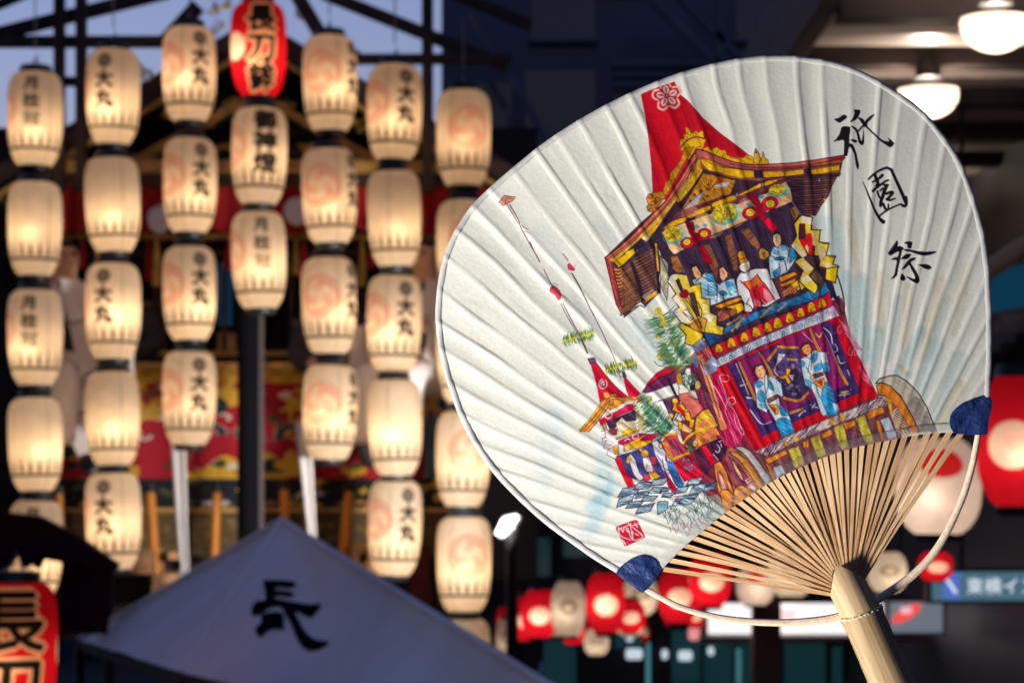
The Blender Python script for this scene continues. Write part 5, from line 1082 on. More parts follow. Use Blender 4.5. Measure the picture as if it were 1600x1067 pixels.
    F('I', '970,230 1050,240 1000,310 940,370 960,300', (222, 214, 224)); Ln('I', '940,380 930,430 970,480', (236, 160, 170), 2); F('I', '980,490 1060,470 1060,400 1110,400 1100,440 1070,480 1110,550 1080,570 1050,510 990,510', (240, 170, 40), ln=(120, 70, 30), lw=.7); F('I', '1080,470 1150,460 1130,540', (226, 180, 190)); El('I', 1130, 375, 24, 30, (170, 140, 180)); F('I', '1060,280 1190,295 1190,310 1070,310', (240, 170, 40))
    for t, s in [('I', '860,300 900,250 950,180'), ('I', '970,155 1080,165 1190,165'), ('I', '1040,725 1200,755 1300,665'), ('I', '1110,890 1240,845')]: Ln(t, s, (240, 172, 36), 4, 3); Ln(t, s, (90, 40, 50), .8)
    for s, w in [(('I', '535,330 620,520 715,740'), 4.2), (('I', '750,215 860,390 950,590'), 4.2), (('J', '410,130 500,350 600,540'), 5), (('J', '760,540 840,740 925,890'), 4.4)]: Ln(*s, (238, 172, 30), w * .6, w); Ln(*s, (110, 60, 60), .9, a=.8)
    F('I', '850,450 940,490 960,610 900,560', (236, 206, 60)); F('J', '510,440 610,500 600,560 540,540', (226, 186, 40)); Ln('J', '490,190 540,240 570,180', (226, 170, 40), 2); Ln('J', '840,1010 940,990', (232, 180, 40), 2.4)
    for i in range(60):
        t_ = rs.rand(); x = 1150 + rs.rand() * 170; y = 580 - (x - 1150) * .42 + rs.rand() * 80
        if rs.rand() < .7: El('P', x, y, .8 + rs.rand(), .6 + .5 * rs.rand(), (226, 190, 214), rs.rand() * 3, n=7, a=.8)
    Ln('J', '310,180 380,250 440,300', (222, 190, 214), 1.4); Ln('J', '590,160 680,330 760,540', (220, 180, 190), .8)
    # two figures in blue and white
    F('I', '700,560 760,510 830,460 880,480 960,520 1020,640 1010,720 970,690 990,800 1090,920 1140,1067 1130,1150 1000,1150 950,1000 860,850 840,890 730,830 720,680', (224, 234, 242), tex=.08, ln=(60, 34, 76), lw=1.1)
    for s in ['710,560 770,530 800,580 740,610', '750,650 810,660 830,760 780,780 740,720', '860,530 900,560 920,640 870,620 850,580', '760,790 830,800 850,850 790,830', '980,810 1070,860 1080,920 1000,910', '960,960 1060,950 1120,1020 1130,1080 960,1067']: F('I', s, (66, 156, 206), sm=True, tex=.4, a=.9)
    F('I', '940,520 1000,560 1020,700 1000,710 970,640', (186, 214, 226)); F('L', '960,270 1040,240 1100,260 1160,420 1000,460', (60, 152, 202), tex=.4)
    F('I', '840,740 960,680 980,720 860,790', (112, 70, 66), tex=.4); F('I', '860,800 960,800 970,900 940,910', (240, 166, 36), ln=INK, lw=.9); F('I', '880,820 940,840 940,890', (190, 20, 40))
    for s in ['820,480 820,600 840,730', '850,480 855,600 830,690', '830,450 870,490', '820,760 850,870 940,1020 1000,1150', '970,690 1000,760 1060,880']: Ln('I', s, (50, 30, 60), 1.1)
    F('I', '700,400 720,370 790,355 830,420 830,470 790,515 750,500 720,450', (244, 180, 130), ln=(120, 60, 50), lw=.7); F('I', '690,410 700,370 760,345 800,355 720,385 715,440', (50, 34, 50)); Ln('I', '755,420 770,415', INK, .8); Ln('I', '790,400 800,395', INK, .8); Ln('I', '765,465 785,462', (160, 40, 40), 1)
    F('J', '280,540 380,490 470,420 540,440 640,450 680,700 670,740 600,720 650,830 720,1060 760,1240 600,1340 560,1300 480,1067 430,960 340,900 290,700', (226, 236, 244), tex=.08, ln=(60, 34, 76), lw=1.1)
    for s in ['430,500 510,450 500,560 440,600', '470,640 560,600 570,680 480,720', '590,610 660,600 680,720 600,710', '280,560 340,590 320,650 290,640', '340,830 420,850 420,950 370,900', '610,870 680,900 730,1060 570,1067']: F('J', s, (62, 154, 206), sm=True, tex=.4, a=.9)
    F('K', '140,320 250,270 300,400 340,480 220,530', (58, 152, 204), tex=.4); F('K', '260,390 320,400 340,460 290,470', (226, 236, 244), a=.6)
    F('J', '450,750 590,720 600,770 480,820', (112, 70, 66), tex=.4); F('J', '430,870 500,840 600,800 610,900 590,970 540,930', (240, 176, 50), ln=INK, lw=.9); F('J', '505,860 580,830 580,930', (206, 30, 30)); El('J', 440, 800, 26, 34, (236, 180, 150), .3, ln=INK, lw=.7)
    for s in ['330,490 400,540', '440,440 410,560 380,720', '470,440 430,600 420,700', '350,650 420,760', '560,560 600,720', '490,890 510,980 540,1067']: Ln('J', s, (50, 30, 60), 1.1)
    F('J', '280,390 310,350 390,325 430,400 420,460 380,490 330,470', (244, 166, 100), ln=(120, 60, 50), lw=.7); F('J', '270,380 310,320 380,305 400,335 340,345 290,390 290,420', (54, 34, 60)); Ln('J', '320,410 335,405', INK, .8); Ln('J', '365,385 385,378', INK, .8); Ln('J', '365,440 385,432', (150, 30, 40), 1.1)
    # tassels, fringe
    F('P', '1310,498 1322,508 1334,530 1348,548 1338,546 1326,528', (228, 150, 180), a=.8, tex=.3); F('P', '1345,575 1358,590 1364,606 1354,598', (228, 150, 180), a=.7, tex=.3)
    for s in ['830,80 790,130 820,190 850,160', '960,380 940,470 990,490 1000,420', '1020,400 1030,480 1060,490 1050,430', '900,180 1000,330 1080,460', '1100,520 1200,700', '1100,640 1130,780 1180,850', '1210,760 1230,860']: Ln('J', s, (246, 170, 190), 1.1, .8)
    for i in range(26):
        x = 880 + i * 14; y = 20 + i * 30; Ln('J', [(x, y), (x + 50 + rs.rand() * 60, y + 60 + rs.rand() * 50)], (228, 150, 180), .9, .4, a=.7)

    # --- corner post and pink tassel cloth between body and side
    F('P', '1078,560 1096,548 1112,566 1120,600 1150,660 1168,700 1140,720 1120,690 1096,640 1080,590', (150, 40, 80), tex=.3)
    F('I', '200,470 290,420 350,560 420,760 520,960 560,1067 570,1200 440,1300 330,1067 250,760', (188, 14, 78), tex=.2)
    F('I', '60,260 130,240 220,440 300,760 400,1067 330,1090 240,860 120,560', (232, 146, 96), tex=.2); F('I', '40,340 90,330 230,760 320,1040 290,1067 190,860', (110, 50, 80), tex=.2)
    for s in ['100,310 200,560 320,940', '130,260 230,520 330,860', '40,370 170,760 300,1067']: Ln('I', s, (60, 20, 50), 1.2)
    F('I', '130,380 240,250 290,320 290,420 200,470 160,470', (150, 160, 190), tex=.5); F('I', '0,300 40,220 110,330 60,400', (90, 100, 140), tex=.4); hatch('I', '20,200 120,200 240,440 160,470 60,330', (230, 120, 70), 1.2, 4.5, 2, .8)
    hatch('I', '210,480 290,430 420,760 560,1067 560,1250 440,1280 330,1067', (250, 170, 200), 1.18, 3.4, .8, .75, brk=.45); hatch('L', '250,0 420,0 580,400 560,520 420,520', (250, 180, 205), 1.2, 4.2, .8, .8, brk=.4)
    for s in ['320,470 400,470 420,530 350,540 320,480', '400,740 470,720 490,780 430,790 400,740', '310,480 370,640 400,740', '420,760 500,900 560,1067', '230,570 300,660 400,860', '400,760 380,880 430,1000']: Ln('I', s, (252, 200, 214), 1.1, .9)
    for s in ['480,180 500,320 570,420 585,390 540,300 500,200', '400,60 470,150 510,210']: Ln('L', s, (252, 190, 208), 1.1, .9)

    # --- undercarriage and wheels
    F('P', '1182,708 1230,680 1290,657 1342,632 1384,618 1404,640 1412,700 1380,705 1330,716 1270,738 1226,760 1200,775', (120, 72, 80), tex=.3)
    F('P', '1180,706 1230,682 1300,652 1384,618 1388,632 1330,654 1260,682 1200,712', (222, 206, 206)); hatch('P', '1180,706 1230,682 1300,652 1384,618 1388,632 1330,654 1260,682 1200,712', (92, 48, 72), -.9, 3.2, 1.8, .9)
    for t, s in [('L', '820,700 1050,590 1080,630 860,750'), ('L', '1240,500 1320,490 1310,560 1250,570'), ('K', '150,700 250,650 275,700 170,750'), ('K', '370,590 490,560 500,610 400,660'), ('K', '600,490 770,420 790,480 625,560'), ('L', '820,720 880,760 960,900 920,950'), ('K', '700,560 740,560 790,740 750,750'), ('K', '0,760 30,760 30,830 0,840')]: F(t, s, (232, 140, 56), tex=.25, ln=(90, 40, 50), lw=.9)
    for t, s in [('L', '1080,590 1190,550 1260,720 1160,800'), ('L', '1330,480 1423,440 1423,650'), ('K', '40,750 130,710 200,900 120,950'), ('K', '280,640 370,590 430,830 350,860'), ('K', '500,540 590,510 680,760 600,800')]: F(t, s, (206, 188, 84), tex=.3); hatch(t, s, (140, 130, 40), 1.25, 2.6, 1, .7)
    for t, s in [('L', '920,790 1000,760 1050,850 960,910'), ('K', '750,560 830,530 920,730 840,760')]: F(t, s, (206, 216, 232), tex=.06)
    for t, s in [('L', '1050,700 1110,690 1160,800 1060,850'), ('L', '1260,600 1340,580 1423,690 1270,740'), ('K', '180,790 310,760 350,860 210,910'), ('K', '410,720 520,660 600,790 450,840')]: F(t, s, (126, 76, 92), tex=.3); hatch(t, s, (70, 36, 56), 1.2, 2.6, 1.1, .6)
    F('K', '235,540 260,540 300,600 240,615', (240, 180, 50)); F('K', '330,490 360,480 400,550 360,570', (240, 180, 50)); F('L', '1030,490 1060,500 1080,540 1040,550', (240, 170, 50)); F('L', '1140,430 1220,470 1180,490 1130,470', (240, 170, 40))
    # right wheel
    F('K', '700,190 740,140 850,110 920,110 1020,170 1130,280 1220,430 1320,680 1150,690 1060,500 950,310 850,220 760,180', (196, 188, 172), tex=.15, ln=INK, lw=1.6); F('K', '1020,400 1110,300 1190,450 1310,680 1150,690', (150, 138, 134), tex=.3, a=.6)
    F('K', '710,210 760,180 850,215 960,330 1080,540 1140,690 1060,705 1010,580 920,440 800,310 730,310', (224, 134, 54), tex=.22, ln=INK, lw=1.4)
    F('K', '800,320 910,430 1000,560 1060,705 940,740 880,600', (150, 84, 90), tex=.2)
    for i in range(12):
        u = i / 11; Ln('K', [(860 + u * 70, 500 + u * 200), (900 + u * 140 + 20, 440 + u * 240)], (248, 214, 180), 2.6, 1.6); Ln('K', [(860 + u * 70, 512 + u * 200), (900 + u * 140 + 20, 454 + u * 240)], INK, .9)
    F('K', '800,320 860,360 870,480 850,500', (232, 176, 60)); hatch('K', '720,330 800,320 860,480 820,480', (110, 60, 50), 1.1, 3, 1.2, .7)
    # left wheels
    F('L', '380,640 400,580 480,545 600,560 700,640 800,780 910,950 820,1010 760,1060 700,1067 480,1067', (176, 100, 86), tex=.25)
    F('L', '470,560 560,550 660,600 760,730 900,940 830,1000 740,830 640,690 560,610', (196, 194, 188), tex=.15, ln=INK, lw=1.2); F('L', '420,620 520,620 640,720 760,900 810,1010 760,1050 650,850 540,700', (214, 150, 70), tex=.25, ln=INK, lw=1)
    F('L', '410,660 480,690 600,850 650,960 580,990 480,930 410,790', (150, 76, 96), tex=.3); F('L', '455,710 500,730 590,930 530,900', (236, 190, 150)); Ln('L', '440,720 520,870 580,960', (80, 30, 60), 1.3); Ln('L', '470,700 560,860 600,960', (80, 30, 60), 1.3)
    for i in range(9): Ln('L', [(610 + i * 14, 930 + i * 26), (660 + i * 14, 900 + i * 26)], (248, 220, 200), 2.4, 1.4); Ln('L', [(612 + i * 14, 940 + i * 26), (664 + i * 14, 910 + i * 26)], (70, 30, 50), .9)
    F('L', '250,760 280,715 330,720 400,850 450,1000 480,1067 480,1200 380,1280 320,1150 290,1000', (232, 150, 76), tex=.2, ln=INK, lw=1.4); F('L', '290,840 320,830 400,960 430,1067 360,1067 320,1000', (206, 110, 90), ln=INK, lw=1); F('L', '310,860 340,880 400,1040 350,1040', (244, 196, 170))
    F('L', '470,1067 500,1000 560,980 640,1010 720,1067 740,1100 600,1200 480,1250', (236, 160, 84), tex=.2, ln=INK, lw=1.3); F('L', '320,1067 350,1030 420,1030 470,1080 460,1250 380,1320', (232, 150, 70), tex=.2, ln=INK, lw=1.3)
    hatch('L', '500,1060 700,1060 640,1150 500,1220', (120, 60, 50), 1.0, 3.4, 1.2, .7)
    # side body behind the wheel
    F('L', '20,600 190,500 260,480 400,560 390,640 330,720 260,740 170,870 120,830', (90, 36, 66), tex=.35); F('L', '110,560 170,530 280,740 230,780', (216, 10, 56), tex=.15); F('L', '200,500 330,460 390,600 300,700 260,640', (58, 22, 56), tex=.3)
    for s in ['290,530 320,580 300,620 270,600', '310,500 340,490', '250,640 300,700', '330,520 340,560']: Ln('L', s, (240, 210, 220), 1.5)
    F('L', '0,650 80,760 120,880 0,930', (216, 10, 52), tex=.2); hatch('L', '120,700 240,800 200,900 120,860', (50, 16, 46), 1.1, 2.6, 1.1, .7)

    # --- pine, umbrella, attendants (middle)
    F('O', '40,470 110,340 230,210 360,130 500,105 740,100 740,125 640,140 470,190 280,260 160,340 80,430', (206, 8, 54), tex=.12, ln=INK, lw=1.2); F('O', '45,470 160,345 280,270 470,195 640,150 620,200 500,340 330,400 180,460 90,480', (116, 44, 94), tex=.3, ln=INK, lw=1)
    F('O', '480,170 620,150 560,240 500,330', (170, 60, 110), a=.7); F('O', '360,270 410,270 500,480 560,600 530,600 440,430', (40, 28, 52), tex=.1)
    for i in range(7): Ln('O', [(380 + i * 20, 240 - i * 6), (120 + i * 70, 460 - i * 22)], (70, 24, 64), .8)
    F('O', '500,210 570,200 600,330 520,360', (240, 160, 30), ln=INK, lw=.9); F('O', '540,370 610,350 700,470 545,500', (246, 228, 200), ln=INK, lw=.9); F('O', '690,360 740,300 860,430 780,460 700,440', (40, 30, 44)); El('O', 805, 375, 42, 70, (206, 178, 100), 0, ln=INK, lw=.9)
    for i in range(70):
        x = 600 + rs.rand() * 190; y = 200 + rs.rand() * 180; q = rs.rand() * 6.28; Ln('O', [(x, y), (x + 40 * math.cos(q), y + 40 * math.sin(q))], [(30, 100, 80), (60, 140, 110), (24, 60, 60), (90, 120, 130)][i % 4], 1.3, .6)
    F('O', '540,510 690,480 780,560 880,690 780,800 700,840 620,640 550,600', (224, 122, 108), tex=.2); F('O', '700,450 850,450 900,690 940,690 900,600 880,500 830,420', (150, 90, 106), tex=.3); Ln('O', '670,520 760,560 880,580', INK, 1.1); Ln('O', '830,450 820,560', INK, 1)
    F('O', '320,590 540,510 560,610 460,880 400,760', (98, 60, 96), tex=.3); Ln('O', '250,600 480,520', INK, 1.4); Ln('O', '330,600 460,890 520,940', INK, 1.2)
    F('O', '780,820 880,720 960,700 1020,800 1080,920 1060,960 800,1040 760,980', (238, 166, 60), tex=.45, ln=INK, lw=1); F('O', '800,900 960,840 1040,880 960,930 820,980', (226, 130, 100), tex=.4, a=.7); F('O', '790,1040 1060,950 1110,1067 760,1067', (236, 160, 60), tex=.35); Ln('O', '770,1030 1060,945', INK, 1.2)
    F('N', '1180,380 1200,260 1290,220 1423,170 1423,330 1260,390 1200,440 1100,470 1080,400', (232, 150, 70), tex=.45); F('N', '1100,380 1160,300 1190,420 1150,470 1090,440', (70, 84, 70), tex=.5); F('N', '1240,290 1423,200 1423,300 1260,370', (232, 130, 90), tex=.5); Ln('N', '1040,390 1170,260 1423,190', INK, 1.2); Ln('N', '1050,370 1160,265 1423,170', (244, 190, 70), 3.4)
    El('N', 1185, 375, 30, 40, (240, 180, 120), .2, ln=INK, lw=.8)
    zz2 = '460,560 500,545 540,590 500,620 520,640 600,630 640,690 620,740 690,740 710,840 765,850 740,970 680,960 690,880 640,860 620,800 570,780 540,760 500,840 580,890 600,980 540,1000 530,880 480,860 540,760 440,720 470,660 440,600'
    F('O', zz2, (246, 176, 24), tex=.1, ln=INK, lw=1.2); F('O', '500,650 540,640 620,740 640,800 600,790 560,740 510,700', (206, 16, 50)); F('O', '560,800 600,790 640,860 600,860', (246, 220, 200), ln=INK, lw=.8); El('O', 490, 590, 44, 42, (246, 178, 30), ln=INK, lw=.8)
    F('O', '600,900 680,960 740,990 700,1040 580,1000', (240, 190, 130), tex=.3)
    # pine between the floats and beside the great float
    def pine(p0, p1, w, n, cols):
        p0 = np.array(p0, np.float32); p1 = np.array(p1, np.float32); d = (p1 - p0) / np.linalg.norm(p1 - p0); nn = np.array([-d[1], d[0]])
        for i in range(n):
            u = rs.rand(); s_ = rs.choice([-1, 1]); c = p0 + (p1 - p0) * u + nn * s_ * rs.rand() * w * .35
            q = (nn * s_ * (.6 + .5 * rs.rand()) - d * (.5 * rs.rand() - .1)) * w * (.35 + .45 * rs.rand())
            Ln('P', [c, c + q * .5 + d * .6, c + q], cols[rs.randint(len(cols))], 1.2, .5, a=.9)
    G4 = [(44, 104, 76), (84, 146, 96), (30, 66, 58), (120, 168, 150), (60, 120, 110), (176, 170, 70)]
    for x, y in [(1015, 623), (1027, 640), (1040, 660), (1030, 668), (1010, 660), (1048, 650)]: El('P', x, y, 4, 4, (244, 206, 60), a=.8)
    pine((992, 628), (1040, 682), 26, 260, G4); pine((1015, 640), (1045, 676), 18, 160, G4[:3] + [(120, 180, 180)])
    for x, y in [(1028, 487), (1034, 508), (1030, 524), (1036, 540), (1046, 560), (1032, 556)]: El('P', x, y, 4.5, 6, (240, 206, 40), .4, a=.9)
    pine((1032, 492), (1062, 572), 30, 300, G4); pine((1040, 540), (1076, 574), 24, 160, G4); F('D', '690,740 720,730 790,880 760,900', (236, 206, 40), a=.9)
    for s in ['205,45 260,100 340,95', '270,25 330,45 380,40']: Ln('O', s, (30, 100, 90), 1.3, .8)
    for c in [(904, 527), (970, 573)]:
        for sgn in (-1, 1):
            El('P', c[0] + sgn * 14, c[1] - sgn * 3, 12, 6, (240, 212, 70), -.3, a=.75); pine((c[0], c[1]), (c[0] + sgn * 24, c[1] - sgn * 6), 12, 60, G4[:4] + [(226, 190, 40)])

    # --- smaller float, lower left
    F('M', '210,80 270,65 300,90 420,240 560,400 720,535 760,540 620,600 340,620 320,540 270,320', (206, 8, 52), tex=.12); F('M', '210,90 300,200 480,440 700,540 640,560 520,500 330,320', (150, 6, 48), a=.7); F('M', '160,0 260,-10 290,70 200,90', (112, 66, 96), tex=.2)
    Ln('M', '290,70 420,240 560,400 720,535', INK, 1.2); Ln('M', '200,90 270,320 335,620', (230, 200, 200), 1.2)
    El('M', 378, 355, 56, 64, RED, ln=(246, 224, 224), lw=1.6, fill=False, a0=-1.0, a1=4.6); El('M', 372, 350, 36, 40, (246, 226, 226)); Ln('M', '380,340 410,345', RED, 1.2); Ln('M', '370,360 365,385', RED, 1)
    F('M', '670,290 700,275 800,390 900,490 850,530 740,535 700,440', (220, 8, 66), tex=.1, ln=(120, 20, 50), lw=.8); F('M', '640,180 680,190 705,250 690,285 660,270', (110, 66, 86)); El('M', 628, 220, 24, 46, WHT, fill=False, ln=(90, 60, 80), lw=.9)
    F('M', '380,490 430,460 480,510 540,490 580,520 440,560 400,560', (234, 160, 90), ln=(120, 50, 50), lw=.7)
    F('M', '60,1020 40,1000 180,850 330,640 350,600 430,560 480,530 600,540 850,540 930,560 900,590 650,600 560,660 480,720 430,700 300,880 180,1020', (238, 160, 72), tex=.15); F('M', '180,850 330,640 360,620 240,820 60,1000', (246, 202, 60), a=.85)
    for s in ['60,1020 200,880 400,640 480,535 620,545 900,575', '110,1015 280,850 450,610 500,570 700,580', '180,1020 300,880 420,720 470,620', '470,720 560,650 680,600', '860,540 890,600', '900,540 920,590']: Ln('M', s, (90, 46, 50), 1.2)
    F('M', '440,700 520,640 680,610 560,690', (232, 156, 44)); El('M', 495, 610, 28, 40, (230, 150, 30), ln=INK, lw=.8)
    F('M', '320,860 420,800 580,730 720,640 790,630 815,710 640,780 440,880 345,930', (206, 14, 66), tex=.25); El('M', 455, 795, 50, 36, RED, -.4, fill=False, ln=(248, 206, 214), lw=1.8); F('M', '540,740 720,650 760,690 600,780', (236, 90, 130), a=.5)
    F('M', '420,890 620,800 820,720 840,860 700,880 620,920 480,1000', (66, 42, 70), tex=.25); F('M', '560,900 640,820 700,880 800,870 850,1000 700,1067 600,1067', (246, 226, 190), tex=.3); F('M', '640,1030 700,990 830,960 800,1067 650,1067', (246, 186, 50), tex=.3); F('M', '450,1000 500,960 580,980 570,1067 480,1067', (140, 66, 70), tex=.3)
    F('M', '360,930 410,900 450,1040 420,1060', (240, 180, 110), ln=INK, lw=.8)
    for i in range(12): Ln('M', [(850 + rs.rand() * 30, 800 + i * 18), (930 + rs.rand() * 20, 760 + i * 22)], (230, 170, 60), 1.2, .6)
    F('N', '140,240 200,225 260,280 330,360 390,360 385,480 280,540 200,480 180,400 150,330', (240, 232, 232), tex=.06)
    for s in ['135,240 180,230 190,310 150,320 155,360 200,345 170,400 165,430 240,440', '205,490 215,450 300,500', '200,500 290,545', '330,360 335,500', '180,375 250,400', '210,250 260,290']: Ln('N', s, (96, 60, 80), .9, sm=False)
    F('N', '265,410 320,400 330,510 290,490', (244, 176, 30)); F('N', '330,350 470,290 560,260 640,270 800,265 720,330 560,390 470,430 330,380', (176, 16, 76), tex=.2); El('N', 520, 300, 36, 26, (180, 16, 70), -.3, fill=False, ln=(248, 206, 216), lw=1.8); Ln('N', '400,350 430,325 460,335', (248, 206, 216), 2)
    F('N', '300,320 560,225 560,240 320,335', (240, 190, 60), ln=INK, lw=.8); F('N', '390,390 460,360 640,270 560,350 720,340 640,400 470,450 390,470', (240, 180, 50), tex=.3, ln=(110, 50, 50), lw=.8); F('N', '400,400 460,380 460,450 400,470', (248, 214, 150))
    F('N', '300,520 470,470 600,420 820,300 860,480 880,600 900,700 830,780 640,800 560,840 480,800', (66, 66, 128), tex=.35); F('N', '285,545 350,530 420,700 550,830 440,875', (206, 10, 50), tex=.15)
    F('N', '430,520 470,490 520,560 560,680 620,760 560,800 500,720 460,600', (234, 226, 226), tex=.1, ln=(80, 50, 70), lw=.8); El('N', 445, 555, 24, 44, (240, 190, 60), .2); F('N', '600,540 670,520 700,600 720,690 640,690 610,620', (238, 230, 230), ln=(80, 50, 70), lw=.8); El('N', 625, 488, 42, 42, (240, 176, 80), 0, ln=(120, 70, 40), lw=.7); El('N', 580, 450, 16, 20, (244, 180, 40))
    F('N', '680,530 740,520 760,600 700,610 780,720 720,700 700,620', (232, 80, 120), tex=.25); F('N', '660,690 740,700 800,740 760,770 690,770', (232, 180, 70), ln=(80, 50, 40), lw=.7); F('N', '700,360 760,340 860,480 850,560 920,650 880,730 820,670 740,500', (232, 228, 236), tex=.1, ln=(80, 50, 80), lw=.8); El('N', 800, 405, 20, 32, (234, 190, 110), -.3, ln=INK, lw=.6)
    F('N', '840,660 880,720 980,880 940,940 880,840', (190, 12, 56)); F('N', '860,560 940,590 1060,830 1020,890 960,830 900,700', (58, 108, 168), tex=.45); El('N', 640, 760, 36, 34, (222, 50, 90)); F('N', '480,760 560,790 640,800 700,770 840,780 800,820 600,850 500,830', (230, 230, 226))
    for s in ['520,560 560,690 620,760', '700,600 760,700', '760,500 840,620', '790,590 830,640 900,680', '640,690 650,600', '820,540 840,660 940,900']: Ln('N', s, (60, 30, 60), .9)
    # barrel float beside it
    F('N', '830,300 900,270 980,265 1000,330 1080,450 1110,490 920,570 860,480 815,380', (196, 80, 90), tex=.3); F('N', '815,370 870,340 950,540 900,560', (236, 140, 80), tex=.3); F('N', '880,350 960,330 1060,480 980,520', (150, 50, 80), tex=.35); hatch('N', '880,350 960,330 1060,480 980,520', (236, 190, 200), 1.05, 3.6, .9, .6); Ln('N', '815,340 870,280 980,265', (240, 180, 60), 3.4); Ln('N', '920,565 1010,520 1110,487', (246, 180, 40), 3.6); Ln('N', '920,575 1110,497', INK, .9, sm=False)
    F('N', '940,580 1110,500 1200,600 1265,740 1060,800 1000,700', (212, 10, 56), tex=.2); F('N', '1010,560 1120,520 1210,660 1090,710', (160, 50, 90), tex=.35)
    for i in range(26): El('N', 1040 + rs.rand() * 130, 550 + rs.rand() * 130, 7, 4, (250, 236, 236), rs.rand() * 3, n=6)

    # --- waves of straw hats / water strokes
    lf = [('Q', 210, 390, 420, 290), ('Q', 380, 310, 560, 240), ('Q', 560, 270, 720, 200), ('Q', 190, 500, 350, 375), ('Q', 390, 410, 530, 335), ('Q', 290, 520, 450, 450), ('Q', 540, 350, 700, 300), ('Q', 460, 440, 610, 395), ('Q', 400, 580, 570, 480), ('Q', 660, 340, 760, 300), ('Q', 680, 400, 800, 360),
          ('Q', 810, 490, 1050, 380), ('Q', 830, 360, 960, 280), ('Q', 960, 270, 1110, 190), ('Q', 1000, 360, 1180, 250), ('Q', 1150, 340, 1270, 240), ('Q', 870, 470, 1020, 420)]
    for t, x0, y0, x1, y1 in lf:
        cx_, cy_ = (x0 + x1) / 2, (y0 + y1) / 2; x0, x1, y0, y1 = cx_ + (x0 - cx_) * 1.28, cx_ + (x1 - cx_) * 1.28, cy_ + (y0 - cy_) * 1.28, cy_ + (y1 - cy_) * 1.28
        dx, dy = x1 - x0, y1 - y0; nx, ny = -dy * .26, dx * .2
        F(t, [(x0, y0), (x0 + dx * .35 - nx, y0 + dy * .35 - ny), (x1, y1), (x0 + dx * .6 + nx, y0 + dy * .6 + ny)], (176, 198, 210), tex=.3, ln=(40, 34, 60), lw=1.2)
        hatch(t, [(x0, y0), (x0 + dx * .35 - nx, y0 + dy * .35 - ny), (x1, y1), (x0 + dx * .6 + nx, y0 + dy * .6 + ny)], (34, 56, 92), math.atan2(dy, dx) + .5, 2.0, 1.3, .9)
    F('Q', '620,480 640,450 740,450 740,530 625,600', (150, 196, 206), ln=(50, 44, 70), lw=1.2); hatch('Q', '620,480 740,450 740,530 625,600', (40, 100, 140), 0, 2.4, 1.2, .8); F('Q', '800,390 830,380 880,430 850,430', (226, 120, 120), a=.7)
    F('P', '1040,796 1085,780 1122,772 1136,800 1120,820 1090,836 1062,832 1044,812', (196, 214, 210), a=.55, tex=.15)
    for i in range(60):
        x = 700 + rs.rand() * 600; y = 430 + rs.rand() * 330
        if y > 1050 - (x - 700) * .55 + 60: continue
        q = 1.1 + rs.rand() * .7; r = 30 + rs.rand() * 50
        Ln('Q', [(x, y), (x + r * .6 * math.cos(q) + 14, y + r * .6 * math.sin(q)), (x + r * math.cos(q), y + r * math.sin(q))], (84, 90, 100), .9, .6, a=.85)
    for x, y, w in [(740, 640, 60), (800, 640, 60), (850, 600, 50), (930, 680, 70), (1000, 640, 60), (1090, 600, 60), (1180, 560, 70), (1240, 470, 60), (830, 760, 50), (950, 790, 50), (1040, 770, 56), (1130, 690, 60), (1250, 620, 50), (1110, 420, 70), (1200, 420, 60), (1050, 520, 50)]:
        c = (196, 110, 116) if y > 660 else (84, 92, 100)
        Ln('Q', [(x - w, y - w), (x - w * .2, y + w * .2), (x, y + w), (x + w * .5, y), (x + w * .3, y - w * 1.1), (x - w * .4, y - w * 1.3), (x - w, y - w)], c, 1, .7)

    # --- red seal
    F('Q', '160,735 370,655 400,665 480,830 480,850 280,945 260,945 165,760', (198, 30, 62), tex=.2)
    for s in ['190,740 210,830 330,880', '215,745 240,790 250,740', '265,730 290,790', '290,740 330,860', '320,700 350,870', '350,740 460,840 350,880 350,780', '380,810 410,830', '300,690 330,720 410,700', '370,690 400,740', '230,870 270,930', '190,760 330,700']: Ln('Q', s, (244, 216, 214), 1.9, 1.5)

    # --- brush lettering
    BK = (24, 12, 26)
    def ink(t, s, sm=True): F(t, s, BK, sm=sm, tex=.05, grain=.03)
    for s in ['165,315 240,295 310,245 370,240 400,285 330,345 270,382 220,365', '518,148 600,140 652,170 600,290 540,345 455,378 510,290 540,190', '310,460 430,455 462,490 445,640 440,780 410,980 370,1005 340,975 345,840 340,710 260,712 150,732 210,670 265,580', '440,775 480,775 520,810 575,950 600,1067 625,1180 600,1250 560,1150 540,1000 500,900 455,830 420,880',
              '460,705 520,690 580,710 590,740 540,752 500,730', '470,445 540,460 600,525 640,640 665,720 690,640 705,490 718,640 720,740 695,795 650,785 610,730 590,640 560,540', '600,530 690,430 760,400 740,350 830,260 910,228 880,280 770,395 690,470 620,545',
              '600,290 680,300 740,370 800,470 920,590 1040,690 1130,725 1180,715 1165,660 1240,720 1275,765 1240,820 1190,832 1120,790 990,700 860,570 740,460 680,400 640,340']: ink('R', s)
    F('R', '600,530 700,425 760,395 745,445 690,470 620,545', BK); F('R', '690,400 700,340 780,390 770,450 700,460', BK)
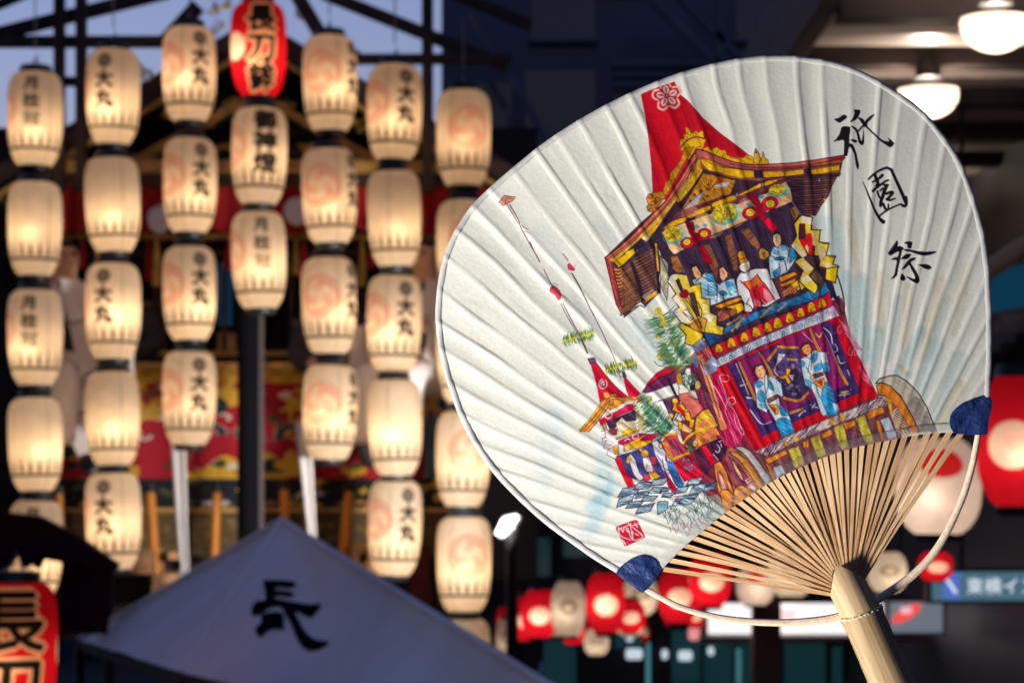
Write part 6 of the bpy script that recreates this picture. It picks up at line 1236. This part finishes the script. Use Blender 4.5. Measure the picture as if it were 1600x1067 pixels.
    for s, w0, w1 in [('330,300 400,230 520,145 640,95 690,98 750,130', 3.2, 4.2), ('745,125 800,250 880,420 960,600 1010,720', 4.4, 5.6), ('1015,640 1025,740 1010,790 985,800 950,785', 5, 4.4), ('218,350 280,480 350,660 430,850 520,1010 570,1067 600,1090', 1, 6.4), ('520,985 620,910 700,860 850,790 935,760', 3, 2.6),
                      ('440,215 470,290 500,370 480,420', 5, 5), ('395,355 470,320 540,270 580,230', 2.4, 5), ('410,520 470,460 570,390 640,340 690,320', 4.6, 3), ('600,400 640,410 690,405', 3, 2.6), ('660,420 620,520 590,620 560,700 550,790', 6, 5), ('495,530 510,600 550,660', 3.6, 3), ('545,510 590,470', 3, 3), ('660,570 720,545 770,555 700,640', 4.4, 4.6), ('670,670 720,690 820,660', 5.4, 2), ('600,760 630,830 660,880', 4, 4), ('690,770 690,850', 2.6, 3)]:
        Ln('S', s, BK, w0, w1)
    for s in ['210,425 290,310 375,190 395,240 390,300 430,295 480,315 500,345 470,390 440,540 400,720 380,830 330,885 265,900 320,830 350,700 370,560 265,555 330,505 390,490 410,400 350,420 270,465 230,455', '510,235 590,208 660,225 640,330 610,342 575,325 570,270', '500,360 600,355 750,385 900,400 1050,390 1110,405 1030,445 900,472 780,455 640,405 540,390',
              '450,530 520,460 590,435 640,445 590,520 520,540', '460,730 520,640 600,540 680,510 735,515 690,560 635,600 720,740 780,860 795,940 760,985 690,965 610,910 545,855 610,870 700,900 700,840 640,720 600,650 540,700', '765,640 880,628 960,640 1015,680 1010,710 950,728 880,705 820,670', '470,805 510,840 535,890 520,925 480,938 440,915 440,870']: ink('U', s)

    # --- oversampled sheet down to one sample per unit
    out = cv.reshape(PH, SS, PW, SS, 3).mean((1, 3)) / 255.
    g_ = out.mean(-1, keepdims=True); out = np.clip(g_ + (out - g_) * 1.16, 0, 1)
    return np.where(out <= .04045, out / 12.92, ((out + .055) / 1.055) ** 2.4).astype(np.float32)
# ---------------------------------------------------------------- the hand fan (in focus, in front)
def smooth_closed(p, n=8, closed=True):
    out = []; m = len(p)
    for i in range(m if closed else m - 1):
        g = (lambda j: p[j % m]) if closed else (lambda j: p[min(max(j, 0), m - 1)])
        a, b, c, d = [np.array(g(i + j), float) for j in (-1, 0, 1, 2)]
        for j in range(n):
            t = j / n; out.append(.5 * (2 * b + (c - a) * t + (2 * a - 5 * b + 4 * c - d) * t * t + (3 * b - a - 3 * c + d) * t ** 3))
    if not closed: out.append(np.array(p[-1], float))
    return np.array(out)

RIM = [(963, 894), (930, 874), (900, 853), (850, 816), (800, 770), (760, 724), (725, 666), (701, 604), (687, 552), (681, 500), (683, 455), (692, 406), (708, 366), (733, 326), (762, 296), (800, 263), (850, 223), (900, 190), (950, 162),
       (1000, 138), (1050, 118), (1100, 103), (1150, 92), (1200, 87), (1250, 88), (1300, 96), (1350, 113), (1400, 142), (1440, 172), (1470, 205), (1500, 250), (1520, 300), (1535, 350), (1544, 400), (1549, 470), (1550, 540), (1548, 600), (1544, 650), (1540, 676)]
ARC = [(1540, 676), (1485, 675), (1440, 678), (1400, 685), (1330, 700), (1270, 721), (1200, 755), (1140, 795), (1090, 835), (1060, 862), (1035, 888), (1006, 925)]
rim_c = smooth_closed(RIM, 8, False); arc_c = smooth_closed(ARC, 8, False)
OUT = np.vstack([rim_c, arc_c[1:]])
FC = np.array((1320., 922.))                                   # where the ribs run together
NR = 41
def arc_at(ang):
    """point of the inner arc seen from FC under an angle (picture angle, y up)"""
    a = np.mod(np.arctan2(-(arc_c[:, 1] - FC[1]), arc_c[:, 0] - FC[0]), 2 * math.pi)
    return np.array([np.interp(ang, a, arc_c[:, 0]), np.interp(ang, a, arc_c[:, 1])])
A0, A1 = math.radians(53.5), math.radians(173.2)
rng = np.random.RandomState(3)
rib_ang = np.linspace(A0, A1, NR); rib_ang[1:-1] += rng.uniform(-.006, .006, NR - 2)
all_ang = np.concatenate([[A0 - .075], rib_ang, [A1 + .055]])

def relief(X, Y, NZ):
    """height of the sheet towards the viewer, in metres: ribs press through, the paper sags between them"""
    dx, dy = X - FC[0], FC[1] - Y
    ang = np.mod(np.arctan2(dy, dx), 2 * math.pi); r = np.hypot(dx, dy)
    ang = ang + NZ[0] * .003 * np.clip(r / 500, .3, 1.2)
    i = np.clip(np.searchsorted(all_ang, ang) - 1, 0, len(all_ang) - 2)
    a0, a1 = all_ang[i], all_ang[i + 1]
    u = np.clip((ang - a0) / (a1 - a0), 0, 1)
    g = np.random.RandomState(5)
    amp = g.uniform(.35, 1.6, len(all_ang)); skew = g.uniform(.30, .62, len(all_ang)); emb = g.uniform(.5, 1.2, len(all_ang))
    sk = skew[i]
    uu = np.where(u < sk, u / sk * .5, .5 + (u - sk) / (1 - sk) * .5)
    pitch = r * (a1 - a0)                                          # picture units between two ribs
    grow = np.clip((r - 180) / 420, 0, 1)
    sag = -(np.sin(math.pi * uu) ** 1.15) * amp[i] * pitch * .040
    dpx = np.minimum(u, 1 - u) * pitch
    near = np.where(u < .5, emb[i], emb[i + 1])
    ridge = near * 1.5 * np.exp(-(dpx / (3.0 + 1.8 * grow)) ** 4)
    h = (sag + ridge * (.55 + .45 * NZ[1])) * (.60 + .55 * grow) + NZ[2] * .8 * grow + NZ[3] * .22 + NZ[1] * NZ[3] * .22
    return h * .74 * .2885e-3

def vnoise(X, Y, cell, seed):
    g = np.random.RandomState(seed).rand(64, 64)
    x = X / cell; y = Y / cell; xi = np.floor(x).astype(int); yi = np.floor(y).astype(int)
    fx = x - xi; fy = y - yi; fx = fx * fx * (3 - 2 * fx); fy = fy * fy * (3 - 2 * fy)
    G = lambda a, b: g[b % 64, a % 64]
    return ((G(xi, yi) * (1 - fx) + G(xi + 1, yi) * fx) * (1 - fy) + (G(xi, yi + 1) * (1 - fx) + G(xi + 1, yi + 1) * fx) * fy) * 2 - 1

def NZf(X, Y):
    dx, dy = X - FC[0], FC[1] - Y; ang = np.mod(np.arctan2(dy, dx), 2 * math.pi) * 640; r = np.hypot(dx, dy)
    return (vnoise(X, Y, 70, 1), vnoise(ang * 2.2, r, 60, 2), vnoise(X, Y, 95, 3) + .5 * vnoise(X, Y, 40, 4), vnoise(ang, r * .35, 13, 6) + .5 * vnoise(ang, r * .4, 6, 8))

def bend(X, Y):
    """slow warp of the whole blade: it leans back towards the right and the tip"""
    return -.010 * ((X - 1115) / 435) - .006 * ((X - 1115) / 435) ** 2 + .004 * ((Y - 480) / 400)

def to_world(X, Y, h):
    D = FD - h - bend(X, Y)
    D0 = FD - bend(X, Y)
    return np.stack([(X - 800) * KK * D0, D, CZ - (Y - YH) * KK * D0], -1)

def fan_relief(X, Y): return relief(X, Y, NZf(X, Y))

def inside(px, py, poly):
    m = np.zeros(px.shape, bool)
    for i in range(len(poly)):
        ax, ay = poly[i - 1]; bx, by = poly[i]
        if ay == by: continue
        m ^= ((ay > py) != (by > py)) & (px < (bx - ax) * (py - ay) / (by - ay) + ax)
    return m

def mesh_np(name, V, Fq, m, parent, col=None, smooth=True):
    me = bpy.data.meshes.new(name); off = np.array(root_of(parent).location if parent else (0, 0, 0))
    V = V - off; k = Fq.shape[1]
    me.vertices.add(len(V)); me.vertices.foreach_set('co', V.astype(np.float32).ravel())
    me.loops.add(Fq.size); me.loops.foreach_set('vertex_index', Fq.astype(np.int32).ravel())
    me.polygons.add(len(Fq)); me.polygons.foreach_set('loop_start', np.arange(0, Fq.size, k, dtype=np.int32)); me.polygons.foreach_set('loop_total', np.full(len(Fq), k, np.int32))
    if smooth: me.polygons.foreach_set('use_smooth', np.ones(len(Fq), bool))
    me.update(calc_edges=True)
    if col is not None:
        at_ = me.color_attributes.new('print', 'FLOAT_COLOR', 'POINT')
        at_.data.foreach_set('color', np.concatenate([col, np.ones((len(col), 1))], 1).astype(np.float32).ravel())
    me.materials.append(m)
    o = bpy.data.objects.new(name, me); COL.objects.link(o)
    if parent: o.parent = parent
    return o

def build_fan():
    base = at(1424, 1140, FD)
    root = empty('hand_fan', base, 'round paper hand fan on a bamboo handle, painted with a festival float and brush lettering', 'hand fan')
    sheet = paint_sheet()
    M_paper = paper_material('fan_paper')
    M_rim = paper_material('fan_edge_paper', .25, .80)
    # printed sheet: one vertex per unit of the print, its outline snapped to the cut edge
    xs = np.arange(678, 1556); ys = np.arange(84, 930)
    GX, GY = np.meshgrid(xs.astype(float), ys.astype(float))
    ins = inside(GX, GY, OUT)
    cell = ins[:-1, :-1] | ins[1:, :-1] | ins[:-1, 1:] | ins[1:, 1:]
    use = np.zeros_like(ins); use[:-1, :-1] |= cell; use[1:, :-1] |= cell; use[:-1, 1:] |= cell; use[1:, 1:] |= cell
    ed = use & ~ins
    P = np.stack([GX[ed], GY[ed]], 1)
    a = OUT; b = np.roll(OUT, -1, 0); best = np.full(len(P), 1e9); bp = P.copy()
    for i in range(len(a)):
        d = b[i] - a[i]; l2 = (d * d).sum()
        if l2 < 1e-9: continue
        t = np.clip(((P - a[i]) @ d) / l2, 0, 1)[:, None]; q = a[i] + t * d; dd = ((P - q) ** 2).sum(1); k = dd < best
        best[k] = dd[k]; bp[k] = q[k]
    GX[ed] = bp[:, 0]; GY[ed] = bp[:, 1]
    idx = np.full(ins.shape, -1); idx[use] = np.arange(use.sum())
    X, Y = GX[use], GY[use]
    jj, ii = np.nonzero(cell)
    Fq = np.stack([idx[jj, ii], idx[jj + 1, ii], idx[jj + 1, ii + 1], idx[jj, ii + 1]], 1)
    h = fan_relief(X, Y)
    def sample(X, Y):
        return sheet[np.clip((Y - PY0).round().astype(int), 0, PH - 1), np.clip((X - PX0).round().astype(int), 0, PW - 1)]
    colr = sample(X, Y)
    pp = mesh_np('printed_paper', to_world(X, Y, h), Fq, M_paper, root, colr); pp['label'] = 'ribbed white paper printed with a festival float'
    # plain back sheet, coarser
    s = 12; xb = np.arange(678, 1556, s); yb = np.arange(84, 930, s)
    BX, BY = np.meshgrid(xb.astype(float), yb.astype(float)); cin = BX + 1j * BY
    cen = OUT.mean(0); insb = inside(BX, BY, (OUT - cen) * .985 + cen)
    cb = insb[:-1, :-1] & insb[1:, :-1] & insb[:-1, 1:] & insb[1:, 1:]
    ib = np.arange(BX.size).reshape(BX.shape); jb, kb = np.nonzero(cb)
    Fb = np.stack([ib[jb, kb], ib[jb, kb + 1], ib[jb + 1, kb + 1], ib[jb + 1, kb]], 1)
    u_, inv = np.unique(Fb, return_inverse=True)
    Xb, Yb = BX.ravel()[u_], BY.ravel()[u_]
    mesh_np('back_paper', to_world(Xb, Yb, fan_relief(Xb, Yb) - .0019), inv.reshape(-1, 4), M_rim, root, np.full((len(u_), 3), .8))
    # folded edge strip along the rim
    def strip(name, line, wid, lift, tint, mixf):
        n = len(line); d = np.gradient(line, axis=0); nn = np.stack([-d[:, 1], d[:, 0]], 1); nn /= np.linalg.norm(nn, axis=1)[:, None]
        c = line.mean(0); sg = np.sign(((c - line) * nn).sum(1))[:, None]; nn *= sg
        ws = np.array([-.8, 0, wid * .45, wid * .93, wid]); V = []; C = []
        for k, w in enumerate(ws):
            ww = w * (1 + .05 * np.sin(np.arange(n) * .21) + .03 * np.sin(np.arange(n) * .73)) if w > 1 else np.full(n, w)
            q = line + nn * ww[:, None]; hh = fan_relief(q[:, 0], q[:, 1]) + (lift if k < 4 else .00002)
            if k == 0: hh -= .0021
            V.append(to_world(q[:, 0], q[:, 1], hh)); qq = line + nn * max(w, 3.0)
            C.append(sample(qq[:, 0], qq[:, 1]) * (1 - mixf) + np.array(tint) * mixf)
        V = np.concatenate(V); C = np.concatenate(C); I = np.arange(5 * n).reshape(5, n)
        Fs = np.stack([I[:-1, :-1], I[:-1, 1:], I[1:, 1:], I[1:, :-1]], -1).reshape(-1, 4)
        return mesh_np(name, V, Fs, M_rim, root, C)
    dense = np.concatenate([np.linspace(rim_c[i], rim_c[i + 1], 4, endpoint=False) for i in range(len(rim_c) - 1)] + [rim_c[-1:]])
    strip('edge_strip', dense, 9.0, .00032, (.80, .80, .79), .72)
    da = np.concatenate([np.linspace(arc_c[i], arc_c[i + 1], 4, endpoint=False) for i in range(6, len(arc_c) - 9)])
    n = len(da); d = np.gradient(da, axis=0); nn = np.stack([d[:, 1], -d[:, 0]], 1); nn /= np.linalg.norm(nn, axis=1)[:, None]
    if (nn[n // 2] @ (np.array([1150., 500.]) - da[n // 2])) < 0: nn = -nn
    V = []; C = []
    for w, lf in ((-.6, .00010), (0, .00022), (5, .00022), (10, .00022), (14.5, .0002), (15, .00002)):
        q = da + nn * w; V.append(to_world(q[:, 0], q[:, 1], fan_relief(q[:, 0], q[:, 1]) + lf)); C.append(np.minimum(sample(q[:, 0], q[:, 1]) * .9 + .10, 1))
    I = np.arange(6 * n).reshape(6, n); mesh_np('inner_edge_strip', np.concatenate(V), np.stack([I[:-1, :-1], I[1:, :-1], I[1:, 1:], I[:-1, 1:]], -1).reshape(-1, 4), M_rim, root, np.concatenate(C))
    # bamboo ribs, each a thin splint from the handle head to under the paper
    M_rib = bamboo_material('bamboo_splint', (.40, .205, .085), (.78, .51, .28), (1100, 1100, 60))
    rootp = smooth_closed([(1299, 930), (1300, 906), (1305, 886), (1318, 888), (1334, 896), (1350, 905)], 12, False)
    L = np.concatenate([[0], np.cumsum(np.linalg.norm(np.diff(rootp, axis=0), axis=1))]); L /= L[-1]
    for k, an in enumerate(rib_ang):
        u = 1 - k / (NR - 1)
        r0 = np.array([np.interp(u, L, rootp[:, 0]), np.interp(u, L, rootp[:, 1])])
        tip = arc_at(an); dr = tip - FC; dr /= np.linalg.norm(dr); end = tip + dr * 26
        dd = (end - r0); dd /= np.linalg.norm(dd); r0 = r0 - dd * 9
        sd = np.array([-dd[1], dd[0]]); bow_ = rng.uniform(-2.2, 2.2) - 2.5 * math.cos(an)
        secs = []; N = 9
        w_tip = rng.uniform(7.4, 9.4) * (1.08 if an < 1.2 else 1); dep0 = (.0010 if k % 2 else .0002)
        for j in range(N):
            t = j / (N - 1); c = r0 + (end - r0) * t + sd * bow_ * math.sin(math.pi * t)
            w = 2.6 + (w_tip - 2.6) * t ** .8
            hz = fan_relief(*[np.array([x]) for x in c])[0] * min(t * 1.2, 1) - .00075
            front = hz * t + (1 - t) * (-.0001 + dep0)
            dep = .0013 * (1 - t) + .0008
            tw = -.0003 * t
            secs.append([(c - sd * w / 2, front + tw), (c + sd * w / 2, front - tw), (c + sd * w / 2, front - dep - tw), (c - sd * w / 2, front - dep + tw)])
        mb = MB(); vs = [Vector(to_world(q[0], q[1], hh)) for s_ in secs for q, hh in s_]
        fs = [(j * 4 + a, j * 4 + (a + 1) % 4, (j + 1) * 4 + (a + 1) % 4, (j + 1) * 4 + a) for j in range(N - 1) for a in range(4)] + [(3, 2, 1, 0), tuple((N - 1) * 4 + a for a in range(4))]
        dv = vs[-4] - vs[0]; q_ = Vector((0, 0, 1)).rotation_difference(dv.normalized()); R_ = q_.to_matrix().to_4x4(); piv = vs[0].copy(); Ri = R_.inverted()
        o = mb.add([Ri @ (v - piv) for v in vs], fs).build('rib', M_rib, root, local=True); o.location = piv - root.location; o.rotation_mode = 'QUATERNION'; o.rotation_quaternion = q_
    # handle: carved head, node ring, round cane
    M_cane = bamboo_material('bamboo_cane', (.33, .21, .10), (.62, .445, .255), (700, 700, 26, .409), .62)
    R = 31.0
    def cane_pt(x, y, frac):                                     # frac -1..1 across the cane
        return Vector(to_world(np.array(x), np.array(y), -.0012 + R * .2885e-3 * (math.sqrt(max(0, 1 - frac * frac)) * .9)))
    def loft(rows, name, m):
        """rows of picture points left to right; rounded front, closed round back"""
        mb = MB(); n = len(rows[0]); vs = []
        for row in rows:
            fr = [math.sin((i / (n - 1) - .5) * math.pi) for i in range(n)]
            l, r = np.array(row[0]), np.array(row[-1])
            front = [cane_pt(row[i][0], row[i][1], fr[i]) for i in range(n)]
            back = []
            for i in range(n - 2, 0, -1):
                p = np.array(row[i]); back.append(Vector(to_world(p[0], p[1], -.0012 - R * .2885e-3 * math.sqrt(1 - fr[i] ** 2) * .8)))
            vs += front + back
        k = n + n - 2
        fs = [(i * k + a, i * k + (a + 1) % k, (i + 1) * k + (a + 1) % k, (i + 1) * k + a) for i in range(len(rows) - 1) for a in range(k)] + [tuple(range(k)), tuple((len(rows) - 1) * k + a for a in range(k - 1, -1, -1))]
        return mb.add(vs, fs).build(name, m, root, smooth=True)
    def spread(p0, p1, n=15, bow=0):
        return [np.array(p0) + (np.array(p1) - np.array(p0)) * (.5 + .5 * math.sin((i / (n - 1) - .5) * math.pi)) + np.array((0, bow * math.cos((i / (n - 1) - .5) * math.pi))) for i in range(n)]
    low = spread((1316, 968), (1376, 945), bow=4)
    topc = smooth_closed([(1297, 929), (1299, 900), (1305, 882), (1318, 887), (1335, 895), (1351, 903)], 10, False)
    Lt = np.concatenate([[0], np.cumsum(np.linalg.norm(np.diff(topc, axis=0), axis=1))]); Lt /= Lt[-1]
    top = [np.array([np.interp(.5 + .5 * math.sin((i / 14 - .5) * math.pi), Lt, topc[:, 0]), np.interp(.5 + .5 * math.sin((i / 14 - .5) * math.pi), Lt, topc[:, 1])]) for i in range(15)]
    loft([[low[i] + (top[i] - low[i]) * t for i in range(15)] for t in (0, .25, .5, .75, .95, 1)], 'handle_head', M_cane)
    axd = np.array((.398, .917))
    rows = []
    for t, g in ((0, 1.5), (3, 2.6), (6, 1.2), (14, 0), (60, 0), (120, 1), (200, 2), (300, 3)):
        l = np.array((1315, 969)) + axd * t; r = np.array((1377, 945)) + (np.array((.404, .915))) * t; e = (r - l) / np.linalg.norm(r - l)
        rows.append(spread(l - e * g, r + e * g, bow=4))
    loft(rows, 'handle', M_cane)
    ring = MB(); pts = [cane_pt(p[0], p[1] + rng.uniform(-.6, .6), math.sin((i / 40 - .5) * math.pi)) + Vector((0, -.0005, 0)) for i, p in enumerate(spread((1314, 968), (1377, 944), 41, bow=4))]
    ring.tube(pts, [.00045 + rng.uniform(0, .00035) for _ in pts], 6); ring.build('node_ring', mat('node_fibre', (.62, .50, .34), .8), root)
    # bent bamboo bow between the two corners
    M_bow = bamboo_material('bamboo_bow', (.70, .46, .29), (.93, .74, .56), (500, 500, 500), .4)
    bw = smooth_closed([(1000, 914), (1016, 924), (1060, 947), (1110, 962), (1160, 970), (1222, 973), (1275, 970), (1315, 963), (1350, 950), (1378, 934), (1423, 903), (1455, 872), (1478, 838), (1498, 797), (1512, 760), (1522, 720), (1530, 676), (1531, 664)], 8, False)
    mb = MB(); n = len(bw); dd = np.gradient(bw, axis=0); dd /= np.linalg.norm(dd, axis=1)[:, None]; nn = np.stack([-dd[:, 1], dd[:, 0]], 1); vs = []
    for i in range(n):
        t = i / (n - 1); w = 9.0 + 3.5 * math.sin(math.pi * t) ** 2 ; hz = -.0007 - .0028 * math.sin(math.pi * min(max((t - .12) / .76, 0), 1)) ** .5
        prof = [(-.5, -.0005), (-.36, .0004), (-.1, .0007), (.25, .0006), (.5, -.0002), (.5, -.0016), (-.5, -.0016)]
        vs += [Vector(to_world(*(bw[i] + nn[i] * a * w), hz + b)) for a, b in prof]
    k = 7; mb.add(vs, [(i * k + a, i * k + (a + 1) % k, (i + 1) * k + (a + 1) % k, (i + 1) * k + a) for i in range(n - 1) for a in range(k)] + [tuple(range(k)), tuple((n - 1) * k + a for a in range(k - 1, -1, -1))]).build('bow_strip', M_bow, root, smooth=True)
    # blue corner patches folded over the edge
    M_blue = mat('corner_paper', (.012, .030, .125), .42, var=.35, vscale=220, bump=.2, bscale=700, spec=.6)
    def patch(pts, seed):
        q = smooth_closed(pts, 1, True) if False else np.array(pts, float)
        c = q.mean(0); mb = MB(); n = len(q); rings = 9; vs = []
        for j in range(rings + 1):
            t = 1 - j / rings if j < rings else .0
            p = c + (q - c) * t
            hh = fan_relief(p[:, 0], p[:, 1]) * .75 + .00042 + .0004 * math.sqrt(max(0, 1 - t * t)) + .0005 * vnoise(p[:, 0], p[:, 1], 15, seed) + .0002 * vnoise(p[:, 0], p[:, 1], 6, seed)
            vs += [Vector(v) for v in to_world(p[:, 0], p[:, 1], hh)]
        pb = q; vs += [Vector(v) for v in to_world(pb[:, 0], pb[:, 1], fan_relief(pb[:, 0], pb[:, 1]) - .0024)]
        fs = [(j * n + a, j * n + (a + 1) % n, (j + 1) * n + (a + 1) % n, (j + 1) * n + a) for j in range(rings) for a in range(n)]
        bb = (rings + 1) * n; fs += [(a, bb + a, bb + (a + 1) % n, (a + 1) % n) for a in range(n)] + [tuple(bb + a for a in range(n))]
        mb.add(vs, fs).build('corner_patch', M_blue, root, smooth=True)
    def zo(x0, y0, s): return [(x0 + a / 11.858, y0 + b / 11.858) for a, b in s]
    def dens(p, corners):
        out = []
        for i in range(len(p)):
            a, b = np.array(p[i]), np.array(p[(i + 1) % len(p)])
            for t in (0, .34, .67): out.append(a + (b - a) * t)
        return out
    patch(dens(zo(950, 850, [(145, 545), (200, 450), (300, 350), (410, 280), (520, 232), (640, 214), (760, 228), (860, 275), (950, 340), (985, 420), (975, 500), (930, 585), (860, 680), (780, 775), (700, 850), (632, 900), (560, 850), (450, 765), (300, 660)]), 0), 4)
    patch(dens(zo(1460, 600, [(930, 205), (1020, 250), (1055, 275), (1070, 330), (1050, 480), (1015, 640), (990, 800), (975, 935), (800, 938), (600, 935), (430, 925), (340, 885), (295, 800), (278, 700), (290, 600), (335, 510), (420, 420), (520, 350), (640, 305), (760, 262), (860, 225)]), 0), 9)
    return root
fan = build_fan()
# added lamp out of view that lights the fan from the lower left
def added_fan_lamp():
    c = Vector((-.58, .58, CZ - .44))
    root = empty('added_fan_lamp', (c.x, c.y, 0), 'added white globe lamp on a slim black stand, out of view beside the viewer', 'lamp')
    MB().tube([(c.x, c.y, .02), (c.x, c.y, c.z - .07)], .012, 10).build('pole', M_black, root, smooth=True)
    MB().lathe([(.0, 0), (.16, 0), (.16, .015), (.03, .03), (.0, .03)], (c.x, c.y, 0.005), 24).build('foot', M_black, root, smooth=True)
    MB().lathe([(.085 * math.sin(a), -.085 * math.cos(a)) for a in np.linspace(.06, math.pi - .001, 14)], c, 24).build('globe', mat('added_lamp_globe', (.9, .9, .88), .3, emit=(1, .965, .91), es=FAN_ES), root, smooth=True)
FAN_ES = 305.0
added_fan_lamp()
